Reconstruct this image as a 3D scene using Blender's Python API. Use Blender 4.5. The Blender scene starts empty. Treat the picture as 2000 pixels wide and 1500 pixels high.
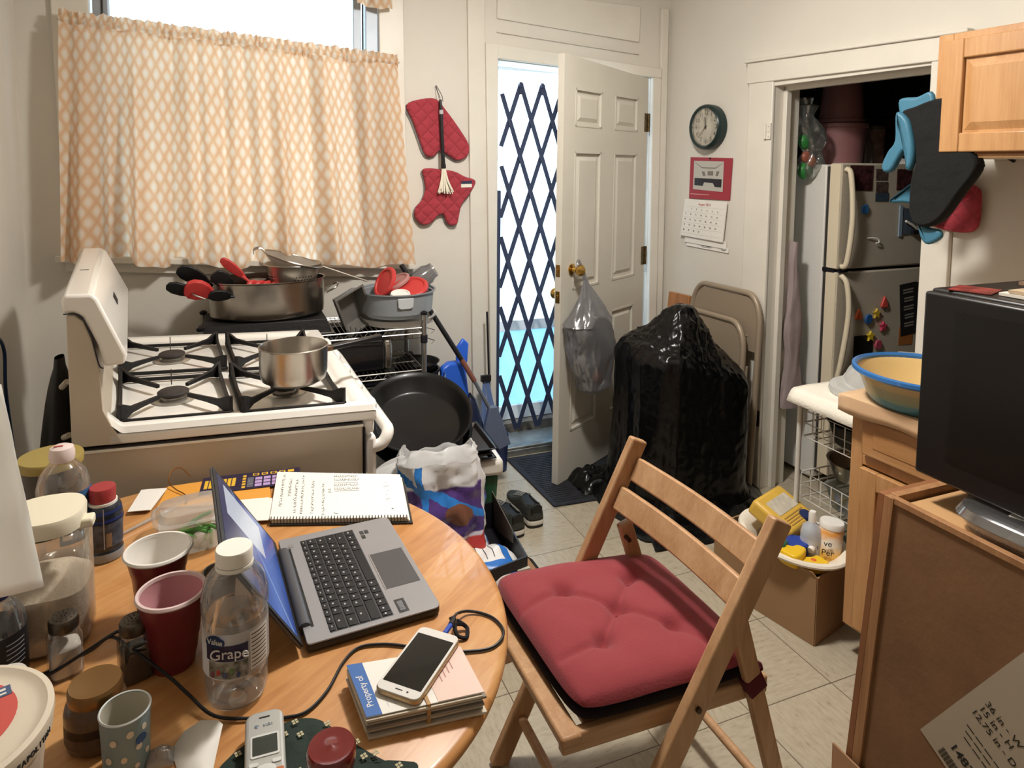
import bpy, bmesh, math, random
from math import sin, cos, pi, radians, sqrt, atan2
from mathutils import Vector, Matrix, noise
random.seed(7)
SC = bpy.context.scene
COL = SC.collection

# ---------------------------------------------------------------- camera
cam_d = bpy.data.cameras.new('camera'); cam = bpy.data.objects.new('camera', cam_d); COL.objects.link(cam); SC.camera = cam
F_PX, CX, CY = 1322.47, 972.08, 426.13
YAW, PIT, ROL, HC = .3766, .0772, .0094, 1.5293
_F = Vector((sin(YAW)*cos(PIT), cos(YAW)*cos(PIT), -sin(PIT))); _R0 = Vector((cos(YAW), -sin(YAW), 0)); _U0 = _R0.cross(_F)
_R = cos(ROL)*_R0 + sin(ROL)*_U0; _U = -sin(ROL)*_R0 + cos(ROL)*_U0
cm = Matrix((( _R.x,_U.x,-_F.x,0),(_R.y,_U.y,-_F.y,0),(_R.z,_U.z,-_F.z,HC),(0,0,0,1)))
cam.matrix_world = cm
cam_d.sensor_fit = 'HORIZONTAL'; cam_d.sensor_width = 36; cam_d.lens = F_PX/2000*36
cam_d.shift_x = (1000-CX)/2000; cam_d.shift_y = (CY-750)/2000
cam_d.clip_start = .02; cam_d.clip_end = 100

# ---------------------------------------------------------------- world, lights, exposure
W = bpy.data.worlds.new('World'); SC.world = W; W.use_nodes = True
bg = W.node_tree.nodes['Background']; bg.inputs[0].default_value = (.74, .88, 1, 1); bg.inputs[1].default_value = 5.0
SC.view_settings.view_transform = 'Standard'; SC.view_settings.look = 'None'
SC.view_settings.gamma = 1; SC.view_settings.use_curve_mapping = False
SC.view_settings.exposure = .35
SC.cycles.max_bounces = 8; SC.cycles.transparent_max_bounces = 16
CEIL = 2.62
LAMP = (.95, 1.68, CEIL-.20)
ld = bpy.data.lights.new('ceiling_lamp_light', 'POINT'); ld.energy = 23; ld.shadow_soft_size = .08; ld.color = (1, .958, .905)
lo = bpy.data.objects.new('ceiling_lamp_light', ld); COL.objects.link(lo); lo.location = LAMP
la = bpy.data.lights.new('ceiling_lamp_glow', 'AREA'); la.shape = 'DISK'; la.size = .24; la.energy = 27; la.color = (1, .958, .905)
lao = bpy.data.objects.new('ceiling_lamp_glow', la); COL.objects.link(lao); lao.location = (LAMP[0], LAMP[1], CEIL-.12)

# ---------------------------------------------------------------- materials
def lin(c):
    if isinstance(c, str): c = [int(c[i:i+2], 16)/255 for i in (0, 2, 4)]
    return tuple((x/12.92 if x <= .04045 else ((x+.055)/1.055)**2.4) for x in c[:3])
_mc = {}
def mat(name, col, rough=.6, metal=0, var=.0, vs=8., bump=0., bs=30., coat=0, spec=.5, trans=0, ior=1.45, emit=0, scale=(1,1,1), sheen=0, alpha=1, detail=4):
    if name in _mc: return _mc[name]
    m = bpy.data.materials.new(name); m.use_nodes = True; nt = m.node_tree; p = nt.nodes['Principled BSDF']
    c = lin(col)
    p.inputs['Base Color'].default_value = (*c, 1); p.inputs['Roughness'].default_value = rough; p.inputs['Metallic'].default_value = metal
    p.inputs['Coat Weight'].default_value = coat; p.inputs['Specular IOR Level'].default_value = spec
    p.inputs['Transmission Weight'].default_value = trans; p.inputs['IOR'].default_value = ior; p.inputs['Sheen Weight'].default_value = sheen
    p.inputs['Alpha'].default_value = alpha
    if emit: p.inputs['Emission Color'].default_value = (*c, 1); p.inputs['Emission Strength'].default_value = emit
    tc = nt.nodes.new('ShaderNodeTexCoord'); mp = nt.nodes.new('ShaderNodeMapping'); mp.inputs['Scale'].default_value = scale
    nt.links.new(tc.outputs['Object'], mp.inputs['Vector'])
    if var:
        n = nt.nodes.new('ShaderNodeTexNoise'); n.inputs['Scale'].default_value = vs; n.inputs['Detail'].default_value = detail
        nt.links.new(mp.outputs[0], n.inputs['Vector'])
        r = nt.nodes.new('ShaderNodeValToRGB'); r.color_ramp.elements[0].position = .3; r.color_ramp.elements[1].position = .7
        r.color_ramp.elements[0].color = (*[x*(1-var) for x in c], 1); r.color_ramp.elements[1].color = (*[min(1, x*(1+var*.6)) for x in c], 1)
        nt.links.new(n.outputs[0], r.inputs[0]); nt.links.new(r.outputs[0], p.inputs['Base Color'])
    if bump:
        n = nt.nodes.new('ShaderNodeTexNoise'); n.inputs['Scale'].default_value = bs; n.inputs['Detail'].default_value = detail
        nt.links.new(mp.outputs[0], n.inputs['Vector'])
        b = nt.nodes.new('ShaderNodeBump'); b.inputs['Strength'].default_value = bump; b.inputs['Distance'].default_value = .02
        nt.links.new(n.outputs[0], b.inputs['Height']); nt.links.new(b.outputs[0], p.inputs['Normal'])
    _mc[name] = m; return m
class NT:
    """tiny node-math helper"""
    def __init__(s, m): s.nt = m.node_tree; s.p = s.nt.nodes['Principled BSDF']
    def n(s, t, **k):
        x = s.nt.nodes.new(t)
        for a, b in k.items(): setattr(x, a, b)
        return x
    def put(s, a, i):
        if hasattr(a, 'is_linked') or hasattr(a, 'links'): s.nt.links.new(a, i)
        else: i.default_value = a
    def m(s, op, a, b=None, c=None):
        x = s.n('ShaderNodeMath', operation=op); s.put(a, x.inputs[0])
        if b is not None: s.put(b, x.inputs[1])
        if c is not None: s.put(c, x.inputs[2])
        return x.outputs[0]
    def mix(s, f, a, b):
        x = s.n('ShaderNodeMix', data_type='RGBA'); s.put(f, x.inputs[0]); 
        for v, i in ((a, 6), (b, 7)):
            if isinstance(v, (tuple, list)): x.inputs[i].default_value = (*v[:3], 1)
            else: s.nt.links.new(v, x.inputs[i])
        return x.outputs[2]
    def xyz(s, kind='Object', scale=None):
        tc = s.n('ShaderNodeTexCoord'); o = tc.outputs[kind]
        if scale:
            mp = s.n('ShaderNodeMapping'); mp.inputs['Scale'].default_value = scale; s.nt.links.new(o, mp.inputs[0]); o = mp.outputs[0]
        sp = s.n('ShaderNodeSeparateXYZ'); s.nt.links.new(o, sp.inputs[0]); return o, sp.outputs[0], sp.outputs[1], sp.outputs[2]
    def noise(s, v, sc, det=4, rough=.5, dist=0):
        x = s.n('ShaderNodeTexNoise'); s.nt.links.new(v, x.inputs['Vector']); x.inputs['Scale'].default_value = sc; x.inputs['Detail'].default_value = det
        x.inputs['Roughness'].default_value = rough; x.inputs['Distortion'].default_value = dist; return x.outputs[0]
    def ramp(s, f, *st):
        r = s.n('ShaderNodeValToRGB'); s.nt.links.new(f, r.inputs[0]); e = r.color_ramp.elements
        while len(e) < len(st): e.new(.5)
        for q, (p_, c) in zip(e, st): q.position = p_; q.color = (*c, 1) if len(c) == 3 else c
        return r.outputs[0]
    def bump(s, h, st=.3, d=.01):
        b = s.n('ShaderNodeBump'); b.inputs['Strength'].default_value = st; b.inputs['Distance'].default_value = d
        s.nt.links.new(h, b.inputs['Height']); s.nt.links.new(b.outputs[0], s.p.inputs['Normal'])
    def col(s, c): s.nt.links.new(c, s.p.inputs['Base Color'])
def wood(name, c1, c2, rough=.45, axis=2, fine=1., coat=.0, bump=.05):
    """wood with grain running along an object axis"""
    m = mat(name, c1, rough, coat=coat); t = NT(m)
    sc = [9*fine]*3; sc[axis] = .8*fine
    v, x, y, z = t.xyz('Object', tuple(sc))
    a = t.noise(v, 2.2, 5, .55, .6); sc2 = [70*fine]*3; sc2[axis] = 3*fine
    v2, *_ = t.xyz('Object', tuple(sc2)); b = t.noise(v2, 2.5, 3, .6)
    f = t.m('ADD', t.m('MULTIPLY', a, .7), t.m('MULTIPLY', b, .3))
    t.col(t.ramp(f, (.32, lin(c2)), (.62, lin(c1)))); t.bump(b, bump, .004); return m
def clear(name, tint=(.95,.95,.95), gloss=.12, rough=.05, diff=0., dcol=(.8,.8,.8), tfac=.4):
    if name in _mc: return _mc[name]
    m = bpy.data.materials.new(name); m.use_nodes = True; nt = m.node_tree; nt.nodes.clear()
    o = nt.nodes.new('ShaderNodeOutputMaterial'); t = nt.nodes.new('ShaderNodeBsdfTransparent'); t.inputs[0].default_value = (*tint, 1)
    g = nt.nodes.new('ShaderNodeBsdfGlossy'); g.inputs['Roughness'].default_value = rough; g.inputs[0].default_value = (1,1,1,1)
    lw = nt.nodes.new('ShaderNodeLayerWeight'); lw.inputs[0].default_value = .25
    ma = nt.nodes.new('ShaderNodeMath'); ma.operation = 'MULTIPLY_ADD'; ma.inputs[1].default_value = .6; ma.inputs[2].default_value = gloss*.5; nt.links.new(lw.outputs['Fresnel'], ma.inputs[0])
    mx = nt.nodes.new('ShaderNodeMixShader'); nt.links.new(ma.outputs[0], mx.inputs[0]); nt.links.new(t.outputs[0], mx.inputs[1]); nt.links.new(g.outputs[0], mx.inputs[2])
    last = mx
    if diff:
        d = nt.nodes.new('ShaderNodeBsdfDiffuse'); d.inputs[0].default_value = (*dcol, 1); tl = nt.nodes.new('ShaderNodeBsdfTranslucent'); tl.inputs[0].default_value = (*dcol, 1)
        m0 = nt.nodes.new('ShaderNodeMixShader'); m0.inputs[0].default_value = tfac; nt.links.new(d.outputs[0], m0.inputs[1]); nt.links.new(tl.outputs[0], m0.inputs[2])
        m2 = nt.nodes.new('ShaderNodeMixShader'); m2.inputs[0].default_value = diff; nt.links.new(mx.outputs[0], m2.inputs[1]); nt.links.new(m0.outputs[0], m2.inputs[2]); last = m2
    nt.links.new(last.outputs[0], o.inputs[0]); _mc[name] = m; return m

# ---------------------------------------------------------------- objects
MATW = {}
def _tag(o, label=None, cat=None, group=None, kind=None):
    if label: o['label'] = label
    if cat: o['category'] = cat
    if group: o['group'] = group
    if kind: o['kind'] = kind
def thing(name, label, cat, loc=(0,0,0), rotz=0, group=None, M=None):
    o = bpy.data.objects.new(name, None); COL.objects.link(o); o.empty_display_size = .05
    if M is None: M = Matrix.Translation(loc) @ Matrix.Rotation(rotz, 4, 'Z')
    o.matrix_world = M; MATW[o] = M; _tag(o, label, cat, group); return o
def clone(root, M, label=None, group=None):
    r = root.copy(); COL.objects.link(r); r.matrix_world = M; MATW[r] = M
    if label: r['label'] = label
    if group: r['group'] = group
    for ch in [o for o in COL.objects if o.parent == root]:
        c = ch.copy(); COL.objects.link(c); c.parent = r; MATW[c] = M
        for g in [o for o in COL.objects if o.parent == ch]:
            d = g.copy(); COL.objects.link(d); d.parent = c; MATW[d] = M
    return r
I4 = Matrix.Identity(4)
def TR(x=0, y=0, z=0, rz=0, rx=0, ry=0):
    return Matrix.Translation((x,y,z)) @ Matrix.Rotation(rz,4,'Z') @ Matrix.Rotation(ry,4,'Y') @ Matrix.Rotation(rx,4,'X')
def ridge(p, o=3):
    s = 0; a = 1; p = Vector(p)
    for _ in range(o): s += a*(1-2*abs(noise.noise(p))); p = p*2.07+Vector((3.1,1.7,5.3)); a *= .5
    return s/1.75
class MB:
    def __init__(s, xf=None): s.v = []; s.f = []; s.mi = []; s.uv = {}; s.xf = xf or I4; s.cm = 0
    def add(s, vs, fs, uvs=None):
        b = len(s.v); s.v += [s.xf @ Vector(q) for q in vs]
        for i, f in enumerate(fs):
            if uvs: s.uv[len(s.f)] = [uvs[j] for j in f]
            s.f.append([b+j for j in f]); s.mi.append(s.cm)
        return s
    def hexa(s, p): # 4 bottom ccw, 4 top ccw
        return s.add(p, [(3,2,1,0),(4,5,6,7),(0,1,5,4),(1,2,6,5),(2,3,7,6),(3,0,4,7)])
    def box(s, c, d, R=None):
        x,y,z = [q/2 for q in d]; P = [Vector(q) for q in ((-x,-y,-z),(x,-y,-z),(x,y,-z),(-x,y,-z),(-x,-y,z),(x,-y,z),(x,y,z),(-x,y,z))]
        if R is not None: P = [R @ q for q in P]
        return s.hexa([q+Vector(c) for q in P])
    def bb(s, x0,x1,y0,y1,z0,z1): return s.box(((x0+x1)/2,(y0+y1)/2,(z0+z1)/2),(abs(x1-x0),abs(y1-y0),abs(z1-z0)))
    def bar(s, a, b, w, t, up=(0,0,1)):
        a = Vector(a); b = Vector(b); d = b-a; L = d.length; d.normalize(); u = Vector(up); r = d.cross(u)
        if r.length < 1e-4: r = d.cross(Vector((1,0,0)))
        r.normalize(); u = r.cross(d)
        R = Matrix((r, d, u)).transposed(); return s.box((a+b)/2, (w, L, t), R)
    def prism(s, poly, off):
        n = len(poly); o = Vector(off); A = [Vector(q) for q in poly]; B = [q+o for q in A]
        nr = sum(((A[i]-A[0]).cross(A[(i+1) % n]-A[0]) for i in range(1, n)), Vector())
        if nr.dot(o) > 0: fs = [tuple(range(n))[::-1], tuple(range(n, 2*n))]+[(i,(i+1)%n,n+(i+1)%n,n+i) for i in range(n)]
        else: fs = [tuple(range(n)), tuple(range(n, 2*n))[::-1]]+[(i,n+i,n+(i+1)%n,(i+1)%n) for i in range(n)]
        return s.add(A+B, fs)
    def tube(s, pts, r, seg=8, closed=False, cap=True):
        P = [Vector(q) for q in pts]; n = len(P); rs = r if isinstance(r, (list, tuple)) else [r]*n
        vs = []; prev = None
        for i, q in enumerate(P):
            if closed: t = (P[(i+1)%n]-P[i-1])
            else: t = P[min(i+1,n-1)]-P[max(i-1,0)]
            if t.length < 1e-9: t = Vector((0,0,1))
            t.normalize()
            if prev is None:
                a = Vector((0,0,1)) if abs(t.z) < .9 else Vector((1,0,0)); u = t.cross(a).normalized()
            else:
                u = prev - t*prev.dot(t)
                u = u.normalized() if u.length > 1e-6 else t.orthogonal().normalized()
            prev = u; w = t.cross(u)
            for k in range(seg): a = 2*pi*k/seg; vs.append(q+(u*cos(a)+w*sin(a))*rs[i])
        fs = []
        for i in range(n if closed else n-1):
            j = (i+1) % n
            for k in range(seg): l = (k+1)%seg; fs.append((i*seg+k, i*seg+l, j*seg+l, j*seg+k))
        if cap and not closed: fs += [tuple(range(seg))[::-1], tuple(range((n-1)*seg, n*seg))]
        return s.add(vs, fs)
    def lathe(s, prof, c=(0,0,0), seg=32, R=None, sx=1, sy=1, capb=True, capt=True, uv=False, n=2):
        vs = []; fs = []; uvs = []
        for i, (r, z) in enumerate(prof):
            for k in range(seg+(1 if uv else 0)):
                a = 2*pi*k/seg; cx_, sy_ = cos(a), sin(a)
                if n != 2: q = (abs(cx_)**n+abs(sy_)**n)**(-1/n); cx_ *= q; sy_ *= q
                q = Vector((r*cx_*sx, r*sy_*sy, z)); q = (R @ q if R is not None else q)+Vector(c); vs.append(q); uvs.append((k/seg, i/max(1,len(prof)-1)))
        S = seg+(1 if uv else 0)
        for i in range(len(prof)-1):
            for k in range(seg):
                l = k+1 if uv else (k+1)%seg; fs.append((i*S+k, i*S+l, (i+1)*S+l, (i+1)*S+k))
        if not uv:
            if capb and prof[0][0] > 1e-5: fs.append(tuple(range(seg))[::-1])
            if capt and prof[-1][0] > 1e-5: fs.append(tuple(range((len(prof)-1)*seg, len(prof)*seg)))
        return s.add(vs, fs, uvs if uv else None)
    def cyl(s, a, b, r, seg=16): return s.tube([a, b], r, seg)
    def ball(s, c, r, seg=12, rg=8, sc=(1,1,1)):
        return s.lathe([(max(1e-6,r*sin(pi*i/rg))*1, -r*cos(pi*i/rg)*sc[2]) for i in range(rg+1)], c, seg, sx=sc[0], sy=sc[1])
    def grid(s, fn, nu, nv, closed=False):
        vs = []; uvs = []; fs = []
        for j in range(nv+1):
            for i in range(nu+1): u, v = i/nu, j/nv; vs.append(fn(u, v)); uvs.append((u, v))
        for j in range(nv):
            for i in range(nu): a = j*(nu+1)+i; fs.append((a, a+1, a+nu+2, a+nu+1))
        return s.add(vs, fs, uvs)
    def build(s, name, mats, parent=None, bev=0, bseg=2, sub=0, solid=0, smooth=True, ang=.7, label=None, cat=None, group=None, kind=None, world=True, weld=False):
        me = bpy.data.meshes.new(name)
        M = MATW.get(parent, I4) if parent is not None else I4
        if world and parent is not None: Mi = M.inverted(); vs = [Mi @ q for q in s.v]
        else: vs = s.v
        if parent is None and s.v:
            # origin at base centre of the thing
            xs = [q.x for q in vs]; ys = [q.y for q in vs]; zs = [q.z for q in vs]
            og = Vector(((min(xs)+max(xs))/2, (min(ys)+max(ys))/2, min(zs))); vs = [q-og for q in vs]
        me.from_pydata([tuple(q) for q in vs], [], s.f)
        if not isinstance(mats, (list, tuple)): mats = [mats]
        for m in mats: me.materials.append(m)
        me.polygons.foreach_set('material_index', s.mi)
        if s.uv:
            ul = me.uv_layers.new(name='UVMap'); k = 0
            for fi, f in enumerate(s.f):
                u = s.uv.get(fi)
                for j in range(len(f)): ul.data[k].uv = u[j] if u else (0,0); k += 1
        if smooth:
            me.polygons.foreach_set('use_smooth', [True]*len(s.f)); me.set_sharp_from_angle(angle=ang)
        me.update(); me.validate()
        o = bpy.data.objects.new(name, me); COL.objects.link(o)
        if parent is not None: o.parent = parent; MATW[o] = M
        elif s.v: o.location = og; MATW[o] = Matrix.Translation(og)
        if weld: w = o.modifiers.new('weld', 'WELD'); w.merge_threshold = 1e-4
        if solid: q = o.modifiers.new('solid', 'SOLIDIFY'); q.thickness = solid; q.offset = 0
        if bev: q = o.modifiers.new('bevel', 'BEVEL'); q.width = bev; q.segments = bseg; q.limit_method = 'ANGLE'; q.angle_limit = .7
        if sub: q = o.modifiers.new('sub', 'SUBSURF'); q.levels = sub; q.render_levels = sub
        _tag(o, label, cat, group, kind); return o
def text(body, size, M, name, m, parent, ex=.0004, align='CENTER', sx=1, bold=0):
    cu = bpy.data.curves.new(name+'_curve', 'FONT'); cu.body = body; cu.size = size; cu.align_x = align; cu.align_y = 'CENTER'; cu.extrude = ex; cu.offset = bold
    ob = bpy.data.objects.new(name+'_tmp', cu); COL.objects.link(ob)
    dg = bpy.context.evaluated_depsgraph_get(); me = bpy.data.meshes.new_from_object(ob.evaluated_get(dg))
    bpy.data.objects.remove(ob); 
    me.name = name; me.materials.clear(); me.materials.append(m)
    P = MATW.get(parent, I4).inverted()
    me.transform(P @ M @ Matrix.Diagonal((sx,1,1,1)))
    o = bpy.data.objects.new(name, me); COL.objects.link(o); o.parent = parent; MATW[o] = MATW.get(parent, I4); return o
def spoly(pts, n=6):
    """closed Catmull-Rom through 2-D / 3-D points"""
    out = []; N = len(pts); P = [Vector(p) for p in pts]
    for i in range(N):
        a, b, c, d = P[i-1], P[i], P[(i+1)%N], P[(i+2)%N]
        for k in range(n):
            t = k/n; out.append(.5*((2*b)+(c-a)*t+(2*a-5*b+4*c-d)*t*t+(3*b-a-3*c+d)*t**3))
    return out
def scurve(pts, n=8):
    out = []; P = [Vector(p) for p in pts]; N = len(P)
    for i in range(N-1):
        a, b, c, d = P[max(i-1,0)], P[i], P[i+1], P[min(i+2,N-1)]
        for k in range(n):
            t = k/n; out.append(.5*((2*b)+(c-a)*t+(2*a-5*b+4*c-d)*t*t+(3*b-a-3*c+d)*t**3))
    return out+[P[-1]]
YB = 3.2165
def bwq(poly, off, th):      # polygon on the back wall (x,z) standing off..off+th in front of it
    return [(x, YB-off, z) for x, z in poly], (0, -th, 0)
AR = .0559; CORN = (2.292, 3.2165, 0)
RW = TR(CORN[0], CORN[1], 0, rz=-(pi/2-AR))   # right wall frame: x along wall toward camera, y into the wall, z up
def wp(M, *p): return M @ Vector(p)
# ================================================================ materials of the room
m_wall = mat('wall_paint', 'd8d2c7', .75, var=.04, vs=2.5, bump=.08, bs=14)
m_trim = mat('trim_paint', 'dcd6ca', .38, var=.05, vs=5, bump=.12, bs=9)
m_ceil = mat('ceiling_paint', 'e2ddd2', .85)
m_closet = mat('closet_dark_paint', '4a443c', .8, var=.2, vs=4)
def floor_mat():
    m = mat('floor_tile', 'b5a88e', .34, spec=.45); t = NT(m)
    v, x, y, z = t.xyz('Object')
    T = .3048
    u = t.m('DIVIDE', t.m('SUBTRACT', x, 1.03-50*T), T); w = t.m('DIVIDE', t.m('SUBTRACT', y, 1.404-50*T), T)
    fu = t.m('FRACT', u); fw = t.m('FRACT', w)
    du = t.m('MINIMUM', fu, t.m('SUBTRACT', 1., fu)); dw = t.m('MINIMUM', fw, t.m('SUBTRACT', 1., fw))
    g = t.m('LESS_THAN', t.m('MINIMUM', du, dw), .0045)
    par = t.m('MODULO', t.m('ADD', t.m('FLOOR', u), t.m('FLOOR', w)), 2.)
    cid = t.m('ADD', t.m('MULTIPLY', t.m('FLOOR', u), 12.98), t.m('MULTIPLY', t.m('FLOOR', w), 78.23)); rnd = t.m('FRACT', t.m('MULTIPLY', t.m('SINE', cid), 437.5))
    va, *_ = t.xyz('Object', (85, 24, 1)); vb, *_ = t.xyz('Object', (24, 85, 1))
    na = t.noise(va, 1., 4, .65); nb = t.noise(vb, 1., 4, .65)
    mx = t.n('ShaderNodeMix'); t.put(par, mx.inputs[0]); t.put(na, mx.inputs[2]); t.put(nb, mx.inputs[3])
    base = t.ramp(mx.outputs[0], (.26, lin('8a7d66')), (.38, lin('aca08a')), (.55, lin('b5aa95')), (.8, lin('bfb5a2')))
    big = t.noise(v, 2.3, 3); sh = t.m('ADD', t.m('MULTIPLY', big, .25), t.m('ADD', .80, t.m('MULTIPLY', rnd, .08)))
    vm = t.n('ShaderNodeVectorMath', operation='SCALE'); t.nt.links.new(base, vm.inputs[0]); t.put(sh, vm.inputs['Scale'])
    t.col(t.mix(g, vm.outputs[0], lin('5a5040')))
    t.p.inputs['Roughness'].default_value = .36; t.bump(t.m('SUBTRACT', t.m('MULTIPLY', mx.outputs[0], .2), g), .25, .002)
    return m
m_floor = floor_mat()
def S(mb, name, m, **k): return mb.build(name, m, kind='structure', **k)
# floor, ceiling, walls
o = MB().bb(-1.0, 5.2, -1.5, YB+.02, -.06, 0).build('floor', m_floor, kind='structure'); 
for vtx in o.data.vertices: vtx.co += Vector(o.location)
o.location = (0,0,0)
S(MB().bb(-1.0, 5.2, -1.5, YB+.2, CEIL, CEIL+.06), 'ceiling', m_ceil)
XL = -.775
S(MB().bb(XL-.12, XL, -1.5, YB+.15, 0, CEIL), 'wall_left', m_wall)
S(MB().bb(-1, 5.2, -1.62, -1.5, 0, CEIL), 'wall_front', m_wall)
# back wall with window and door openings
WX0, WX1, WZ0, WZ1 = -.52, .665, 1.10, 2.50
DX0, DX1, DZ1 = 1.262, 2.185, 2.066
b = MB(); y0, y1 = YB, YB+.14
b.bb(XL, WX0, y0, y1, 0, CEIL); b.bb(WX0, WX1, y0, y1, 0, WZ0); b.bb(WX0, WX1, y0, y1, WZ1, CEIL)
b.bb(WX1, DX0, y0, y1, 0, CEIL); b.bb(DX0, DX1, y0, y1, DZ1, CEIL); b.bb(DX1, 2.42, y0, y1, 0, CEIL)
S(b, 'wall_back', m_wall)
# right wall with the closet opening d .762 .. 1.494
CD0, CD1, CZ = .765, 1.49, 1.922
b = MB(RW); TW = .11
b.bb(0, CD0, 0, TW, 0, CEIL); b.bb(CD0, CD1, 0, TW, CZ, CEIL); b.bb(CD1, 4.8, 0, TW, 0, CEIL)
S(b, 'wall_right', m_wall)
# closet shell behind the opening
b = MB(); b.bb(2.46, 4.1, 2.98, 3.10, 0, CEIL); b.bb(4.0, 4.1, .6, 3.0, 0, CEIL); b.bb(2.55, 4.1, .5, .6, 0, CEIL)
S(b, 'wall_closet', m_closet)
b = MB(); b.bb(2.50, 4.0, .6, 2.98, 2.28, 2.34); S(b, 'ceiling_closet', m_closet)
# ------------------------------------------------ trim round the exterior door
def wpoly(name, poly, off, th, m=m_trim, bev=.004):
    return S(MB().prism(*bwq(poly, off, th)), name, m, bev=bev)
wpoly('trim_1', [(1.145,0),(1.095,2.40),(1.185,2.40),(1.235,0)], 0, .018)
wpoly('trim_2', [(1.262,.09),(1.235,.09),(1.187,2.137),(1.26,2.134),(1.254,2.062)], 0, .034)
wpoly('trim_3', [(1.187,2.138),(1.26,2.134),(2.225,2.072),(2.222,2.018),(2.165,2.020),(1.254,2.062)], 0, .032)
wpoly('trim_4', [(2.168,2.02),(2.222,2.018),(2.24,0),(2.19,0)], 0, .032)
wpoly('trim_5', [(2.245,0),(2.222,2.40),(2.27,2.40),(2.284,0)], 0, .02)
wpoly('trim_6', [(1.255,2.200),(2.09,2.146),(2.09,2.140),(1.255,2.194)], 0, .012)
wpoly('trim_7', [(1.255,2.40),(2.09,2.40),(2.09,2.206),(1.255,2.262)], 0, .012)
# door jamb lining and threshold
b = MB(); b.prism([(1.262,YB-.005,.07),(1.254,YB-.005,2.062),(1.238,YB-.005,2.062),(1.246,YB-.005,.07)], (0,.16,0))
b.prism([(1.238,YB-.005,2.085),(1.25,YB-.005,2.058),(2.175,YB-.005,2.016),(2.19,YB-.005,2.05)], (0,.16,0))
b.prism([(2.165,YB-.005,2.03),(2.19,YB-.005,.0),(2.21,YB-.005,.0),(2.19,YB-.005,2.03)], (0,.16,0))
S(b, 'trim_8', m_trim)
b = MB(); b.bb(1.26, 2.19, YB-.03, YB+.2, 0, .035); b.bb(1.26, 2.19, YB-.03, YB+.01, .035, .05); S(b, 'trim_9', mat('threshold_metal', '8b8a86', .4, .6, var=.3, vs=12), bev=.004)
S(MB().bb(1.23,2.25, YB+.2, YB+.34, -.03, .085), 'trim_10', mat('threshold_wood', '6f665c', .7, var=.5, vs=18))
# closet trim on right wall
def rpoly(name, poly, off, th, m=m_trim, bev=.004):
    return S(MB(RW).prism([(x, -off, z) for x, z in poly], (0,-th,0)), name, m, bev=bev)
rpoly('trim_11', [(.62,0),(.62,2.03),(.72,2.025),(.768,1.93),(.768,0)], 0, .022)
rpoly('trim_12', [(.61,1.928),(.61,2.028),(1.6,2.0),(1.6,1.915)], .001, .026)
rpoly('trim_13', [(1.49,0),(1.49,1.93),(1.588,1.93),(1.592,0)], 0, .022)
rpoly('trim_14', [(.60,2.026),(.60,2.042),(1.62,2.014),(1.62,1.998)], 0, .04)
b = MB(RW); b.bb(.745,.768,-.012,.15,0,1.925); b.bb(1.488,1.51,-.012,.15,0,1.925); b.bb(.745,1.51,-.012,.15,1.905,1.93); b.bb(.768,.79,.045,.075,0,1.92); b.bb(.768,1.49,.045,.075,1.885,1.91)
S(b, 'trim_15', m_trim, bev=.002)
# old hinges left on the closet casing: parts of the casing
m_brass = mat('brass_aged', '9a7a45', .35, .9, var=.4, vs=40); m_rusty = mat('rusty_iron','3a3028',.6,.4,var=.6,vs=60)
casing = [o for o in COL.objects if o.name == 'trim_11'][0]
for i, z in enumerate((1.70, .345)):
    HM = RW @ TR(.752, -.024, z); mm = m_trim if i == 0 else m_rusty
    b = MB(HM); b.box((0,-.002,0),(.034,.005,.075)); b.cyl((-.012,-.008,-.036),(-.012,-.008,.036),.006,10); hg = b.build('door_hinge', mm, casing, bev=.001, label=['painted-over cream hinge','dark rusty hinge'][i])
    for k in (-.024, 0, .024): MB(HM).ball((.006,-.005,k), .004, 8, 5).build('screw', mm, hg)
# baseboards
for nm, bx in (('baseboard_left', (XL, XL+.015, -1.5, YB)), ('baseboard_back', (XL, 1.14, YB-.015, YB))):
    S(MB().bb(*bx, 0, .12), nm, m_trim, bev=.004)
b = MB(RW); b.bb(0,.62,-.015,0,0,.12); S(b, 'baseboard_right', m_trim, bev=.004)
# ------------------------------------------------ window
m_track = mat('window_track_metal', 'a3aab2', .45, .3, var=.1, vs=10)
m_shade = clear('roller_shade_fabric', (.9,.9,.88), .0, .5, diff=.965, dcol=(.88,.85,.78))
b = MB()
b.prism(*bwq([(-.63,1.08),(-.655,2.56),(-.52,2.56),(-.505,1.08)], 0, .022)); b.prism(*bwq([(.672,1.05),(.655,2.56),(.772,2.56),(.800,1.05)], 0, .022)); b.prism(*bwq([(-.655,2.56),(.772,2.56),(.772,2.48),(-.655,2.48)],0,.024))
S(b, 'trim_16', m_trim, bev=.005)
b = MB(); b.prism([(-.66,YB-.055,1.152),(.83,YB-.055,1.052),(.83,YB-.055,1.025),(-.66,YB-.055,1.125)], (0,.12,0))
b.prism([(-.62,YB-.02,1.125),(.80,YB-.02,1.025),(.80,YB-.02,.98),(-.62,YB-.02,1.08)], (0,.02,0)); S(b, 'trim_17', m_trim, bev=.004)
b = MB()
for sx_ in (-.505, .60): b.bb(sx_, sx_+.055, YB-.012, YB+.05, WZ0, WZ1)
for sx_ in (.545,): b.bb(sx_, sx_+.035, YB+.0, YB+.055, WZ0, WZ1)
b.bb(-.5,.65,YB+.02,YB+.07,2.44,2.5); b.bb(-.5,.65,YB+.06,YB+.09,1.78,1.82)
w = S(b, 'window_1', m_track, bev=.002)
b = MB(); b.bb(-.5,.65,YB+.10,YB+.106,1.1,2.5); q = b.build('window_pane', clear('window_glass', (.92,.95,.97), .1), w)
b = MB()
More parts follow.
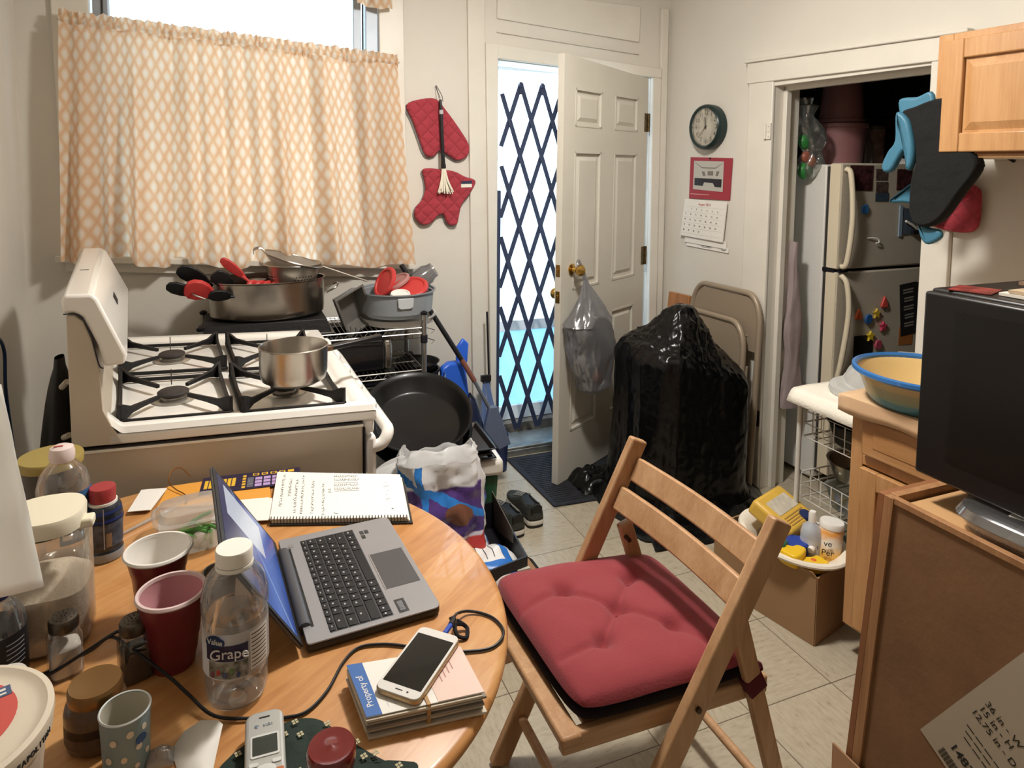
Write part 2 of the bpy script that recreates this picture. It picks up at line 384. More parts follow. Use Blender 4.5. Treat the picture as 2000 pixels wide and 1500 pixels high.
for i, xx in enumerate((-.47, .585)): b.cyl((xx,YB-.014,1.2),(xx,YB-.014,2.5),.004,6)
b.build('sash_cord', mat('dark_rubber','33302c',.7), w)
sh = thing('roller_shade', 'white roller shade drawn down behind the patterned curtain', 'window shade', (0.06, YB+.06, 2.45))
MB().grid(lambda u, v: (-.455+u*.99, YB+.035+.003*sin(u*9), 1.14+v*1.33), 12, 6).build('shade_cloth', m_shade, sh)
MB().cyl((-.42,YB+.04,2.47),(.56,YB+.04,2.47),.02,14).build('roller', mat('white_plastic','e9e6df',.4), sh)

# ------------------------------------------------ curtain
def curtain_mat():
    m = bpy.data.materials.new('curtain_lattice_print'); m.use_nodes = True; t = NT(m); nt = m.node_tree
    v, x, y, z = t.xyz('UV')
    a = t.m('SINE', t.m('MULTIPLY', t.m('ADD', x, y), pi)); b_ = t.m('SINE', t.m('MULTIPLY', t.m('SUBTRACT', x, y), pi))
    pr = t.m('POWER', t.m('ABSOLUTE', t.m('MULTIPLY', a, b_)), .8)
    nz = t.noise(v, 1.6, 3); pr2 = t.m('ADD', pr, t.m('MULTIPLY', t.m('SUBTRACT', nz, .5), .6))
    c = t.ramp(pr2, (.0, lin('e6bf9a')), (.35, lin('eaccac')), (.7, lin('f0dfcb')), (.95, lin('f4ebe0')))
    t.col(c); t.p.inputs['Roughness'].default_value = .85; t.p.inputs['Specular IOR Level'].default_value = .1
    v2, *_ = t.xyz('Object', (1,1,1)); fn = t.noise(v2, 25, 4); t.bump(fn, .25, .01)
    tl = t.n('ShaderNodeBsdfTranslucent'); nt.links.new(c, tl.inputs[0]); mx = t.n('ShaderNodeMixShader'); mx.inputs[0].default_value = .46
    out = [n for n in nt.nodes if n.type == 'OUTPUT_MATERIAL'][0]
    nt.links.new(t.p.outputs[0], mx.inputs[1]); nt.links.new(tl.outputs[0], mx.inputs[2]); nt.links.new(mx.outputs[0], out.inputs[0]); return m
m_cur = curtain_mat()
def curtain_mesh(TL, TRt, BL, BR, yoff, folds, amp, nu, nv, useed, ucells, vcells, gather=True, botfn=None):
    rnd = random.Random(useed); ph = [rnd.uniform(0, 6.28) for _ in range(8)]; fr = [rnd.uniform(.75, 1.3) for _ in range(8)]
    def f(u, v):  # v=0 bottom
        t = 1-v
        xt = TL[0]+(TRt[0]-TL[0])*u; xb = BL[0]+(BR[0]-BL[0])*u; zt = TL[1]+(TRt[1]-TL[1])*u; zb = BL[1]+(BR[1]-BL[1])*u
        if botfn: zb += botfn(u)
        x = xb+(xt-xb)*v; z = zb+(zt-zb)*v
        d = .010*noise.noise(Vector((u*4, t*1.6, useed)))
        w = 0
        for k in range(4): w += sin(folds*fr[k]*(k*.45+1)*u*6.283*(1)+ph[k]+t*1.2*sin(ph[k+4]))/(1+k*.7)
        a = amp*(.35+.9*t)
        s2 = sin(u*folds*31+ph[5]+2*noise.noise(Vector((u*20,0,2))))*.0045*max(0, 1-t*4)
        x += .006*sin(folds*u*12.56+ph[6]+t*2)*t
        zz = z+(-.006*abs(sin(u*folds*9))+.009*noise.noise(Vector((u*14, 3, useed))))*(v > .97)
        return (x, YB-yoff-a*w*.5-d-s2-.01, zz)
    b = MB(); b.grid(f, nu, nv)
    for k in b.uv: b.uv[k] = [(q[0]*ucells, q[1]*vcells) for q in b.uv[k]]
    return b
cu = thing('window_curtain', 'orange and white lattice-print cafe curtain gathered on the window rod above the stove', 'curtain', (.07, YB-.08, 1.1))
def sag(u): return -.012*sin(u*31)-.02*math.exp(-((u-.62)/.2)**2)+.01*sin(u*11+1)
curtain_mesh((-.606,2.075),(.730,1.990),(-.632,1.128),(.800,1.062),.082,6.0,.078,420,80,3,36,11.5,botfn=sag).build('curtain_panel', m_cur, cu, sub=0)
def ruf(u, v):
    x = -.610+(.737+.610)*u; z = 2.095-.085*u-.008; A = .010*sin(u*250+9*noise.noise(Vector((u*22,1,1))))+.010*noise.noise(Vector((u*75,v*2,1)))
    ht = .062; q = (v-.42)*ht; rod = -.017*math.exp(-((v-.42)/.24)**2)
    zz = z+q+(.013*noise.noise(Vector((u*40, v, 4)))+.008*noise.noise(Vector((u*110, v, 7))))*(max(0,v-.45)+.12)
    return (x, YB-.078-A*(abs(v-.42)*2+.35)+rod, zz)
b = MB(); b.grid(ruf, 420, 14)
for k in b.uv: b.uv[k] = [(q[0]*46, q[1]*.9+.2) for q in b.uv[k]]
b.build('ruffled_header', m_cur, cu)
MB().cyl((-.615,YB-.082,2.088),(.742,YB-.082,2.003),.0045,8).build('curtain_rod', mat('rod_metal','c9c4ba',.4,.5), cu)
b = MB()
for xx, zz in ((-.61,2.087),(.738,2.003)): b.tube([(xx,YB-.02,zz),(xx,YB-.082,zz)],.005,8)
b.build('rod_bracket', mat('rod_metal','c9c4ba'), cu)
va = thing('window_valance', 'scalloped orange and white lattice-print valance hanging at top of window', 'curtain', (.07, YB-.07, 2.2))
def vf(u, v):
    x = -.60+1.315*u; zb = 2.245+.15*sin(pi*min(1,max(0,(u)/1.0)))**.8; 
    if u > .87: zb = 2.238+ (.02*(1-u)/.13 if u>.97 else .0)+.02*abs(u-.96)/.09
    return (x, YB-.07-.014*sin(u*60)-.008*sin(u*143), zb+(2.52-zb)*v)
b = MB(); b.grid(vf, 160, 14)
for k in b.uv: b.uv[k] = [(q[0]*34, q[1]*4) for q in b.uv[k]]
b.build('valance_cloth', m_cur, va)
MB().cyl((-.6,YB-.07,2.50),(.73,YB-.07,2.50),.005,8).build('curtain_rod', mat('rod_metal','c9c4ba'), va)
# ================================================================ exterior door leaf
m_door = mat('door_paint', 'cfcabd', .42, var=.06, vs=3, bump=.05, bs=12)
m_bras = mat('brass_bright', 'c9a35a', .22, 1.0)
m_blackmetal = mat('black_metal', '26242a', .45, .5)
LM = TR(1.427, 2.798, .012, rz=.491)
dl = thing('entry_door', 'white six-panel entry door standing ajar on black mat', 'door', M=LM)
dl['kind'] = 'structure'; dl.name = 'door_1'
H = 2.012; Wd = .800
cols = [(.095,.33),(.455,.69)]; rows = [(.235,.775),(.93,1.59),(1.705,1.885)]
b = MB(LM)
xs = [0]+[q for c in cols for q in c]+[Wd]; zs = [0]+[q for r in rows for q in r]+[H]
for i in range(5):
    for j in range(7):
        hole = i in (1,3) and j in (1,3,5)
        b.bb(xs[i], xs[i+1], (.010 if hole else 0), .035, zs[j], zs[j+1])
o_ = b.build('door_slab', m_door, dl, smooth=False)
for q in o_.data.vertices:
    if q.co.z > 1.95: q.co.z += .020-.034*q.co.x/Wd
for c in cols:
    for r in rows:
        b = MB(LM); x0,x1 = c; z0,z1 = r
        for (g, h_) in ((.0,.014),(.014,.028)):
            pass
        n = .026
        # raised field with sloping edges
        P = [(x0+n,.010,z0+n),(x1-n,.010,z0+n),(x1-n,.010,z1-n),(x0+n,.010,z1-n)]; Q = [(x0+n+.018,.002,z0+n+.018),(x1-n-.018,.002,z0+n+.018),(x1-n-.018,.002,z1-n-.018),(x0+n+.018,.002,z1-n-.018)]
        b.add(P+Q, [(4,5,6,7),(0,1,5,4),(1,2,6,5),(2,3,7,6),(3,0,4,7)])
        # moulding: quarter bead inside the opening
        for (a0,a1,b0,b1) in ((x0,x1,z1-.010,z1),(x0,x1,z0,z0+.010),(x0,x0+.010,z0,z1),(x1-.010,x1,z0,z1)): b.bb(a0,a1,-.002,.012,b0,b1)
        b.build('door_panel', m_door, dl, smooth=False)
kn = MB(LM).lathe([(.0,0),(.026,0),(.028,.006),(.012,.012),(.010,.03),(.02,.036),(.027,.046),(.027,.058),(.018,.068),(.0001,.07)], (.084,0,1.03), 24, R=Matrix.Rotation(pi/2,3,'X')).build('door_knob', m_bras, dl)
MB(LM).lathe([(.0,0),(.026,0),(.028,.006),(.012,.012),(.010,.03),(.02,.036),(.027,.046),(.027,.058),(.018,.068),(.0001,.07)], (.075,.035,.905), 20, R=Matrix.Rotation(-pi/2,3,'X')).build('door_knob', m_bras, dl)
for z in (1.03,.905):
    b = MB(LM); b.bb(-.002,0,.006,.03,z-.028,z+.028); b.bb(-.008,0,.013,.023,z-.009,z+.009); b.build('latch_plate', m_bras, dl, bev=.001)
for z in (1.76,1.03,.28):
    b = MB(LM); b.bb(Wd-.001,Wd+.002,.004,.034,z-.05,z+.05); b.cyl((Wd+.006,-.004,z-.05),(Wd+.006,-.004,z+.05),.0075,10); b.bb(Wd-.035,Wd,-.002,0,z-.05,z+.05); b.build('door_hinge', mat('antique_hinge','6b5a3c',.4,.8,var=.5,vs=60), dl)
MB(LM).bb(0,Wd,-.001,.036,-.008,.0).build('door_sweep', m_blackmetal, dl)
# grocery bag hanging on the knob
m_greybag = clear('grey_film', (.62,.63,.66), .3, .22, diff=.38, dcol=(.40,.41,.43))
gb = thing('grocery_bag', 'grey translucent plastic grocery bag hanging from door knob', 'bag', M=LM @ TR(.17,-.08,.43))
def gbf(u, v):
    a = 2*pi*u; z = .42+.57*v; t = v
    wd = (.155*(sin(pi*min(1,.16+t*.62))**.7) if t < .62 else .155*(sin(pi*min(1,.16+.62*.62))**.7)*(1-(t-.62)/.38)**1.15+.010)
    if t < .06: wd *= .35+.65*t/.06
    cx = .19-.11*max(0,t-.15)/.85-.015*sin(6*t); r = wd*(1+.22*noise.noise(Vector((cos(a)*1.6,sin(a)*1.6,z*7)))+.13*ridge((cos(a)*2.6,sin(a)*2.6,z*7)))
    return LM @ Vector((cx+r*cos(a), -.078+max(-.075,min(.068,.52*r*sin(a))), z))
MB().grid(gbf, 90, 80).build('bag_film', m_greybag, gb)
b = MB(); b.tube([LM @ Vector(q) for q in scurve([(.105,-.07,.97),(.088,-.06,1.01),(.07,-.045,1.055),(.092,-.035,1.075),(.108,-.05,1.03),(.112,-.075,.97)])], .006, 8); b.build('handle_loop', m_greybag, gb)
cn = MB(); cn.add([LM @ Vector(q) for q in spoly([(.05,-.12,.60),(.10,-.135,.62),(.14,-.13,.59),(.13,-.11,.56),(.08,-.105,.555)],4)], [tuple(range(20))])
MB(LM).ball((.085,-.065,.60),.034,10,7,sc=(1,.6,.7)).build('crumpled_paper', mat('crumpled_paper_white','e8e4dc',.8,bump=.5,bs=50), gb)
MB(LM).ball((.215,-.075,.485),.030,14,9).build('orange_packet', mat('orange_packet','c8713f',.5,var=.3,vs=30), gb)

# ---------------- security gate
m_gate = mat('gate_paint', '3a4058', .5, .4)
GY = YB+.09; gx0, gx1, gz0, gz1 = 1.325, 2.12, .095, 1.955
sg = thing('security_gate', 'black folding scissor security gate across the open doorway', 'gate', (1.7, GY, .085))
CWd, CH = .125, .375    # one column, one diamond height
XT = [1.433, 1.565]; x_ref = 1.433
def clipseg(p, q):
    (x0,z0),(x1,z1) = p,q; d = (x1-x0, z1-z0); t0,t1 = 0.,1.
    for pp,qq in ((-d[0],x0-gx0),(d[0],gx1-x0),(-d[1],z0-gz0),(d[1],gz1-z0)):
        if abs(pp) < 1e-9:
            if qq < 0: return None
        else:
            r = qq/pp
            if pp < 0: t0 = max(t0, r)
            else: t1 = min(t1, r)
    if t0 >= t1-.02: return None
    return (x0+d[0]*t0, z0+d[1]*t0), (x0+d[0]*t1, z0+d[1]*t1)
slope = CH/CWd; L = 2.2
for k in range(-16, 24):
    for sgn, yy in ((1, 0), (-1, .007)):
        xa = x_ref+k*CWd; c = clipseg((xa, gz1), (xa+sgn*L/slope, gz1-L))
        if not c: continue
        (a0,a1),(c0,c1) = c
        if abs(a1-c1) < .05: continue
        MB().bar((a0,GY+yy,a1),(c0,GY+yy,c1),.024,.003,up=(0,1,0)).build('gate_bar', m_gate, sg)
b = MB()
for k in range(0, 6):
    b.cyl((x_ref+k*CWd,GY-.008,gz1-.002),(x_ref+k*CWd,GY+.014,gz1-.002),.012,10); b.bar((x_ref+k*CWd,GY+.003,gz1-.05),(x_ref+k*CWd,GY+.003,gz1+.014),.016,.008,up=(0,1,0))
b.build('top_pivot', m_gate, sg)
MB().bb(2.12,2.16,GY-.006,GY+.012,.09,1.98).build('side_rail', m_gate, sg)
MB().bb(1.30,1.322,GY-.006,GY+.012,.09,1.40).build('side_rail', m_gate, sg)
# ---------------- storm door
sd = thing('storm_door', 'white storm door behind the security gate, pale blue lower panel', 'door', (1.85, YB+.27, .085)); sd['kind'] = 'structure'; sd.name = 'door_2'
m_sd = mat('storm_door_white','e8eef2',.4)
b = MB(); yy0, yy1 = YB+.25, YB+.285
b.bb(1.30,1.37,yy0,yy1,.09,2.16); b.bb(2.30,2.37,yy0,yy1,.09,2.16); b.bb(1.37,2.30,yy0,yy1,2.05,2.16); b.bb(1.37,2.30,yy0,yy1,.60,.66); b.bb(1.37,2.30,yy0,yy1,.09,.17)
b.build('door_frame', m_sd, sd, bev=.003)
MB().bb(1.37,2.30,yy0+.012,yy0+.018,.17,.60).build('lower_panel', clear('frosted_blue_panel', (.62,.82,.95), .1, .4, diff=.55, dcol=(.55,.80,.97)), sd)
MB().bb(1.37,2.30,yy0+.012,yy0+.016,.66,2.05).build('window_pane', clear('storm_glass', (.93,.97,1), .05, .05, diff=.08), sd)
MB().bb(1.28,2.4,yy0-.02,yy0-.004,2.075,2.10).build('closer_rail', m_blackmetal, sd)
S(MB().bb(1.0,3.1,YB+.34,YB+2.6,-.2,-.12),'floor_porch', mat('porch_boards','b9bcbd',.7,var=.2,vs=9))
S(MB().bb(-2.5,5.0,YB+2.6,YB+2.7,-.2,1.25),'wall_porch', mat('siding_pale_blue','dfe9ee',.7,scale=(1,1,1),var=.05,vs=3))

# ================================================================ things on the back wall
def quilt(name, c, sc=46, st=.55):
    m = mat(name, c, .85, sheen=.1, var=.12, vs=30); t = NT(m); v, x, y, z = t.xyz('Object')
    a = t.m('ABSOLUTE', t.m('SINE', t.m('MULTIPLY', t.m('ADD', t.m('ADD', x, y), z), sc))); b_ = t.m('ABSOLUTE', t.m('SINE', t.m('MULTIPLY', t.m('SUBTRACT', t.m('ADD', x, y), z), sc)))
    h = t.m('POWER', t.m('MINIMUM', a, b_), .4); t.bump(h, st, .012); return m
m_mitt = quilt('quilted_red_cloth', 'a2343f')
m_grey = mat('grey_lining', '8f9092', .9)
def puff(poly2, M, th, name, m, parent, steps=4, inset=.16):
    """soft pillow-like solid from a closed outline in the local x,z plane, growing toward -y"""
    pts = [Vector(p) for p in poly2]; n = len(pts); c = sum(pts, Vector((0,0)))/n; vs = []; fs = []
    # rings by shrinking along the vertex normal
    nr = []
    for i in range(n):
        d = pts[(i+1)%n]-pts[i-1]; q = Vector((-d.y, d.x)); q.normalize(); nr.append(q)
    area = sum(pts[i].x*pts[(i+1)%n].y-pts[(i+1)%n].x*pts[i].y for i in range(n))
    sg_ = 1 if area > 0 else -1
    def ring(ins, y): 
        return [M @ Vector((pts[i].x+nr[i].x*ins*sg_, y, pts[i].y+nr[i].y*ins*sg_)) for i in range(n)]
    R_ = []
    ins = .010
    for k in range(steps+1): a = pi/2*k/steps; R_.append(ring(ins*(1-cos(a)), -th*.5-th*.5*sin(a)))
    R2 = []
    for k in range(steps+1): a = pi/2*k/steps; R2.append(ring(ins*(1-cos(a)), -th*.5+th*.5*sin(a)))
    allr = R2[::-1]+R_[1:]
    for r in allr: vs += r
    for j in range(len(allr)-1):
        for i in range(n): k = (i+1)%n; fs.append((j*n+i, j*n+k, (j+1)*n+k, (j+1)*n+i))
    fs.append(tuple(range(n))); fs.append(tuple(range((len(allr)-1)*n, len(allr)*n))[::-1])
    b = MB(); b.add(vs, fs)
    o = b.build(name, m, parent)
    bm = bmesh.new(); bm.from_mesh(o.data); bmesh.ops.recalc_face_normals(bm, faces=bm.faces); bm.to_mesh(o.data); bm.free(); return o
BW = TR(0, YB, 0)
om = thing('oven_mitt', 'red quilted oven mitt hanging tilted on wall, upper of two', 'oven mitt', (.95,YB-.02,1.56))
out = spoly([(.790,1.815),(.86,1.845),(.935,1.85),(.985,1.80),(1.045,1.725),(1.10,1.645),(1.108,1.60),(1.085,1.565),(1.04,1.555),(.99,1.585),(.955,1.60),(.93,1.575),(.895,1.57),(.872,1.60),(.850,1.66),(.82,1.74)],4)
puff(out, BW @ TR(0,-.006,0), .026, 'mitt_body', m_mitt, om); puff([(p.x-.006,p.y-.007) for p in out], BW @ TR(0,0,0), .012, 'lining', m_grey, om, 2)
om = thing('oven_mitt', 'red quilted oven mitt pointing down with white label, lower of two on wall', 'oven mitt', (.98,YB-.02,1.24))
out = spoly([(.868,1.505),(.90,1.515),(.955,1.51),(1.03,1.50),(1.085,1.475),(1.142,1.452),(1.112,1.39),(1.07,1.335),(1.055,1.275),(1.045,1.238),(1.015,1.232),(.99,1.25),(.975,1.285),(.945,1.28),(.91,1.245),(.865,1.24),(.832,1.275),(.832,1.32),(.865,1.36),(.882,1.41),(.878,1.46)],4)
puff(out, BW @ TR(0,-.006,0), .028, 'mitt_body', m_mitt, om); puff([(p.x-.004,p.y-.007) for p in out], BW @ TR(0,0,0), .012, 'lining', m_grey, om, 2)
b = MB(); b.prism([(1.062,YB-.0365,1.42),(1.118,YB-.0365,1.422),(1.118,YB-.0365,1.455),(1.062,YB-.0365,1.452)],(0,.003,0)); b.build('white_label', mat('cream_cloth','e5dfd0',.8), om)
b = MB(); b.prism([(1.062,YB-.0375,1.438),(1.118,YB-.0375,1.439),(1.118,YB-.0375,1.455),(1.062,YB-.0375,1.452)],(0,.003,0)); b.build('navy_stripe', mat('navy_cloth','2a2f45',.8), om)
bm_ = thing('basting_mop', 'small basting mop with black handle hanging over red mitts', 'brush', (.97,YB-.05,1.39))
m_bp = mat('black_plastic', '19191b', .4)
b = MB(); b.tube([(.950,YB-.05,1.845),(.953,YB-.051,1.78),(.962,YB-.05,1.60),(.966,YB-.048,1.53)],[.006,.009,.0085,.011],12); b.build('handle', m_bp, bm_)
b = MB(); b.tube([(.9535,YB-.0512,1.795),(.9545,YB-.0512,1.775)],[.0102,.0102],12); b.build('grey_band', mat('grey_band','b9b9b9',.4), bm_)
b = MB(); b.tube(scurve([(.949,YB-.05,1.85),(.942,YB-.03,1.885),(.938,YB-.012,1.915),(.947,YB-.02,1.9),(.960,YB-.045,1.86),(.962,YB-.05,1.835)]),.0016,6); b.build('hanging_loop', m_bp, bm_)
b = MB(); b.tube([(.966,YB-.048,1.535),(.968,YB-.047,1.515)],[.0125,.0125],12); b.build('ferrule', m_bp, bm_)
rr = random.Random(3); b = MB()
for k in range(46):
    a = rr.uniform(0,6.28); q = rr.uniform(.15,1); ln = rr.uniform(.10,.125)
    b.tube(scurve([(.968+.007*cos(a),YB-.047+.007*sin(a),1.518),(.970+.02*q*cos(a),YB-.05+.012*q*sin(a),1.46),(.974+.046*q*cos(a),YB-.052+.020*q*sin(a),1.515-ln)],4),.0028,5)
b.build('mop_strands', mat('cotton_cream','e9e2cf',.95), bm_)
# nail
# ================================================================ clock and calendar on the right wall
m_green = mat('dark_green_plastic','1d2f2e',.3)
ck = thing('wall_clock', 'round dark green wall clock with cream face above calendar', 'clock', M=RW @ TR(.355,0,1.737))
CM = MATW[ck]; RX = Matrix.Rotation(pi/2,3,'X')
MB(CM).lathe([(.108,0),(.114,.004),(.116,.040),(.112,.052),(.104,.058),(.097,.054),(.094,.044)], (0,0,0), 48, R=RX, capt=False).build('rim', m_green, ck)
MB(CM).lathe([(.0001,.038),(.095,.038)][::-1], (0,0,0), 48, R=RX).build('dial', mat('dial_cream','e6e0cf',.6), ck)
MB(CM).lathe([(.0001,.050),(.095,.050)][::-1], (0,0,0), 48, R=RX).build('glass', clear('clock_glass',(.98,.98,.98),.04), ck)
m_ink = mat('ink_black','1f1d1b',.7)
RWT = CM @ Matrix.Rotation(pi/2,4,'X')
for h in range(1,13):
    a = radians(90-30*h); text(str(h), .032, RWT @ TR(.073*cos(a),.073*sin(a),.0386), 'numeral', m_ink, ck)
def hand(ang, L_, w, z):
    a = radians(90-ang); d = Vector((cos(a),0,sin(a))); return MB(CM).bar(Vector((0,-z,0))-d*.012, Vector((0,-z,0))+d*L_, w, .0012, up=(0,1,0))
hand(352,.050,.005,.0415).build('hour_hand', m_ink, ck); hand(225,.074,.0038,.043).build('minute_hand', m_ink, ck)
MB(CM).lathe([(.0001,.046),(.005,.046),(.005,.0395)][::-1],(0,0,0),12,R=RX).build('hub', m_ink, ck)
cl = thing('wall_calendar', 'red and white August calendar with kitchen photo below clock', 'calendar', M=RW @ TR(.35,0,1.1))
CL = RW
def rq(pts, y=0.): return [(x, y, z) for x, z in pts]
m_red = mat('calendar_red','9c3540',.55); m_paper = mat('sheet_white','e8e4dc',.8)
MB(RW).prism(rq([(.205,1.365),(.208,1.585),(.516,1.578),(.507,1.368)],-.004),(0,-.002,0)).build('cover_card', m_red, cl)
MB(RW).prism(rq([(.236,1.415),(.239,1.566),(.458,1.561),(.456,1.408)],-.0065),(0,-.001,0)).build('photo_print', mat('photo_grey','b8b4ab',.5), cl)
b = MB(RW); y_ = -.0078
b.prism(rq([(.247,1.437),(.247,1.475),(.448,1.472),(.446,1.430),(.40,1.432),(.385,1.452),(.32,1.453),(.31,1.434)],y_),(0,-.0006,0)); b.build('photo_black_cabinets', mat('photo_black','26242a',.4), cl)
b = MB(RW)
for q in ([(.24,1.56),(.30,1.527),(.40,1.525),(.457,1.556),(.40,1.530),(.30,1.532)],[(.3,1.51),(.31,1.487),(.33,1.487),(.32,1.51)],[(.345,1.512),(.345,1.49),(.385,1.49),(.385,1.512)],[(.41,1.512),(.402,1.488),(.42,1.487),(.43,1.512)]): b.prism(rq(q,y_),(0,-.0006,0))
b.build('photo_fittings', mat('photo_mid','77726b',.5), cl)
MB(RW).prism(rq([(.163,1.163),(.192,1.362),(.503,1.360),(.482,1.155)],-.016),(0,-.006,0)).build('month_pages', m_paper, cl)
MB(RW).prism(rq([(.185,1.128),(.19,1.165),(.495,1.16),(.50,1.122)],-.008),(0,-.003,0)).build('back_page', m_paper, cl)
MB(RW).prism(rq([(.198,1.108),(.200,1.145),(.512,1.128),(.510,1.103)],-.0045),(0,-.002,0)).build('lower_page', m_paper, cl)
RT = RW @ Matrix.Rotation(pi/2,4,'X')
text('August 2022', .018, RT @ TR(.345,1.338,.0225), 'month_title', mat('calendar_title_red','b04a4a',.6), cl)
for r_ in range(5):
    for c_ in range(7):
        dn = r_*7+c_
        if 1 <= dn <= 31: text(str(dn), .0115, RT @ TR(.207+.0395*c_-.0045*r_, 1.312-.029*r_-.0012*c_, .0225), 'date_number', m_ink, cl)
b = MB(RW)
for r_ in range(6): b.prism(rq([(.195-.0045*r_,1.324-.029*r_),(.488-.0035*r_,1.322-.029*r_),(.488-.0035*r_,1.3212-.029*r_),(.195-.0045*r_,1.3232-.029*r_)],-.0221),(0,-.0004,0))
b.build('grid_lines', mat('pale_grey_ink','b9b4ae',.8), cl)
b = MB(RW)
for i in range(3): b.bb(.30+.01*i,.40-.008*i,-.0072,-.0066,1.126-.006*i,1.1285-.006*i)
b.bb(.21,.235,-.0072,-.0066,1.13,1.133); b.bb(.46,.49,-.0072,-.0066,1.113,1.116); b.build('footer_print', m_ink, cl)
MB(RW).bb(.215,.36,-.0066,-.006,1.388,1.391).build('cover_print', mat('calendar_title_pale','d9a9a5',.6), cl)
MB(RW).lathe([(.0001,.004),(.004,.004),(.004,.012),(.0001,.014)],(.36,0,1.578),10,R=RX).build('nail', m_blackmetal, cl)
# ================================================================ gas range
m_enam = mat('white_enamel','efebe3', .22, coat=.3)
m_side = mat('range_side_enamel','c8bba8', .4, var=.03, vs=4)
m_iron = mat('cast_iron','1c1a1a', .55, .2, bump=.1, bs=80)
m_burn = mat('burner_cap','3a3432', .6, .2, var=.3, vs=60)
NL = Vector((-.362,1.842,0)); UX = Vector((.716,-.061,0)); V0 = Vector((-.135,.99,0)); V1 = Vector((-.040,.915,0)); ZT = .88
def P(u, v, z): return NL+UX*u+(V0*(1-u)+V1*u)*v+Vector((0,0,z))
rg = thing('gas_range', 'white four-burner gas range with slanted backguard standing under the window', 'stove', (0.0,2.25,0))
def pbox(b, u0,u1,v0,v1,z0,z1): return b.hexa([P(u0,v0,z0),P(u1,v0,z0),P(u1,v1,z0),P(u0,v1,z0),P(u0,v0,z1),P(u1,v0,z1),P(u1,v1,z1),P(u0,v1,z1)])
b = MB(); pbox(b, .0,.955,.004,.996,.03,.832); b.build('body', m_side, rg, bev=.004)
b = MB(); pbox(b, .003,.955,.0,.008,.825,.831); b.build('seam_trim', mat('seam_white','ece6da',.4), rg)
b = MB(); pbox(b, .01,.95,.001,.01,.8345,.8385); b.build('seam_gap', m_blackmetal, rg)
# cooktop: pan with raised lip and two rounded wells
def ct(u, v):
    U = .10+u*.905; V = v
    e = min(V, 1-V, (1.0-u)*1.05); z = ZT
    lip = .008
    d = min(V*.95, (1-V)*.95, (1-u)*.70)
    # lip falls off outside, slight well inside
    if d < .012: z = ZT-.012+ (d/.012)**.5*.016
    elif d < .045: z = ZT+.004
    else: z = ZT+.004-.010*min(1,(d-.045)/.02)
    if u < .05: z += (.05-u)/.05*.03
    return P(U, V, z)
b = MB(); b.grid(ct, 90, 110)
sk = [P(.10,0,.842),P(1.005,0,.842),P(1.005,1,.842),P(.10,1,.842)]
b.build('cooktop', m_enam, rg)
b = MB(); pbox(b, .10,1.005,0,1,.840,ZT-.012); b.build('cooktop_skirt', m_enam, rg, bev=.006)
# front (right-hand) face of the range: doors, knobs bumps, handle
b = MB(); pbox(b, .955,1.0,.01,.99,.80,.842); b.build('control_fascia', m_enam, rg, bev=.008)
for i in range(5):
    v = .10+.19*i; c = P(1.0,v,.845); MB().ball((c.x+.004,c.y,c.z+.006),.034,16,10,sc=(.62,1.0,.72)).build('scalloped_edge', m_enam, rg)
    c = P(1.0,v,.822); MB().lathe([(.016,0),(.015,.018),(.0001,.020)],c,18,R=Matrix.Rotation(pi/2,3,'Y')).build('knob', m_enam, rg)
b = MB(); pbox(b, .962,1.008,.012,.988,.20,.792); b.build('oven_door', m_enam, rg, bev=.01)
b = MB(); pbox(b, 1.008,1.011,.2,.8,.32,.60); b.build('oven_window', mat('oven_glass','1a1818',.1), rg)
b = MB(); b.tube([tuple(P(q[0],q[1],q[2])) for q in scurve([(1.0,.03,.755),(1.035,.028,.765),(1.060,.045,.790),(1.062,.12,.795),(1.062,.5,.795),(1.062,.95,.795),(1.035,.972,.765),(1.0,.97,.755)],5)], .017, 12); b.build('oven_handle', m_enam, rg)
b = MB(); pbox(b, .962,1.01,.012,.988,.05,.185); b.build('broiler_drawer', m_enam, rg, bev=.008)
b = MB(); pbox(b, .956,.962,.0,.03,.06,.82); b.build('door_gap', m_blackmetal, rg)
# backguard
def prof_ext(prof, v0, v1, name, m, bev=.006):
    b = MB(); ul = UX.length; A = [P(x/ul,v0,z) for x, z in prof]; B = [P(x/ul,v1,z) for x, z in prof]; n = len(prof)
    b.add(A+B, [tuple(range(n)), tuple(range(n,2*n))[::-1]]+[(i,n+i,n+(i+1)%n,(i+1)%n) for i in range(n)]); return b.build(name, m, rg, bev=bev, bseg=3)
prof_ext([(-.004,.842),(-.006,1.165),(.012,1.165),(.03,1.15),(.048,1.10),(.062,1.03),(.064,.985),(.066,.93),(.085,.885),(.11,.842)],.0,1,'backguard_body', m_side, .003)
prof_ext([(-.012,1.172),(-.014,1.20),(-.008,1.216),(.050,1.216),(.062,1.204),(.122,1.062),(.116,1.040),(.072,1.036),(.060,1.09),(.030,1.160),(.012,1.172)],-.002,1.002,'backguard_hood', m_enam, .008)
b = MB()
b.tube([tuple(P(0,.0,0)+UX.normalized()*x+Vector((0,-.0022,z))) for x,z in scurve([(-.01,1.170),(.014,1.170),(.030,1.158),(.046,1.115),(.060,1.045),(.070,1.034)],5)],.0016,6)
b.build('seam_gap', m_blackmetal, rg)
nrm = Vector((.142,0,.060)).normalized()
def slope_pt(t, v, off=0): # on the sloping control face
    return P(0,v,0)+UX.normalized()*(.064+.056*t)+Vector((0,0,1.200-.136*t))+Vector((nrm.x,0,nrm.z))*off
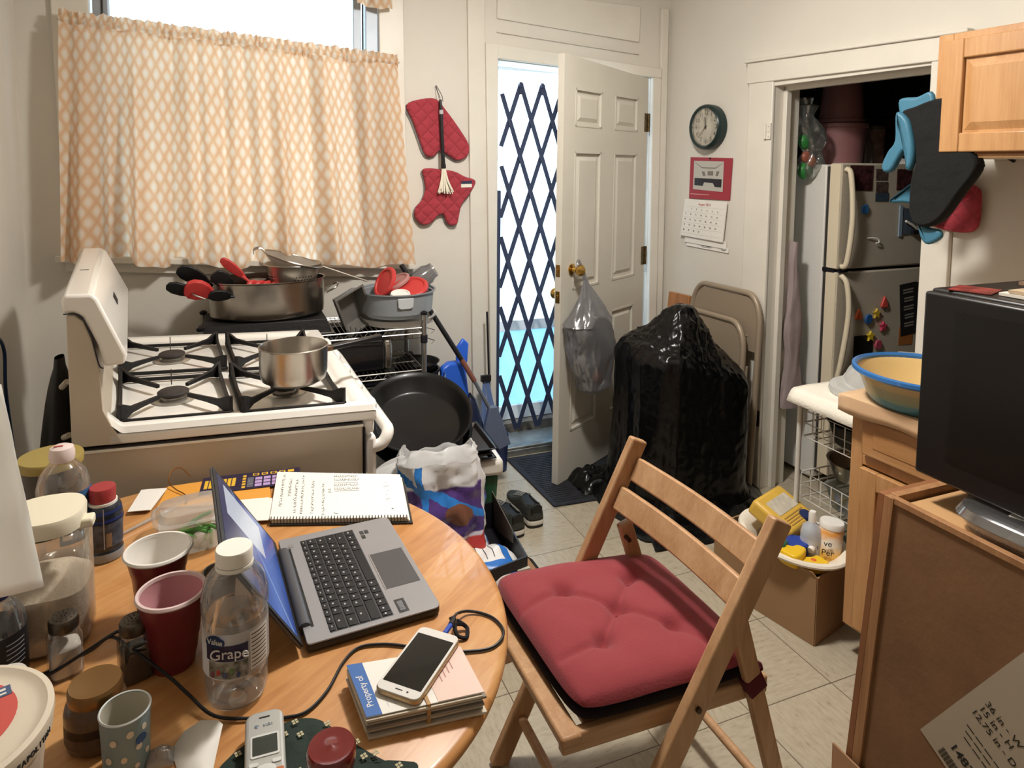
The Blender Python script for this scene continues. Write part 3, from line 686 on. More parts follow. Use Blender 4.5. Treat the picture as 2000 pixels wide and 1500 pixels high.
b = MB(); b.hexa([slope_pt(.75,.32,.001),slope_pt(.75,.75,.001),slope_pt(.25,.75,.001),slope_pt(.25,.32,.001),slope_pt(.75,.32,.004),slope_pt(.75,.75,.004),slope_pt(.25,.75,.004),slope_pt(.25,.32,.004)]); b.build('clock_panel', mat('panel_grey','c9c9c9',.3), rg)
b = MB(); b.hexa([slope_pt(.6,.36,.004),slope_pt(.6,.44,.004),slope_pt(.42,.44,.004),slope_pt(.42,.36,.004),slope_pt(.6,.36,.007),slope_pt(.6,.44,.007),slope_pt(.42,.44,.007),slope_pt(.42,.36,.007)]); b.build('clock_display', m_ink, rg)
b = MB()
c = P(0,.42,0)+UX.normalized()*.02+Vector((0,0,1.2165)); b.box(c,(.022,.006,.001)); b.build('top_mark', m_ink, rg)
# grates and burners
def grate(u0,u1,v0,v1):
    def Q(a, c, z): return tuple(P(u0+(u1-u0)*a, v0+(v1-v0)*c, ZT+z))
    fr = MB(); r = .0048
    ins = [(0,0),(1,0),(1,1),(0,1)]
    for i in range(4): a, c = ins[i]; d, e = ins[(i+1)%4]; fr.bar(Q(a,c,.004),Q(d,e,.004),.010,.010)
    g = thing('burner_grate', GL.pop(0), 'stove grate', M=Matrix.Translation(P((u0+u1)/2,(v0+v1)/2,ZT)), group=None)
    fr.build('base_frame', m_iron, g, bev=.002)
    for a, c in ins:
        m = MB(); hx, hc = .5+(a-.5)*.27, .5+(c-.5)*.27; q1 = Vector(Q(a,c,.0)); q2 = Vector(Q(hx,hc,.0)); d = (q2-q1); s = Vector((-d.y,d.x,0)).normalized()*.005
        pr = [(0,.0),(0,.047),(.10,.044),(.30,.030),(1,.024),(1,.014),(.55,.014),(.30,.012),(.12,.001)]
        m.prism([tuple(q1+d*t+Vector((0,0,z))-s) for t, z in pr], tuple(s*2)); m.build('finger', m_iron, g, bev=.0015)
    for k in (0,1):
        m = MB(); aa = Vector(Q(k,0,0)); bb_ = Vector(Q(k,1,0)); d = bb_-aa; s = Vector((.005*(1 if k == 0 else -1),0,0))
        pr = [(0,.004),(0,.047),(.08,.040),(.22,.022),(.5,.017),(.78,.022),(.92,.040),(1,.047),(1,.004),(.86,.012),(.5,.010),(.14,.012)]
        m.prism([tuple(aa+d*t+Vector((0,0,z))) for t, z in pr], tuple(s*1.6)); m.build('arched_side', m_iron, g, bev=.0015)
    return g
GL = ['black cast-iron grate on range, near left by backguard','black cast-iron grate on range under the saucepan','black cast-iron grate on range, far left by backguard','black cast-iron grate on range, far right behind saucepan']
gd = [(.135,.50,.04,.405),(.535,.895,.03,.385),(.135,.53,.475,.83),(.565,.90,.45,.815)]
for (u0,u1,v0,v1) in gd:
    grate(u0,u1,v0,v1)
    c = P((u0+u1)/2,(v0+v1)/2,ZT-.005)
    MB().lathe([(.058,0),(.052,.004),(.030,.005),(.030,.010)],c,28).build('burner_bowl', mat('chrome_dull','b9b4aa',.3,.8), rg)
    MB().lathe([(.026,.004),(.030,.012),(.040,.016),(.041,.022),(.036,.026),(.012,.027),(.0001,.028)],c,28).build('burner_head', m_burn, rg)
    MB().cyl(P((u0+u1)/2+.0,(v0+v1)/2+.14*1,ZT-.004), P((u0+u1)/2,(v0+v1)/2+.14,ZT+.042),.0016,6).build('igniter', m_burn, rg)
# saucepan
m_steel = mat('brushed_steel','b3aca2', .28, 1., var=.12, vs=30, scale=(1,1,.1))
m_steeld = mat('aged_steel','a8a198', .27, 1., var=.2, vs=9)
sp = thing('saucepan', 'stainless steel saucepan on near right burner of the range', 'pot', (.155,1.925,ZT+.0465))
c = (.155,1.925,ZT+.0465)
MB().lathe([(.0001,0),(.070,0),(.086,.010),(.091,.03),(.092,.098),(.094,.101),(.091,.103),(.089,.100),(.088,.03),(.080,.008),(.0001,.006)],c,48).build('pan_body', m_steel, sp)
b = MB(); b.bar((.252,1.962,ZT+.120),(.42,2.03,ZT+.125),.024,.014); b.build('handle', m_bp, sp, bev=.004)
MB().bar((.238,1.955,ZT+.121),(.262,1.966,ZT+.121),.026,.012).build('handle_bracket', m_steel, sp)
# ================================================================ wire shelving rack by the back wall
m_chrome = mat('chrome_wire','b9b7b2', .25, .9)
RZ = .815
rk = thing('wire_shelf_rack', 'chrome wire shelving rack against the back wall beside range', 'shelf', (.36,2.93,0))
rx0, rx1, ry0, ry1 = -.12, .787, 2.865, 3.185
def shelf(z, nm):
    b = MB()
    for k in range(46): x = rx0+.01+(rx1-rx0-.02)*k/45; b.cyl((x,ry0,z),(x,ry1,z),.0016,5)
    for y in (ry0,ry1): 
        b.cyl((rx0,y,z-.003),(rx1,y,z-.003),.0035,6); b.cyl((rx0,y,z-.028),(rx1,y,z-.028),.0035,6)
        n = 44; b.tube([(rx0+(rx1-rx0)*k/n,y,z-.004-(.024 if k%2 else 0)) for k in range(n+1)],.0018,5)
    for x in (rx0,rx1):
        b.cyl((x,ry0,z-.003),(x,ry1,z-.003),.0035,6); b.cyl((x,ry0,z-.028),(x,ry1,z-.028),.0035,6)
    for y in (ry0+.15,ry0+.30): b.cyl((rx0,y,z-.006),(rx1,y,z-.006),.003,6)
    b.build(nm, m_chrome, rk)
shelf(RZ,'wire_shelf'); shelf(.625,'wire_shelf'); shelf(.42,'wire_shelf'); shelf(.14,'wire_shelf')
for x in (rx0,rx1):
    for y in (ry0,ry1):
        b = MB(); b.cyl((x,y,.0),(x,y,RZ+.055),.0125,12); b.build('post', m_chrome, rk)
        b = MB(); b.lathe([(.0135,0),(.0155,.006),(.0155,.012),(.004,.018)],(x,y,RZ+.055),12); b.build('post_cap', m_blackmetal, rk)
        b = MB(); b.lathe([(.016,-.07),(.0165,-.04),(.0145,-.035)],(x,y,RZ),12); b.build('shelf_collar', m_blackmetal, rk)
# stockpot (oval roaster) with utensils
RP = RZ+.060
m_pan_ = mat('tray_rim_grey','6b6660',.4,.5)
op = thing('oval_roaster_pot', 'large oval steel roaster pot full of utensils on wire rack', 'pot', (.13,2.94,RP))
def oval(prof, c, a, b_, seg=56): return MB().lathe(prof, c, seg, sx=a, sy=b_)
c = (.142,3.03,RP+.010)
oval([(.0001,0),(.92,0),(.98,.01),(.99,.03),(1,.150),(1.03,.154),(1.03,.158),(.985,.156),(.97,.02),(.0001,.012)],c,.236,.15).build('pot_body', m_steeld, op)
for s_ in (-1,1):
    x = .135+s_*.236; b = MB(); b.tube(scurve([(x,2.90,RP+.115),(x+s_*.04,2.90,RP+.135),(x+s_*.052,2.94,RP+.145),(x+s_*.04,2.98,RP+.135),(x,2.98,RP+.115)],5),.004,8); b.build('loop_handle', m_steeld, op)
tr = thing('baking_tray', 'deep dark tray upside down under the oval roaster pot on wire rack', 'tray', (.13,3.03,RZ))
MB().hexa([(-.13,2.875,RZ+.003),(.39,2.875,RZ+.003),(.39,3.17,RZ+.003),(-.13,3.17,RZ+.003),(-.11,2.89,RP+.004),(.37,2.89,RP+.004),(.37,3.16,RP+.004),(-.11,3.16,RP+.004)]).build('tray_shell', m_iron, tr, bev=.004)
MB().bb(-.14,.40,2.868,3.178,RZ+.003,RZ+.009).build('tray_rim', m_pan_, tr, bev=.002)
m_uk = mat('utensil_black','121214',.5); m_ur = mat('silicone_red','c23a38',.45); 
def ut(nm, lab, m, a, head, L_, w, fl=.012, cat='utensil'):
    t = thing(nm, lab, cat, a, group='kitchen utensils in the oval roaster pot'); a = Vector(a); d = (Vector(head)-a).normalized(); e = a+d*L_
    MB().cyl(a, a+d*(L_*.62), .0065, 8).build('handle', m, t)
    s_ = d.cross(Vector((0,.9,.45))).normalized(); b = MB(); n_ = s_.cross(d).normalized()
    pts = []
    for t_, ww in ((.56,.25),(.66,.75),(.78,1),(.9,.95),(.98,.6),(1.0,.0)): pts.append(a+d*L_*t_+s_*w*ww)
    for t_, ww in ((.98,.6),(.9,.95),(.78,1),(.66,.75),(.56,.25)): pts.append(a+d*L_*t_-s_*w*ww)
    b.prism([tuple(q) for q in pts], tuple(n_*fl)); b.build('head', m, t, bev=.003)
    return t
z0 = RP+.07
ut('spatula','black plastic turner, uppermost left in the roaster pot',m_uk,(.06,3.010,z0),(-.19,2.950,RP+.225),.315,.035)
ut('serving_spoon','black plastic spoon lowest at far left in roaster pot',m_uk,(.02,2.970,z0),(-.19,2.930,RP+.15),.285,.028)
ut('spatula','black turner with broad head between two red utensils in roaster pot',m_uk,(.10,2.980,z0),(-.04,2.930,RP+.185),.23,.035)
ut('red_ladle','red ladle hanging over left rim of roaster pot',m_ur,(.06,2.950,z0+.02),(-.13,2.910,RP+.145),.25,.044,.022)
ut('red_spatula','long narrow red spatula sticking up from roaster pot',m_ur,(.17,2.970,z0),(-.02,2.950,RP+.245),.29,.020)
ut('serving_spoon','black spoon with handle slanting low in left of roaster pot',m_uk,(.12,2.950,z0+.03),(-.06,2.890,RP+.125),.22,.026)
t = thing('tongs','red silicone utensil heads piled in middle of roaster pot','utensil',(.13,2.990,RP+.1))
b = MB()
for k in range(5): b.tube(scurve([(.05+.03*k,2.940,RP+.125),(.07+.03*k,2.950,RP+.160-.004*k),(.10+.028*k,2.990,RP+.150),(.12+.02*k,3.020,RP+.12)],5),.012,8)
b.build('handle_bundle', m_ur, t)
# colander and strainer in the pot
co = thing('colander','perforated steel colander sitting in the oval roaster pot','colander',(.235,3.020,RP+.09))
c = (.245,3.010,RP+.110); b = MB(); seg = 56; prof = [(.06,0),(.085,.02),(.098,.05),(.106,.085),(.114,.115),(.118,.118)]
b.lathe(prof,c,seg,capt=False); b.build('bowl', mat('steel_light','b8b2a6',.35,.9), co, solid=.001)
b = MB()
for j,zz in enumerate((.035,.047,.059,.071)):
    r = .0915+.0205*(zz-.035)/.05*.85+.0018
    for k in range(48):
        if (k//6)%2: continue
        a = 2*pi*k/48+(j%2)*.04; b.ball((c[0]+r*cos(a),c[1]+r*sin(a),c[2]+zz),.0028,5,3)
b.build('perforations', m_blackmetal, co)
b = MB(); b.tube([(c[0]+.118*cos(2*pi*k/40),c[1]+.118*sin(2*pi*k/40),c[2]+.118) for k in range(40)],.003,6,closed=True); b.build('rim', m_steel, co)
st = thing('strainer','wire mesh strainer with long handle resting tilted on colander','strainer',(.25,3.020,RP+.2))
R2 = Matrix.Translation((.245,2.990,RP+.250)) @ Matrix.Rotation(.30,4,'Y') @ Matrix.Rotation(.06,4,'X')
b = MB(R2); b.tube([(.125*cos(2*pi*k/44),.105*sin(2*pi*k/44),0) for k in range(44)],.0035,6,closed=True); b.build('hoop', m_steel, st)
b = MB(R2); b.lathe([(.0001,-.055),(.04,-.05),(.08,-.036),(.108,-.016),(.122,0)],(0,0,0),40,sy=.85); b.build('mesh_bowl', clear('wire_mesh',(.55,.53,.5),.2,.4,diff=.25,dcol=(.5,.47,.43)), st)
b = MB(R2); b.tube([(.122,0,0),(.20,-.01,-.004),(.33,-.02,-.012)],.004,8); b.build('handle', m_steel, st)
b = MB(R2)
for dx in (-.02,.0,.02): b.tube(scurve([(-.12,dx*.7,0),(-.145,dx,.010),(-.165,dx,-.004),(-.16,dx,-.02)],4),.002,6)
b.build('rest_hooks', m_steel, st)
MB().cyl((.07,2.930,RP+.139),(.07,3.080,RP+.145),.004,6)
jl = thing('steel_lid','small round steel lid standing in the roaster pot','lid',(.10,3.050,RP+.14)); MB().lathe([(.04,0),(.038,.012),(.0001,.016)],(.10,3.050,RP+.148),24).build('lid_disc', m_steel, jl)

# grey loaf pan leaning
lp = thing('loaf_pan','grey metal loaf pan tipped on edge on wire rack','pan',(.50,2.88,RZ))
R3 = Matrix.Translation((.522,2.945,RZ+.012)) @ Matrix.Rotation(-.42,4,'Y') @ Matrix.Rotation(.35,4,'Z')
m_pan = mat('nonstick_grey','77746f',.45,.4); b = MB(R3)
def loaf(b, w, l, h, tpr, t=.0025):
    w2, l2 = w-2*tpr, l-2*tpr
    Pb = [(-w2/2,-l2/2,0),(w2/2,-l2/2,0),(w2/2,l2/2,0),(-w2/2,l2/2,0)]; Pt = [(-w/2,-l/2,h),(w/2,-l/2,h),(w/2,l/2,h),(-w/2,l/2,h)]; Pr = [(-w/2-.01,-l/2-.01,h),(w/2+.01,-l/2-.01,h),(w/2+.01,l/2+.01,h),(-w/2-.01,l/2+.01,h)]
    b.add(Pb+Pt+Pr, [(0,1,2,3),(0,1,5,4),(1,2,6,5),(2,3,7,6),(3,0,4,7),(4,5,9,8),(5,6,10,9),(6,7,11,10),(7,4,8,11)])
b.xf = R3 @ Matrix.Translation((0,0,.0)) @ Matrix.Rotation(pi/2,4,'X'); loaf(b,.11,.19,.07,.012); b.xf = R3 @ Matrix.Translation((0,.02,.09)) @ Matrix.Rotation(pi/2,4,'X')
b = MB(R3 @ Matrix.Translation((0,.05,.085)) @ Matrix.Rotation(pi/2+.2,4,'X')); loaf(b,.13,.17,.07,.014); b.build('pan_shell', m_pan, lp, solid=.002, bev=.001)
# grey tub with lids
m_gtub = mat('grey_plastic_tub','8e9296',.45, bump=.0)
gt = thing('round_tub','grey round plastic tub heaped with lids on white pan, right end of wire rack','tub',(.71,2.84,RZ+.02))
ox, oy, oz = .700,3.015,RZ+.036
prof = [(.0001,0),(.140,0),(.146,.01)]+[(.148+.012*k/8+(.002 if k%2 else 0),.015+.011*k) for k in range(9)]+[(.176,.110),(.176,.116),(.168,.114),(.160,.02),(.0001,.012)]
MB().lathe(prof,(ox,oy,oz),48).build('tub_body', m_gtub, gt)
b = MB(); 
for k in range(9): 
    a = radians(-106+3*k)
b.prism([(ox-.035,oy-.168,oz+.10),(ox+.035,oy-.168,oz+.10),(ox+.033,oy-.166,oz+.06),(ox+.02,oy-.163,oz+.052),(ox-.02,oy-.163,oz+.052),(ox-.033,oy-.166,oz+.06)],(0,-.006,0)); b.build('lift_tab', mat('tub_tab','c9ccce',.4), gt, bev=.002)
wp_ = thing('white_roasting_dish','white enamel dish beneath the grey tub on wire rack','dish',(ox,oy,RZ)); MB().lathe([(.0001,0),(.155,0),(.172,.030),(.178,.033),(.170,.028),(.15,.004),(.0001,.004)],(ox+.005,oy,RZ+.002),44).build('dish_body', m_enam, wp_)
for lab, m, x, y, z, rx_, ry_, r in (('red plastic container lid standing leaning, highest in grey tub',m_ur,ox-.055,oy,oz+.145,.5,1.05,.075),('red plastic container lid lying near front of grey tub',m_ur,ox+.045,oy-.06,oz+.125,.35,.25,.085),('clear pink container lid between red lids in grey tub',mat('pink_clear_lid','b3807c',.3),ox,oy+.02,oz+.140,.1,.5,.07),('white round container lid at front rim of grey tub',mat('white_plastic','e9e6df'),ox-.01,oy-.11,oz+.105,.25,.05,.045),('black container lid at right of grey tub',m_bp,ox+.10,oy+.02,oz+.125,.1,-.6,.05)):
    t = thing('container_lid', lab, 'lid', (x,y,z), group='container lids in the grey tub')
    R_ = Matrix.Translation((x,y,z)) @ Matrix.Rotation(rx_,4,'X') @ Matrix.Rotation(-ry_,4,'Y')
    MB(R_).lathe([(.0001,.004),(r*.75,.004),(r*.8,.010),(r*.92,.010),(r,.004),(r,-.006),(r*.93,-.006),(r*.9,.004),(r*.75,0),(.0001,0)],(0,0,0),30).build('lid_disc', m, t)
t = thing('glass_jar','smoky glass jar lying in grey tub beside red lids','jar',(ox+.09,oy+.0,oz+.1)); MB(Matrix.Translation((ox+.075,oy+.06,oz+.11)) @ Matrix.Rotation(1.0,4,'Y')).lathe([(.0001,0),(.045,0),(.048,.01),(.048,.10),(.038,.12),(.036,.14)],(0,0,0),24,capt=False).build('jar_body', clear('smoky_glass',(.6,.6,.62),.15,.1,diff=.2,dcol=(.3,.3,.32)), t)
# toasters on the middle level, right behind the range
m_toast = mat('toaster_black','161517',.2,coat=.4)
for i,(x,y,z,rz) in enumerate(((.485,2.965,.630,.06),(.525,2.955,.425,.03))):
    t = thing('toaster', ['black toaster with steel ends on upper shelf under wire rack top','black toaster with steel ends on lower shelf of wire rack'][i], 'toaster', M=TR(x,y,z,rz=rz)); M = MATW[t]
    b = MB(M); b.prism([(-.13,-.075,.0),(-.13,-.075,.10),(-.13,-.055,.135),(-.13,.055,.135),(-.13,.075,.10),(-.13,.075,0)],(.26,0,0)); b.build('shell', m_toast, t, bev=.008)
    for s_ in (-1,1):
        b = MB(M); b.prism([(s_*.13,-.072,.0),(s_*.13,-.072,.10),(s_*.13,-.052,.132),(s_*.13,.052,.132),(s_*.13,.072,.10),(s_*.13,.072,0)],(s_*.035,0,0)); b.build('steel_end', m_steel, t, bev=.01)
        MB(M).bb(-.11,.11,s_*.03-.010,s_*.03+.010,.1352,.137).build('slot', m_blackmetal, t)
    MB(M).bb(.166,.178,-.02,.02,.07,.082).build('lever', m_bp, t)
t = thing('dark_fill_crate','added dark crate filling the black area on bottom shelf of wire rack','crate',(.35,3.02,.145)); b = MB(); b.bb(-.05,.74,2.885,3.165,.145,.395); b.build('crate_body', mat('dark_fill','1b1a1c',.6), t, bev=.01)  # dark block added to keep the space low in the rack black
for z in (.18,.25,.32): MB().bb(-.055,.745,2.877,2.886,z,z+.02).build('rib', mat('dark_fill','1b1a1c'), t)
for z_, lab_ in ((.436,'added dark backdrop box at back of lower rack shelf behind toaster'),(.641,'added dark backdrop box at back of upper rack shelf behind toaster')):  # dark boxes added to hide the lit wall and darken the shelves
    t = thing('backdrop_box', lab_, 'box', (.4,3.12,z_)); b = MB(); b.bb(.02,.66,3.085,3.165,z_,z_+.135); b.build('box_body', mat('dark_fill','1b1a1c'), t, bev=.006); MB().bb(.015,.665,3.08,3.17,z_+.135,z_+.15).build('box_lid', mat('dark_fill','1b1a1c'), t)
# black bucket / pan stack
bk = thing('black_bucket','black bucket with wire bail on shelf below wire rack top','bucket',(.83,2.92,.50)); c = (.800,3.03,.425)
MB().lathe([(.0001,0),(.085,0),(.100,.14),(.106,.145),(.106,.155),(.098,.153),(.083,.01),(.0001,.008)],c,36).build('bucket_body', m_bp, bk)
b = MB(); b.tube(scurve([(c[0]-.105,c[1],c[2]+.14),(c[0]-.10,c[1]-.12,c[2]+.14),(c[0],c[1]-.15,c[2]+.10),(c[0]+.10,c[1]-.12,c[2]+.14),(c[0]+.105,c[1],c[2]+.14)],6),.0025,6); b.build('wire_bail', m_chrome, bk)
t = thing('black_skillet','black skillet resting on top of black bucket','pan',(.87,2.93,.6)); MB().lathe([(.0001,0),(.085,0),(.10,.03),(.105,.032),(.098,.03),(.083,.004),(.0001,.003)],(.800,3.03,.584),36).build('pan_body', m_iron, t); MB().bar((.80,3.12,.615),(.80,3.17,.62),.018,.008).build('handle', m_iron, t)
t = thing('wire_basket','wire basket hanging under right end of wire rack','basket',(.8,3.0,.7)); b = MB()
for k in range(8): b.cyl((.66+.02*k,3.12,.70),(.66+.02*k,3.12,.80),.0018,5)
for z in (.70,.75,.80): b.tube([(.65,3.12,z),(.86,3.12,z),(.89,3.05,z),(.86,3.0,z)],.002,5)
b.build('wire_grid', m_chrome, t)
# blue dustpan and brush, mops
m_blue = mat('blue_plastic','2f66d8',.35)
dp = thing('dustpan','bright blue long-handled dustpan leaning on wall beside the doorway','dustpan',(1.03,2.98,0))
b = MB(); b.prism([(.90,2.96,.33),(.90,2.96,.585),(.94,2.97,.605),(1.01,2.99,.60),(1.03,2.99,.56),(1.06,2.99,.33),(1.02,2.98,.12),(.93,2.96,.12)],(.0,.05,.0)); b.build('pan_body', m_blue, dp, bev=.012)
b = MB(); b.prism([(.99,3.02,.58),(.995,3.03,.66),(1.03,3.04,.70),(1.06,3.04,.67),(1.05,3.03,.58)],(0,.022,0)); b.build('hand_grip', m_blue, dp, bev=.008)
bw = thing('floor_mop','long black-handled mop leaning diagonally from the window sill to floor','mop',(1.2,2.95,0))
b = MB(); b.cyl((.735,3.08,1.065),(.995,2.96,.62),.012,10); b.build('upper_handle', m_bp, bw)
b = MB(); b.cyl((.995,2.96,.62),(1.05,2.93,.52),.012,10); b.build('wood_ferrule', mat('reddish_wood','7a4a3a',.5), bw)
b = MB(); b.cyl((1.05,2.93,.52),(1.16,2.88,.30),.009,10); b.build('lower_handle', mat('grey_metal','8b8f96',.3,.7), bw)
b = MB(); b.prism([(1.11,2.885,.40),(1.15,2.885,.40),(1.21,2.86,.22),(1.15,2.86,.20),(1.08,2.87,.30)],(0,.03,0)); b.build('clamp_head', mat('blue_grey_plastic','59657d',.4), bw, bev=.004)
pl = thing('thin_rod','thin dark rod standing against left trim of exterior doorway','rod',(1.14,3.12,0)); MB().cyl((1.185,3.13,.80),(1.205,3.10,.02),.0055,8).build('rod_shaft', m_blackmetal, pl)
nb = thing('navy_duffel_bag','dark navy cloth bag slumped on floor beside the doorway','bag',(1.13,2.85,0))
def nbf(u, v):
    a = 2*pi*u; r = (sin(pi*min(1,.5*v+.42)))**.8 if v < .98 else .02
    z = .44*v; return (1.07+.100*r*cos(a)*(1-.45*v)-.02*v+.012*noise.noise(Vector((a,v*4,1))), 3.00+.11*r*sin(a)*(1-.4*v), z+.012*noise.noise(Vector((cos(a)*2,v*5,2))))
MB().grid(nbf, 32, 16).build('bag_cloth', mat('navy_nylon','1c2340',.45,bump=.3,bs=20), nb)
bb2 = thing('small_bin','small navy plastic bin with paper by the doorway','bin',(1.22,2.78,0)); c=(1.235,3.075,0)
MB().lathe([(.0001,.0),(.040,0),(.048,.18),(.052,.185),(.048,.183),(.038,.01),(.0001,.01)],c,24).build('bin_body', mat('navy_plastic','24305c',.4), bb2); MB().ball((1.235,3.075,.175),.04,10,7,sc=(1,.8,.5)).build('crumpled_paper', m_paper, bb2)
bs_ = thing('broom_bristles','splayed whisk broom with blue-grey bristles standing against door trim','broom',(1.2,3.05,0)); b = MB(); rr = random.Random(5)
for k in range(60): x = rr.uniform(-.05,.05); b.tube([(1.17+x*.3,3.10,.46),(1.185+x,3.08,.22)],.0013,4)
b.build('bristles', mat('bristle_blue_grey','6f86b4',.6), bs_); MB().box((1.17,3.10,.47),(.05,.02,.03)).build('bristle_cap', m_blackmetal, bs_)
# cooler
m_coolg = mat('cooler_green','1f5137',.4, bump=.02)
m_coolw = mat('cooler_white','e6e1d6',.35)
cr = thing('cooler','dark green picnic cooler with white lid on the floor','cooler',M=TR(.700,2.545,0,rz=-.10)); M = MATW[cr]
b = MB(M); b.hexa([(-.25,-.13,0),(.255,-.13,0),(.255,.15,0),(-.25,.15,0),(-.27,-.15,.33),(.27,-.15,.33),(.27,.17,.33),(-.27,.17,.33)]); b.build('body', m_coolg, cr, bev=.02, bseg=4)
b = MB(M); b.bb(-.285,.285,-.165,.185,.33,.395); b.build('lid', m_coolw, cr, bev=.018, bseg=4)
b = MB(M); b.bb(.16,.25,-.14,.15,.396,.400); b.build('lid_groove', mat('cooler_white_shadow','d8d2c6',.4), cr, bev=.003)
# roasting pan leaning on cooler
rp = thing('oval_roasting_pan','large black oval roasting pan tilted up on cooler beside range','pan',M=I4)
R4 = Matrix.Translation((.655,2.47,.585)) @ Matrix.Rotation(-.10,4,'Z') @ Matrix.Rotation(.30,4,'X') @ Matrix.Rotation(-.04,4,'Y')
rp.matrix_world = Matrix.Translation((.655,2.47,.40)); MATW[rp] = rp.matrix_world.copy()
m_roast = mat('black_enamel','09090a',.36,coat=.08,var=.2,vs=90)
MB(R4).lathe([(.0001,-.062),(.78,-.062),(.84,-.055),(.93,-.012),(.97,-.005),(1.0,.004),(1.01,.012),(.975,.010),(.92,-.004),(.80,-.05),(.76,-.056),(.0001,-.056)],(0,0,0),64,sx=.205,sy=.245).build('pan_body', m_roast, rp)
rl = thing('roasting_pan','black oval pan nested under the tilted roasting pan','pan',M=Matrix.Translation((.655,2.47,.40)))
R5 = R4 @ Matrix.Translation((.005,-.0,-.075))
MB(R5).lathe([(.0001,-.055),(.78,-.055),(.85,-.045),(.95,0),(1.0,.004),(1.0,.008),(.94,.004),(.83,-.04),(.0001,-.05)],(0,0,0),64,sx=.205,sy=.245).build('pan_body', m_roast, rl)
m_cs = mat('cookie_sheet_dark','2c2522',.35,.5,var=.3,vs=20)
for k,(z,dx) in enumerate(((.398,.0),(.415,-.012),(.432,.008))):
    t = thing('baking_sheet', ['lowest','middle','topmost'][k]+' dark baking sheet in stack on cooler lid','baking sheet',(.72,2.52,z)); b = MB(TR(.745+dx,2.50,z+.001,rz=-.05)); loaf(b,.37,.27,.012,.012); b.build('sheet_pan', m_cs, t, solid=.002)
# ================================================================ mat, shoes, bags on the floor
m_mat = mat('rubber_mat','23242b',.75, bump=.5, bs=160)
dm = thing('door_mat','black ribbed rubber door mat lying before the exterior door','mat',(1.75,2.88,0))
b = MB(); b.prism([(1.31,3.165,.0005),(1.325,2.63,.0005),(2.22,2.575,.0005),(2.225,3.15,.0005)][::-1],(0,0,.009)); b.build('mat_base', m_mat, dm, bev=.003)
b = MB()
for i in range(26):
    y = 2.66+.0185*i; b.bar((1.345,y,.010),(2.19,y-.03,.010),.007,.003)
b.build('ribs', m_mat, dm)
m_shoe = mat('shoe_charcoal','34352f',.8,bump=.4,bs=120); m_sole = mat('shoe_sole_white','e2ddd2',.6); m_shb = mat('shoe_black','161616',.6)
def shoe(x, y, rz, lab):
    t = thing('sneaker', lab, 'shoe', M=TR(x,y,0,rz=rz), group='pair of sneakers beside the cooler'); M = MATW[t]
    # outline of sole, heel at y=0, toe at y=.28
    ol = spoly([(-.030,.005),(.030,.005),(.038,.05),(.036,.11),(.046,.19),(.040,.25),(.0,.285),(-.036,.25),(-.044,.19),(-.034,.11),(-.038,.05)],3)
    b = MB(M); b.prism([(p.x,p.y,.0) for p in ol],(0,0,.012)); b.build('outsole', m_shb, t, bev=.003)
    b = MB(M); b.prism([(p.x*1.03,p.y-.002,.010) for p in ol],(0,0,.026)); b.build('midsole', m_sole, t, bev=.007)
    n = len(ol); vs = []; fs = []
    cyl_ = Vector((0,.13)); L_ = 9
    for j in range(L_):
        v = j/(L_-1)
        for p in ol:
            yy = p.y/.285; hh = (.098-.055*max(0,yy-.30)/.7) if yy > .30 else .098-.004*(.3-yy)
            if .05 < yy < .42 and v > .8: hh -= .012*sin((yy-.05)/.37*pi)
            sx_ = 1-.42*v**2.2; cy_ = .12+(p.y-.12)*(1-.10*v if p.y < .12 else 1-.55*max(0,v)**2)
            vs.append((p.x*.97*sx_, cy_, .034+(hh-.034)*v))
    for j in range(L_-1):
        for i in range(n): k = (i+1)%n; fs.append((j*n+i,j*n+k,(j+1)*n+k,(j+1)*n+i))
    b = MB(M); b.add(vs, fs); b.build('upper', m_shoe, t, solid=.004, ang=3)
    b = MB(M); b.add([(p.x*.5, .055+(p.y-.12)*.45+.035, .080) for p in ol],[tuple(range(n))]); b.build('insole', m_shb, t)
    b = MB(M); b.prism([(-.024,.005,.055),(.024,.005,.055),(.026,.0,.090),(0,-.001,.106),(-.026,.0,.090)],(0,.010,0)); b.build('heel_tab', m_shb, t, bev=.003)
    for k in range(4):
        y_ = .12+.026*k; z_ = .094-.011*k; MB(M).tube([(-.025,y_,z_-.004),(0,y_+.006,z_+.004),(.025,y_,z_-.004)],.0028,6).build('lace', mat('lace_grey','7b7b78',.8), t)
shoe(1.075,2.455,.06,'dark grey sneaker with white sole, nearer to the cooler'); shoe(1.180,2.500,.0,'dark grey sneaker with white sole, farther from the cooler')
# stack: carton, black shoe box, printed bags
m_card = mat('corrugated_cardboard','9c7656',.85,var=.08,vs=8)
ct_ = thing('cardboard_carton','brown cardboard carton at bottom under the black shoe box','box',(.77,2.0,0)); b = MB(); b.hexa([(.58,1.80,0),(.955,1.84,0),(.955,2.13,0),(.58,2.13,0),(.58,1.80,.135),(.965,1.84,.135),(.965,2.13,.135),(.58,2.13,.135)]); b.build('carton_body', m_card, ct_, bev=.003)
b = MB(); b.hexa([(.966,1.84,.04),(.975,1.86,.04),(.975,2.12,.04),(.966,2.12,.04),(.966,1.84,.134),(.985,1.86,.12),(.985,2.12,.12),(.966,2.12,.134)]); b.build('dark_flap', mat('dark_flap_black','1b1917',.7), ct_)
m_sb = mat('shoebox_black','17161b',.45); m_sbi = mat('shoebox_inner','5e5850',.8)
sb = thing('shoe_box','open black shoe box without lid, on brown carton','box',(.80,2.1,.136))
b = MB(); z0,z1 = .137,.245; A = (.64,1.90); B = (.888,1.955); Cc = (.925,2.33); D = (.67,2.33)
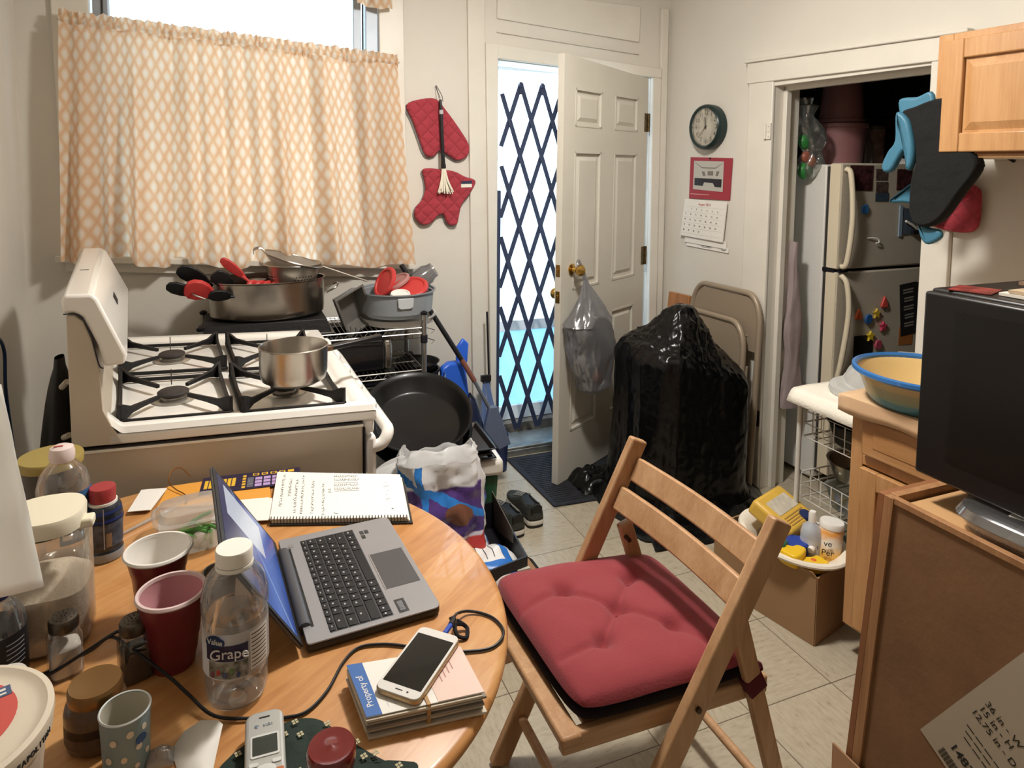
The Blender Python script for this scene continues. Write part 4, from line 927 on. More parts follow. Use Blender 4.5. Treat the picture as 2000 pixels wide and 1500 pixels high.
b.hexa([(*A,z0),(*B,z0),(*Cc,z0),(*D,z0),(*A,z0+.006),(*B,z0+.006),(*Cc,z0+.006),(*D,z0+.006)])
def wall_(p, q, t=.006): b.bar(((p[0]+q[0])/2*0+p[0],p[1],(z0+z1)/2),(q[0],q[1],(z0+z1)/2),t,z1-z0)
for p, q in ((A,B),(B,Cc),(Cc,D),(D,A)): wall_(p, q)
b.build('box_base', m_sb, sb)
b = MB(); b.hexa([(.905,2.08,.150),(.908,2.08,.150),(.925,2.36,.150),(.922,2.36,.150),(.893,2.10,.262),(.896,2.10,.262),(.914,2.34,.285),(.911,2.34,.285)]); b.build('grey_inner_card', m_sbi, sb)
MB().box((.872,1.946,.20),(.045,.012,.022)).build('size_label', mat('label_grey','b9b4a6',.7), sb)
# printed carrier bag
m_wfilm = clear('white_film', (.85,.85,.85), .2, .25, diff=.90, dcol=(.86,.85,.83))
pb = thing('printed_shopping_bag','plastic bag printed purple, blue and red standing in shoe box','bag',(.70,2.12,.24))
def bagf(u, v, inflate=0.):
    a = 2*pi*u; ca, sa = cos(a), sin(a); q = (abs(ca)**3+abs(sa)**3)**(-1/3)
    w = (.122+.010*v)*(1-.08*(1-v)); d = .085*(1-.40*v)
    x = .640+.15*(1-v)*.35+w*ca*q+inflate*ca; y = 2.13+d*sa*q+inflate*sa; z = .15+.395*v
    nn = noise.noise(Vector((ca*2.2,sa*2.2,v*4.5)))*.028+ridge((ca*3,sa*3,v*5))*.014
    return (x+nn*ca, y+nn*sa, z+.02*noise.noise(Vector((ca*1.5,sa*1.5,7)))*v)
def print_mat():
    m = mat('bag_print','5a3c86',.35,coat=.3); t = NT(m); v, x, y, z = t.xyz('UV')
    n = t.noise(v, 5, 3); zz = t.m('ADD', y, t.m('MULTIPLY', t.m('SUBTRACT', n, .5), .10)); xx = t.m('ADD', x, t.m('MULTIPLY', t.m('SUBTRACT', n, .5), .03))
    c = t.ramp(zz, (.0,lin('b83a3c')), (.355,lin('c2423f')), (.365,lin('d8d3df')), (.378,lin('d8d3df')), (.388,lin('4f3a7a')), (.78,lin('573c85')), (.80,lin('e8e8ec')), (1,lin('e4e3e2')))
    sw = t.m('MULTIPLY', t.m('COMPARE', t.m('ADD', zz, t.m('MULTIPLY', xx, 1.2)), 1.58, .045), t.m('GREATER_THAN', zz, .42))
    c = t.mix(sw, c, lin('2f7fd0'))
    dk = t.m('LESS_THAN', t.m('ADD', t.m('POWER', t.m('DIVIDE', t.m('SUBTRACT', xx, .775), .055), 2.), t.m('POWER', t.m('DIVIDE', t.m('SUBTRACT', zz, .56), .10), 2.)), 1.)
    c = t.mix(dk, c, lin('7c5240'))
    st = t.m('COMPARE', xx, .655, .012); c = t.mix(st, c, lin('2f7fd0')); st = t.m('COMPARE', xx, .93, .02); c = t.mix(st, c, lin('e6e4e4')); st = t.m('COMPARE', xx, .965, .018); c = t.mix(st, c, lin('3b86cc'))
    t.col(c); return m
b = MB(); b.grid(lambda u, v: bagf(u, v), 64, 40); b.build('bag_film', print_mat(), pb)
b = MB(); 
def rimf(u, v):
    p = Vector(bagf(u, 1.0)); a = 2*pi*u; o_ = .03*v
    return (p.x*(1-.10*v)+.655*.10*v+.012*noise.noise(Vector((cos(a)*3,sin(a)*3,v*3))), p.y+(2.13-p.y)*.5*v, p.z+.055*v*(1.0+.7*noise.noise(Vector((cos(a)*2,sin(a)*2,3))))-.02*v*v)
b.grid(rimf, 64, 10); b.build('crumpled_rim', m_wfilm, pb)
wb = thing('white_plastic_bag','crumpled white plastic bag between range and cooler','bag',(.55,2.2,.38))
def wbf(u, v):
    a = 2*pi*u; r = sin(pi*v)**.7+.001; nn = 1+.28*noise.noise(Vector((cos(a)*2,sin(a)*2,v*3)))
    return (.56+.185*r*cos(a)*nn, 2.22+.10*r*sin(a)*nn, .40+.15*(v-.5)*1.6+.03*noise.noise(Vector((cos(a)*3,sin(a)*3,v*6))))
MB().grid(wbf, 48, 24).build('bag_film', m_wfilm, wb)
# crumpled white and blue snack bag inside the shoe box
m_lined = mat('pack_white','e4e3df',.35,coat=.2,bump=.25,bs=12); sn = thing('snack_bag','crumpled white plastic bag with blue stripe inside shoe box','bag',(.80,2.0,.145))
def snf(u, v):
    x = .665+.225*u; y = 1.915+.22*v; e = sin(pi*u)**.4*sin(pi*v)**.4
    return (x+.004*noise.noise(Vector((u*5,v*5,0))), y, .160+.088*e+.018*noise.noise(Vector((u*4,v*4,3))))
b = MB(); b.grid(snf, 30, 30); b.build('film', m_lined, sn)
def over(f, u0,u1,v0,v1, off, nu=14, nv=14): 
    def g(u, v): p = Vector(f(u0+(u1-u0)*u, v0+(v1-v0)*v)); return (p.x, p.y, p.z+off)
    return MB().grid(g, nu, nv)
over(snf,.28,.90,.10,.28,.0022).build('blue_band', mat('pack_blue','2c6fc0',.35), sn); over(snf,.70,.82,.12,.75,.0022).build('blue_band', mat('pack_blue','2c6fc0'), sn)
for k in range(4): over(snf,.22+.11*k,.228+.11*k,.34,.76,.0024,2,14).build('black_rule', m_ink, sn)

# ================================================================ black trash bag draped over a cart
m_trash = mat('trash_film','060607',.25,spec=.4,bump=.22,bs=18,detail=5)
tb = thing('trash_bag','huge black plastic trash bag covering bulky stuff by the door','trash bag',(1.93,2.55,0))
def tbf(u, v):
    a = 2*pi*u; ca, sa = cos(a), sin(a); q = (abs(ca)**2.8+abs(sa)**2.8)**(-1/2.8)
    if v < .5: r = 1-.03*(v/.5); zf = .86*(v/.5)
    else:
        t = (v-.5)/.5*pi/2; r = .97*cos(t)**.72 if t < pi/2 else 0; zf = .86+.14*sin(t)
    x0 = 1.925+.295*r*ca*q; y0 = 2.560+.245*r*sa*q
    T = .765-.16*max(0,min(1,((x0-1.95)*.75-(y0-2.55)*.55)/.30))
    dk = sqrt(((x0-1.905)/.070)**2+((y0-2.52)/.070)**2); T += .135*math.exp(-dk**3*.22)
    z = T*zf
    side = 1 if v < .5 else max(0, 1-(v-.5)*3); top = 1-side
    f = (.036*noise.noise(Vector((ca*1.9,sa*1.9,z*1.2+3)))+.014*ridge((ca*3.2,sa*3.2,z*1.1),2))*(.3+.7*side)
    g = .016*ridge((x0*8,y0*8,z*4),2)+.022*noise.noise(Vector((x0*5,y0*5,1)))
    c_ = (.0055+.006*top)*ridge((x0*19,y0*19,z*12), 2)
    flare = .06*max(0,1-z/.10)**1.5
    return (x0+(f+c_+flare)*ca, y0+(f+c_+flare)*sa, max(.004, z+(g*top+c_)*min(1,z*8)))
MB().grid(tbf, 260, 170).build('bag_film', m_trash, tb, ang=3)
def skirt(u, v):
    a = 2*pi*u; p = Vector(tbf(u, .0)); d = Vector((cos(a), sin(a), 0)); w = .05+.10*max(0,noise.noise(Vector((cos(a)*2,sin(a)*2,5))))
    if -2.3 < (a if a < pi else a-2*pi) < -1.2: w += .05
    q = p+d*(-.04+w*v*1.5); return (q.x, q.y, .004+.05*(1-v)+.022*abs(noise.noise(Vector((q.x*14,q.y*14,2))))*(1-v*.5))
MB().grid(skirt, 140, 12).build('trailing_skirt', m_trash, tb, ang=3)
def tail(u, v): 
    x = 1.50+.22*u; y = 2.66+.22*v; e = sin(pi*u)**.6*sin(pi*v)**.6; return (x+.02*noise.noise(Vector((v*5,u*3,1))), y, .012+.085*e*(.6+.8*abs(noise.noise(Vector((u*4,v*4,2))))))
t2 = thing('trash_bag_end','loose black plastic bundle on mat between door and trash bag','bag',(1.6,2.77,.0)); MB().grid(tail, 30, 26).build('film', m_trash, t2, ang=3)
# ================================================================ folded metal chairs and plank against the right wall
m_tan = mat('tan_enamel','9a8a76',.4,.15,coat=.1)
def mchair(off0, d0, d1, zt, lab):
    t = thing('folding_chair', lab, 'chair', M=RW @ TR((d0+d1)/2,-.1,0)); 
    def Q(d, z, o=0): return RW @ Vector((d, -(off0+.05*(1-z/zt))-o, z))
    rr_ = .06
    pts = [Q(d0-.01,0),Q(d0,zt-.14)]+[Q(d0+.085*(1-cos(k*pi/12)),zt-.14+.14*sin(k*pi/12)) for k in range(1,7)]+[Q(d1-.085*(1-sin(k*pi/12)),zt-.14*(1-cos(k*pi/12))) for k in range(0,7)]+[Q(d1+.01,0)]
    MB().tube(pts,.0145,10).build('tube_frame', m_tan, t)
    pp = [(d0+.012,zt-.27),(d1-.012,zt-.27)]+[(d1-.012-.075*(1-cos(k*pi/8)),zt-.14+.125*sin(k*pi/8)) for k in range(0,5)]+[(d0+.012+.075*(1-sin(k*pi/8)),zt-.14+.125*cos(k*pi/8)) for k in range(0,5)]
    b = MB(); b.prism([tuple(Q(x,z)) for x,z in pp], tuple(Q(0,0,.004)-Q(0,0))); b.build('back_panel', m_tan, t, bev=.002)
    sp_ = spoly([(d0+.03,.10),(d1-.03,.10),(d1-.02,.30),(d1-.05,.52),(d0+.05,.52),(d0+.02,.30)],4)
    b = MB(); b.prism([tuple(Q(p.x,p.y,.02)) for p in sp_], tuple(Q(0,0,.02)-Q(0,0))); b.build('seat', m_tan, t, bev=.006)
    for d in (d0+.035,d1-.035): MB().tube([Q(d,.02,.03),Q(d,.60,.03)],.010,8).build('rear_leg', m_tan, t)
    MB().tube([Q(d0,.16,.0),Q(d1,.16,.0)],.007,8).build('crossbar', m_tan, t)
    for d in (d0+.07,d1-.07,d1-.13):
        c = Q(d,zt-.20,.005); MB().ball(c,.005,8,5).build('rivet', m_tan, t)
    return t
mchair(.045,.315,.775,.935,'tan metal folding chair leaning against wall behind trash bag')
mchair(.10,.30,.735,.80,'second tan metal folding chair, lower, leaning in front of first')
wpk = thing('wood_plank','orange-brown wooden board leaning in corner behind trash bag','board',M=RW @ TR(.17,-.03,0)); MB(RW).hexa([(.09,-.10,0),(.26,-.10,0),(.26,-.08,0),(.09,-.08,0),(.09,-.03,.838),(.26,-.03,.842),(.26,-.01,.842),(.09,-.01,.838)]).build('board', wood('plank_wood','b27a4c','8f5c34',.6), wpk, bev=.003)

# ================================================================ wooden folding chair with red cushion
m_beech = wood('beech_wood','c29a72','a67b55',.42,0,1.2,.15); m_beechz = wood('beech_wood_upright','c29a72','a67b55',.42,2,1.2,.15)
wc = thing('folding_wooden_chair','slatted wooden folding chair with red cushion pulled up beside the table','chair',M=TR(.86,1.27,0)); 
NY, FY = 1.045, 1.487
def leg2(a, c, w, th, nm, mm=None):
    b = MB(); a = Vector(a); c = Vector(c); b.bar(a, c, th, w, up=(1,0,0.3)); return b.build(nm, mm or m_beechz, wc, bev=.006, bseg=3)
leg2((.585,1.045,.0),(1.028,1.020,.818),.052,.026,'leg'); leg2((.610,1.505,.0),(.985,1.470,.818),.050,.024,'leg')
leg2((1.155,1.075,.0),(.947,1.048,.625),.040,.022,'leg'); leg2((1.15,1.470,.0),(.935,1.452,.61),.040,.022,'leg')
for (A_, B_) in (((.972,1.458,.742),(1.000,1.035,.728)),((.925,1.462,.672),(.950,1.040,.660))):
    b = MB(); A_ = Vector(A_); B_ = Vector(B_); n = 12; dirv = Vector((.42,0,.9)).normalized()*.031; th = Vector((.9,0,-.42)).normalized()*.010
    vs = []; 
    for k in range(n+1):
        t = k/n; c = A_.lerp(B_, t)+Vector((.012*sin(pi*t),0,0)); vs += [c-dirv-th, c-dirv+th, c+dirv+th, c+dirv-th]
    fs = [(0,1,2,3)]+[(4*n+3,4*n+2,4*n+1,4*n)]
    for k in range(n):
        for j in range(4): fs.append((4*k+j,4*k+4+j,4*k+4+(j+1)%4,4*k+(j+1)%4))
    b.add(vs, fs); o = b.build('back_rail', wood('beech_wood_cross','c49c74','a87c55',.42,1,1.2,.15), wc, bev=.004)
    bm = bmesh.new(); bm.from_mesh(o.data); bmesh.ops.recalc_face_normals(bm, faces=bm.faces); bm.to_mesh(o.data); bm.free()
MB().bar((.565,1.078,.432),(1.06,1.078,.418),.022,.040).build('seat_rail', m_beech, wc, bev=.005); MB().bar((.565,1.440,.432),(1.06,1.430,.418),.022,.040).build('seat_rail', m_beech, wc, bev=.005)
b = MB(); b.bb(.560,.605,1.062,1.455,.430,.452); b.build('front_rail', wood('beech_wood_cross','c49c74','a87c55'), wc, bev=.006)
for k in range(6): MB().bb(.622+.072*k,.672+.072*k,1.088,1.43,.436-.002*k,.448-.002*k).build('seat_slat', wood('beech_wood_cross','c49c74','a87c55'), wc, bev=.003)
MB().cyl((.668,1.06,.118),(.668,1.49,.118),.012,12).build('stretcher', m_beech, wc); MB().cyl((1.113,1.07,.118),(1.113,1.475,.118),.011,12).build('stretcher', m_beech, wc)
for q in ((.835,1.033,.468),(.947,1.060,.590),(.935,1.445,.575)): 
    MB().cyl((q[0],q[1]-.022,q[2]),(q[0],q[1]+.02,q[2]),.006,10).build('bolt', mat('bolt_dark','4b3a2c',.4,.6), wc)
# cushion
m_cush = mat('cushion_red_cloth','8c343a',.9,sheen=.15,bump=.12,bs=250); m_cushd = mat('cushion_maroon','54141f',.9)
tuf = [(.30,.30),(.70,.30),(.30,.72),(.70,.72),(.5,.5)]
def cuf(sgn, th, grow=0, zb=.487):
    def f(u, v):
        # corners: front-near, rear-near, rear-far, front-far
        cn = [(.600,1.070),(1.030,1.058),(1.03,1.475),(.590,1.520)]
        e = lambda t: t
        x = (cn[0][0]*(1-u)+cn[1][0]*u)*(1-v)+(cn[3][0]*(1-u)+cn[2][0]*u)*v; y = (cn[0][1]*(1-u)+cn[1][1]*u)*(1-v)+(cn[3][1]*(1-u)+cn[2][1]*u)*v
        cx, cy = .815, 1.28; k = 1+grow; 
        r = max(0,(abs(u-.5)*2)**6*(abs(v-.5)*2)**6)*.07; x = cx+(x-cx)*(k-r); y = cy+(y-cy)*(k-r)
        ed = (max(0,1-(abs(u-.5)*2)**5)*max(0,1-(abs(v-.5)*2)**5))**.42
        d = 0
        for (a, c) in tuf: rr2 = ((u-a)**2+(v-c)**2); d += math.exp(-rr2/.0022)*.85+math.exp(-rr2/.02)*.28
        # creases between tufts
        cr = 0
        for (a, c) in (((.30,.30),(.5,.5)),((.5,.5),(.70,.72)),((.30,.72),(.5,.5)),((.70,.30),(.5,.5)),((.0,.62),(.30,.72)),((.30,.30),(.05,.25)),((.7,.3),(.8,.02))):
            ax, ay = a; bx, by = c; L2 = (bx-ax)**2+(by-ay)**2; t = max(0,min(1,((u-ax)*(bx-ax)+(v-ay)*(by-ay))/L2)); dd = (u-ax-t*(bx-ax))**2+(v-ay-t*(by-ay))**2; cr = max(cr, math.exp(-dd/.00035)+.35*math.exp(-dd/.004))
        z = th*ed*(1-.62*min(1,d)-.20*cr)+.004*noise.noise(Vector((u*6,v*6,2)))*ed
        return (x, y, zb+sgn*z)
    return f
b = MB(); b.grid(cuf(1,.040), 72, 72); b.grid(cuf(-1,.022), 36, 36); b.build('cushion', m_cush, wc, ang=3)
b = MB(); b.grid(cuf(1,.012,.015,.466), 36, 36); b.grid(cuf(-1,.015,.015,.466), 36, 36); b.build('under_cushion', mat('under_cushion_black','1c1416',.9), wc, ang=3)
for (a, c) in tuf: MB().ball(Vector(cuf(1,.040)(a, c))+Vector((0,0,.001)),.004,8,6).build('tuft_button', m_cush, wc)
q0 = Vector((1.155,1.075,0)).lerp(Vector((.947,1.048,.625)), .715)
b = MB(); b.bar(q0-Vector((-.010,0,.018)), q0+Vector((-.008,0,.018)), .027, .046, up=(1,0,.3)); b.build('cushion_tie', m_cushd, wc, bev=.003)
MB().tube(scurve([(1.02,1.08,.47),(1.04,1.07,.46),tuple(q0+Vector((-.02,.015,0)))],5),.007,6).build('cushion_tie', m_cushd, wc)
# ================================================================ refrigerator in the closet
m_fr = mat('fridge_front','c2b8a6',.45, bump=.25, bs=220); m_frs = mat('fridge_side','dcd9d2',.45,bump=.1,bs=200); m_fre = mat('fridge_edge_cream','ddd0b6',.4)
fr = thing('refrigerator','cream top-freezer refrigerator covered with magnets inside closet','refrigerator',(2.95,2.62,0))
fx0, fx1, fy = 2.615, 3.30, 2.32
MB().bb(fx0,fx1,fy+.085,2.93,.03,1.55).build('cabinet_body', m_frs, fr, bev=.006)
MB().bb(fx0+.008,fx1-.008,fy+.062,fy+.086,.06,1.54).build('door_gasket', mat('gasket_dark','35322f',.7), fr)
for nm,z0,z1 in (('freezer_door',1.062,1.557),('refrigerator_door',.07,1.048)):
    d = MB().bb(fx0,fx1,fy,fy+.064,z0,z1).build(nm, m_fr, fr, bev=.008)
    MB().bb(fx0-.001,fx0+.012,fy+.004,fy+.062,z0+.005,z1-.005).build('door_edge', m_fre, d)
    zz = (1.075,1.53) if z0 > 1 else (.50,1.035)
    b = MB(); pts = scurve([(fx0+.022,fy-.004,zz[0]),(fx0+.026,fy-.03,zz[0]+.03),(fx0+.030,fy-.045,(zz[0]+zz[1])/2),(fx0+.026,fy-.03,zz[1]-.03),(fx0+.022,fy-.004,zz[1])] if z0 > 1 else [(fx0+.022,fy-.004,zz[1]),(fx0+.028,fy-.035,zz[1]-.04),(fx0+.034,fy-.045,.85),(fx0+.016,fy-.03,.62),(fx0+.012,fy-.004,zz[0])],8); b.tube(pts,.0125,10); b.build('handle', m_fre, d)
MB().bb(fx0,fx1,fy+.02,fy+.085,1.046,1.064).build('door_gap', m_blackmetal, fr); MB().box((fx0+.03,fy-.004,1.055),(.05,.014,.010)).build('hinge_cover', m_blackmetal, fr)
def FS(x, z): return (x*1.079, fy, 1.529+(z-1.529)*1.079)
def flat(lab, cat, nm, c, w, h, m, tilt=0, th=.002, extra=None):
    x, y, z = FS(*c); t = thing(nm, lab, cat, M=TR(x, y-.001, z, ry=tilt)); MB(MATW[t]).bb(-w/2,w/2,-th,0,-h/2,h/2).build('card', m, t); return t
m_photo = mat('photo_maroon','4b2c2c',.35,var=.9,vs=45,detail=6); m_phg = mat('photo_dusk','5b4a44',.35,var=.8,vs=60,detail=5)
flat('dark maroon collage photo magnet at top left of freezer door','magnet','photo_magnet',(2.538,1.491),.145,.118,m_photo)
flat('small brown photo magnet, upper of two beside the collage','magnet','photo_magnet',(2.659,1.507),.075,.052,m_phg)
flat('small brown photo magnet, lower of two beside the collage','magnet','photo_magnet',(2.663,1.450),.075,.052,m_phg)
flat('small slate blue card magnet below the brown photos','magnet','card_magnet',(2.667,1.408),.085,.040,mat('slate_card','3b4a58',.5,var=.3,vs=40))
flat('dark photo half hidden behind hanging blue glove on freezer','magnet','photo_magnet',(2.80,1.485),.10,.10,m_photo)
flat('dark narrow photo near right edge of freezer door','magnet','photo_magnet',(2.895,1.49),.06,.11,m_phg)
def figm(lab, c, m, pts, nm='letter_magnet', s=1.):
    x, y, z = FS(*c); t = thing(nm, lab, 'magnet', M=TR(x, y-.001, z)); b = MB(MATW[t]); b.prism([(p.x*s,0,p.y*s) for p in spoly(pts,3)],(0,-.011,0)); b.build('figure', m, t, bev=.003); return t
star = [(0,.026),(.009,.010),(.026,.008),(.013,-.005),(.016,-.024),(0,-.014),(-.016,-.024),(-.013,-.005),(-.026,.008),(-.009,.010)]
tri = [(0,.030),(.012,.008),(.022,-.020),(0,-.026),(-.022,-.020),(-.012,.008)]
blob = [(0,.022),(.018,.016),(.022,-.004),(.012,-.022),(-.010,-.024),(-.022,-.008),(-.016,.014)]
def mc(n, c): return mat('magnet_'+n, c, .4)
figm('blue figure magnet alone in middle of freezer door',(2.563,1.357),mc('steel_blue','3a6ea8'),blob,'figure_magnet')
figm('orange magnet leftmost in cluster on lower fridge door',(2.558,.893),mc('orange','d9683a'),tri,s=.95)
figm('blue magnet in cluster on lower fridge door',(2.618,.869),mc('blue','2f5c9a'),blob)
figm('yellow magnet in cluster above the pink one',(2.667,.890),mc('mustard','cfae3e'),star)
figm('red-orange triangular magnet, topmost of cluster on lower door',(2.712,.937),mc('coral','cf4f45'),tri)
figm('pink heart-like magnet right in cluster below the red triangle',(2.711,.829),mc('pink','c8435f'),star)
figm('bright yellow magnet on top corner of black card',(2.636,.790),mc('yellow','ddbf2e'),star)
figm('dull pink magnet beside the black card, half behind bowl lid',(2.686,.748),mc('rose','b24e62'),blob)
x, y, z = FS(2.628,1.216); t = thing('adhesive_hook','small white curled hook on freezer door','hook',M=TR(x,y-.002,z)); MB(MATW[t]).tube(scurve([(-.04,-.002,.014),(-.01,-.008,.014),(.018,-.012,.008),(.022,-.012,-.008),(.006,-.010,-.010)],5),.0035,8).build('hook_wire', mat('white_plastic','e9e6df'), t)
flat('black notice card held low on fridge door by yellow magnet','card','notice_card',(2.600,.735),.125,.13,mat('notice_black','191a1c',.5))
t = flat('black printed menu hanging at right of lower fridge door','menu','takeout_menu',(2.872,.895),.115,.26,mat('menu_black','232323',.5),tilt=-.10)
M = MATW[t] @ Matrix.Rotation(pi/2,4,'X'); m_chalk = mat('chalk_print','8f8a80',.7)
for i,(s_,w_) in enumerate((('MENU',.022),('PIZZA',.018),('OPEN DAILY',.009),('SUBS',.016),('WE DELIVER',.010))): 
    b = MB(MATW[t]); 
    for k in range(2): b.bb(-.035+.006*i%.01,.035-.004*k,-.0026,-.002,.095-.042*i-.014*k,.102-.042*i-.014*k)
    b.build('printed_lines', m_chalk, t)
flat('orange-brown paper sticking out beneath the black menu','paper','orange_note',(2.864,.772),.095,.09,mat('note_orange','a8692f',.7),tilt=.04,th=.0012)
flat('dark narrow leaflet behind right side of the black menu','paper','leaflet',(2.925,.90),.05,.25,mat('leaflet_dark','2c2624',.6),th=.0008)
x, y, z = FS(2.828,1.300); t = thing('clip_magnet','magnetic clip holding blue-grey papers on freezer door','clip',M=TR(x,y-.002,z)); M = MATW[t]
MB(M).bb(-.055,-.035,-.006,0,-.075,.075).build('pale_strip', mat('pale_blue_strip','8fa3b5',.5), t); MB(M).bb(-.034,.055,-.003,0,-.065,.06).build('papers', mat('slate_paper','55606c',.7,var=.3,vs=30), t); MB(M).tube([(-.02,-.012,.0),(.02,-.018,-.02),(.065,-.012,-.045)],.006,6).build('clip_bar', mat('white_plastic','e9e6df'), t); MB(M).box((.045,-.01,-.055),(.03,.02,.02)).build('clip_spring', m_blackmetal, t)
# things on top of the fridge
m_pink = mat('pink_plastic','8c5f5e',.5)
def bin_(c, h, rb, rt, nm, lab, flip=False):
    t = thing(nm, lab, 'bin', c); pr = [(.0001,0),(rb,0),(rt-.002,h-.022),(rt+.006,h-.020),(rt+.008,h-.002),(rt,h),(rt-.006,h-.003),(rb-.004,.004),(.0001,.004)]
    if flip: pr = [(r,h-z) for r,z in pr][::-1]
    MB().lathe(pr,c,36).build('bin_body', m_pink, t); return t
bin_((2.865,2.56,1.551),.205,.100,.118,'plastic_bin','dusty pink plastic bin on fridge top, lower of two')
bin_((2.865,2.56,1.757),.24,.085,.105,'plastic_bin','dark pink upside-down bin balanced on top of the other',flip=True)
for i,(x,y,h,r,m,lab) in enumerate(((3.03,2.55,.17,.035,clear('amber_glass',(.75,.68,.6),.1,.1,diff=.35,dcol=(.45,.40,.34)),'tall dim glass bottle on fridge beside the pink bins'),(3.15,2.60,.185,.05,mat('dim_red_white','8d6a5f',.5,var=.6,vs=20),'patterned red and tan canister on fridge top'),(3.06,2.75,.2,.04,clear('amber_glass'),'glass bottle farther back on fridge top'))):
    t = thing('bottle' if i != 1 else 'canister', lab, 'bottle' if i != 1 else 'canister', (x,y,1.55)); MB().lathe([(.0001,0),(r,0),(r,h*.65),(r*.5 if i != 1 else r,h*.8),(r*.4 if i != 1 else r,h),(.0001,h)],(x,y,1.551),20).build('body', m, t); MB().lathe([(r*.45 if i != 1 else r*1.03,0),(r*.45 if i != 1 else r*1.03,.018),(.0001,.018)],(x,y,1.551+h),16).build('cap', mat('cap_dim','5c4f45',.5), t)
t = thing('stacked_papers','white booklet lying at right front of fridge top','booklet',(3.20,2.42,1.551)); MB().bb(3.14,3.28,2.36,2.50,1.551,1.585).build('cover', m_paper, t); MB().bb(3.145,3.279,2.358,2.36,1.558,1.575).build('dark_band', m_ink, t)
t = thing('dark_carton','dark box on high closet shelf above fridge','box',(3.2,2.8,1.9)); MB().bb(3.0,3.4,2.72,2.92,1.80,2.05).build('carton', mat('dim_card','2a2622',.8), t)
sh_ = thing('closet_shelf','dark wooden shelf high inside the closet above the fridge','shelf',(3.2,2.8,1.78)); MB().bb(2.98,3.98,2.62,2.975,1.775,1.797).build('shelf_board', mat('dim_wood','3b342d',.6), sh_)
# plastic bags hanging by the jamb
hb = thing('hanging_bag','clear plastic bag stuffed with green and orange packaging hanging in closet','bag',(2.60,2.50,1.48))
def hbf(u, v):
    a = 2*pi*u; z = 1.475+.39*v; w = (.042+.026*abs(sin(v*7.2+.6)))*(1 if v < .92 else .5)*(.35+.65*min(1,v*8)); n_ = 1+.35*noise.noise(Vector((cos(a)*2,sin(a)*2,v*7)))
    return (2.592+.028*sin(v*5)+w*cos(a)*n_, 2.50+w*.9*sin(a)*n_, z)
MB().grid(hbf, 36, 40).build('clear_film', clear('clear_film',(.8,.82,.8),.35,.12,diff=.14,dcol=(.6,.6,.58)), hb)
m_gl = mat('green_film','2f7a3a',.35,bump=.4,bs=30); m_or = mat('orange_film','c46a3c',.4,bump=.4,bs=30)
for c_, r_, m_ in (((2.578,2.50,1.520),.040,m_gl),((2.600,2.485,1.565),.028,m_or),((2.565,2.495,1.66),.036,m_gl),((2.57,2.49,1.585),.026,mat('rust_film','8f5240',.4))): MB().ball(c_,r_,12,8,sc=(1,.7,1.1)).build('packet', m_, hb)
pc = thing('hanging_cloth','greyish pink cloth hanging between door jamb and refrigerator','cloth',(2.49,2.44,.38))
def pcf(u, v):
    a = 2*pi*u; z = .385+.80*v; w = .052*(1-v)**.6+.010; cx = 2.500-.032*v
    w *= 1+.22*sin(v*13+1); n_ = 1+.3*noise.noise(Vector((cos(a)*2,sin(a)*2,v*6)))
    return (cx+w*cos(a)*n_, 2.44+.022*sin(a)*n_, z+.01*noise.noise(Vector((a,v,1))))
MB().grid(pcf, 30, 30).build('cloth_folds', mat('mauve_cloth','9c8d8c',.85,bump=.2,bs=20), pc)

# ================================================================ wire cart beside the base cabinet
m_wwire = mat('white_coated_wire','cfccc4',.45)
cw = thing('wire_basket_cart','white wire basket cart between base cabinet and closet','cart',(2.1,1.70,0))
qx0, qx1, qy0, qy1 = 1.915, 2.28, 1.545, 1.83
for x in (qx0,qx1):
    for y in (qy0,qy1): MB().cyl((x,y,.0),(x,y,.715),.009,10).build('post', m_wwire, cw)
MB().tube([(qx0,qy0,.715),(qx1,qy0,.715),(qx1,qy1,.715),(qx0,qy1,.715)],.006,8,closed=True).build('top_frame', m_wwire, cw)
for z in (.56,.33,.10):
    b = MB()
    for dz in (0,.05,.095): b.tube([(qx0+.01,qy0+.01,z+dz),(qx1-.01,qy0+.01,z+dz),(qx1-.01,qy1-.01,z+dz),(qx0+.01,qy1-.01,z+dz)],.0032,6,closed=True)
    for k in range(9):
        x = qx0+.01+(qx1-qx0-.02)*k/8; b.tube([(x,qy0+.01,z+.095),(x,qy0+.01,z),(x,qy1-.01,z),(x,qy1-.01,z+.095)],.002,5)
    for k in range(7):
        y = qy0+.01+(qy1-qy0-.02)*k/6; b.tube([(qx0+.01,y,z+.095),(qx0+.01,y,z),(qx1-.01,y,z),(qx1-.01,y,z+.095)],.002,5)
    b.build('wire_basket', m_wwire, cw)
for lab,(x,y,z,r,h),m in (('dark round pan in top basket of wire cart',(2.04,1.68,.566,.10,.07),m_iron),('brown pan under the dark pan in top basket',(2.13,1.72,.566,.10,.03),mat('brown_pan','4d3a30',.5)),('clear glass baking dish in middle basket of wire cart',(2.03,1.66,.336,.095,.07),clear('dish_glass',(.72,.76,.74),.25,.05,diff=.08)),('grey ridged mixing bowl leaning in middle basket',(2.10,1.73,.41,.10,.06),m_steel),('clear glass loaf dish in lowest part of wire cart',(2.05,1.66,.20,.09,.06),clear('dish_glass'))):
    t = thing('dish' if 'glass' in lab else ('mixing_bowl' if 'bowl' in lab else 'pan'), lab, 'dish' if 'glass' in lab else ('bowl' if 'bowl' in lab else 'pan'), (x,y,z)); MB().lathe([(.0001,0),(r*.8,0),(r,h),(r*1.06,h+.003),(r*.97,h),(r*.77,.004),(.0001,.004)],(x,y,z),30,n=2 if 'glass' not in lab else 3.5).build('vessel', m, t)
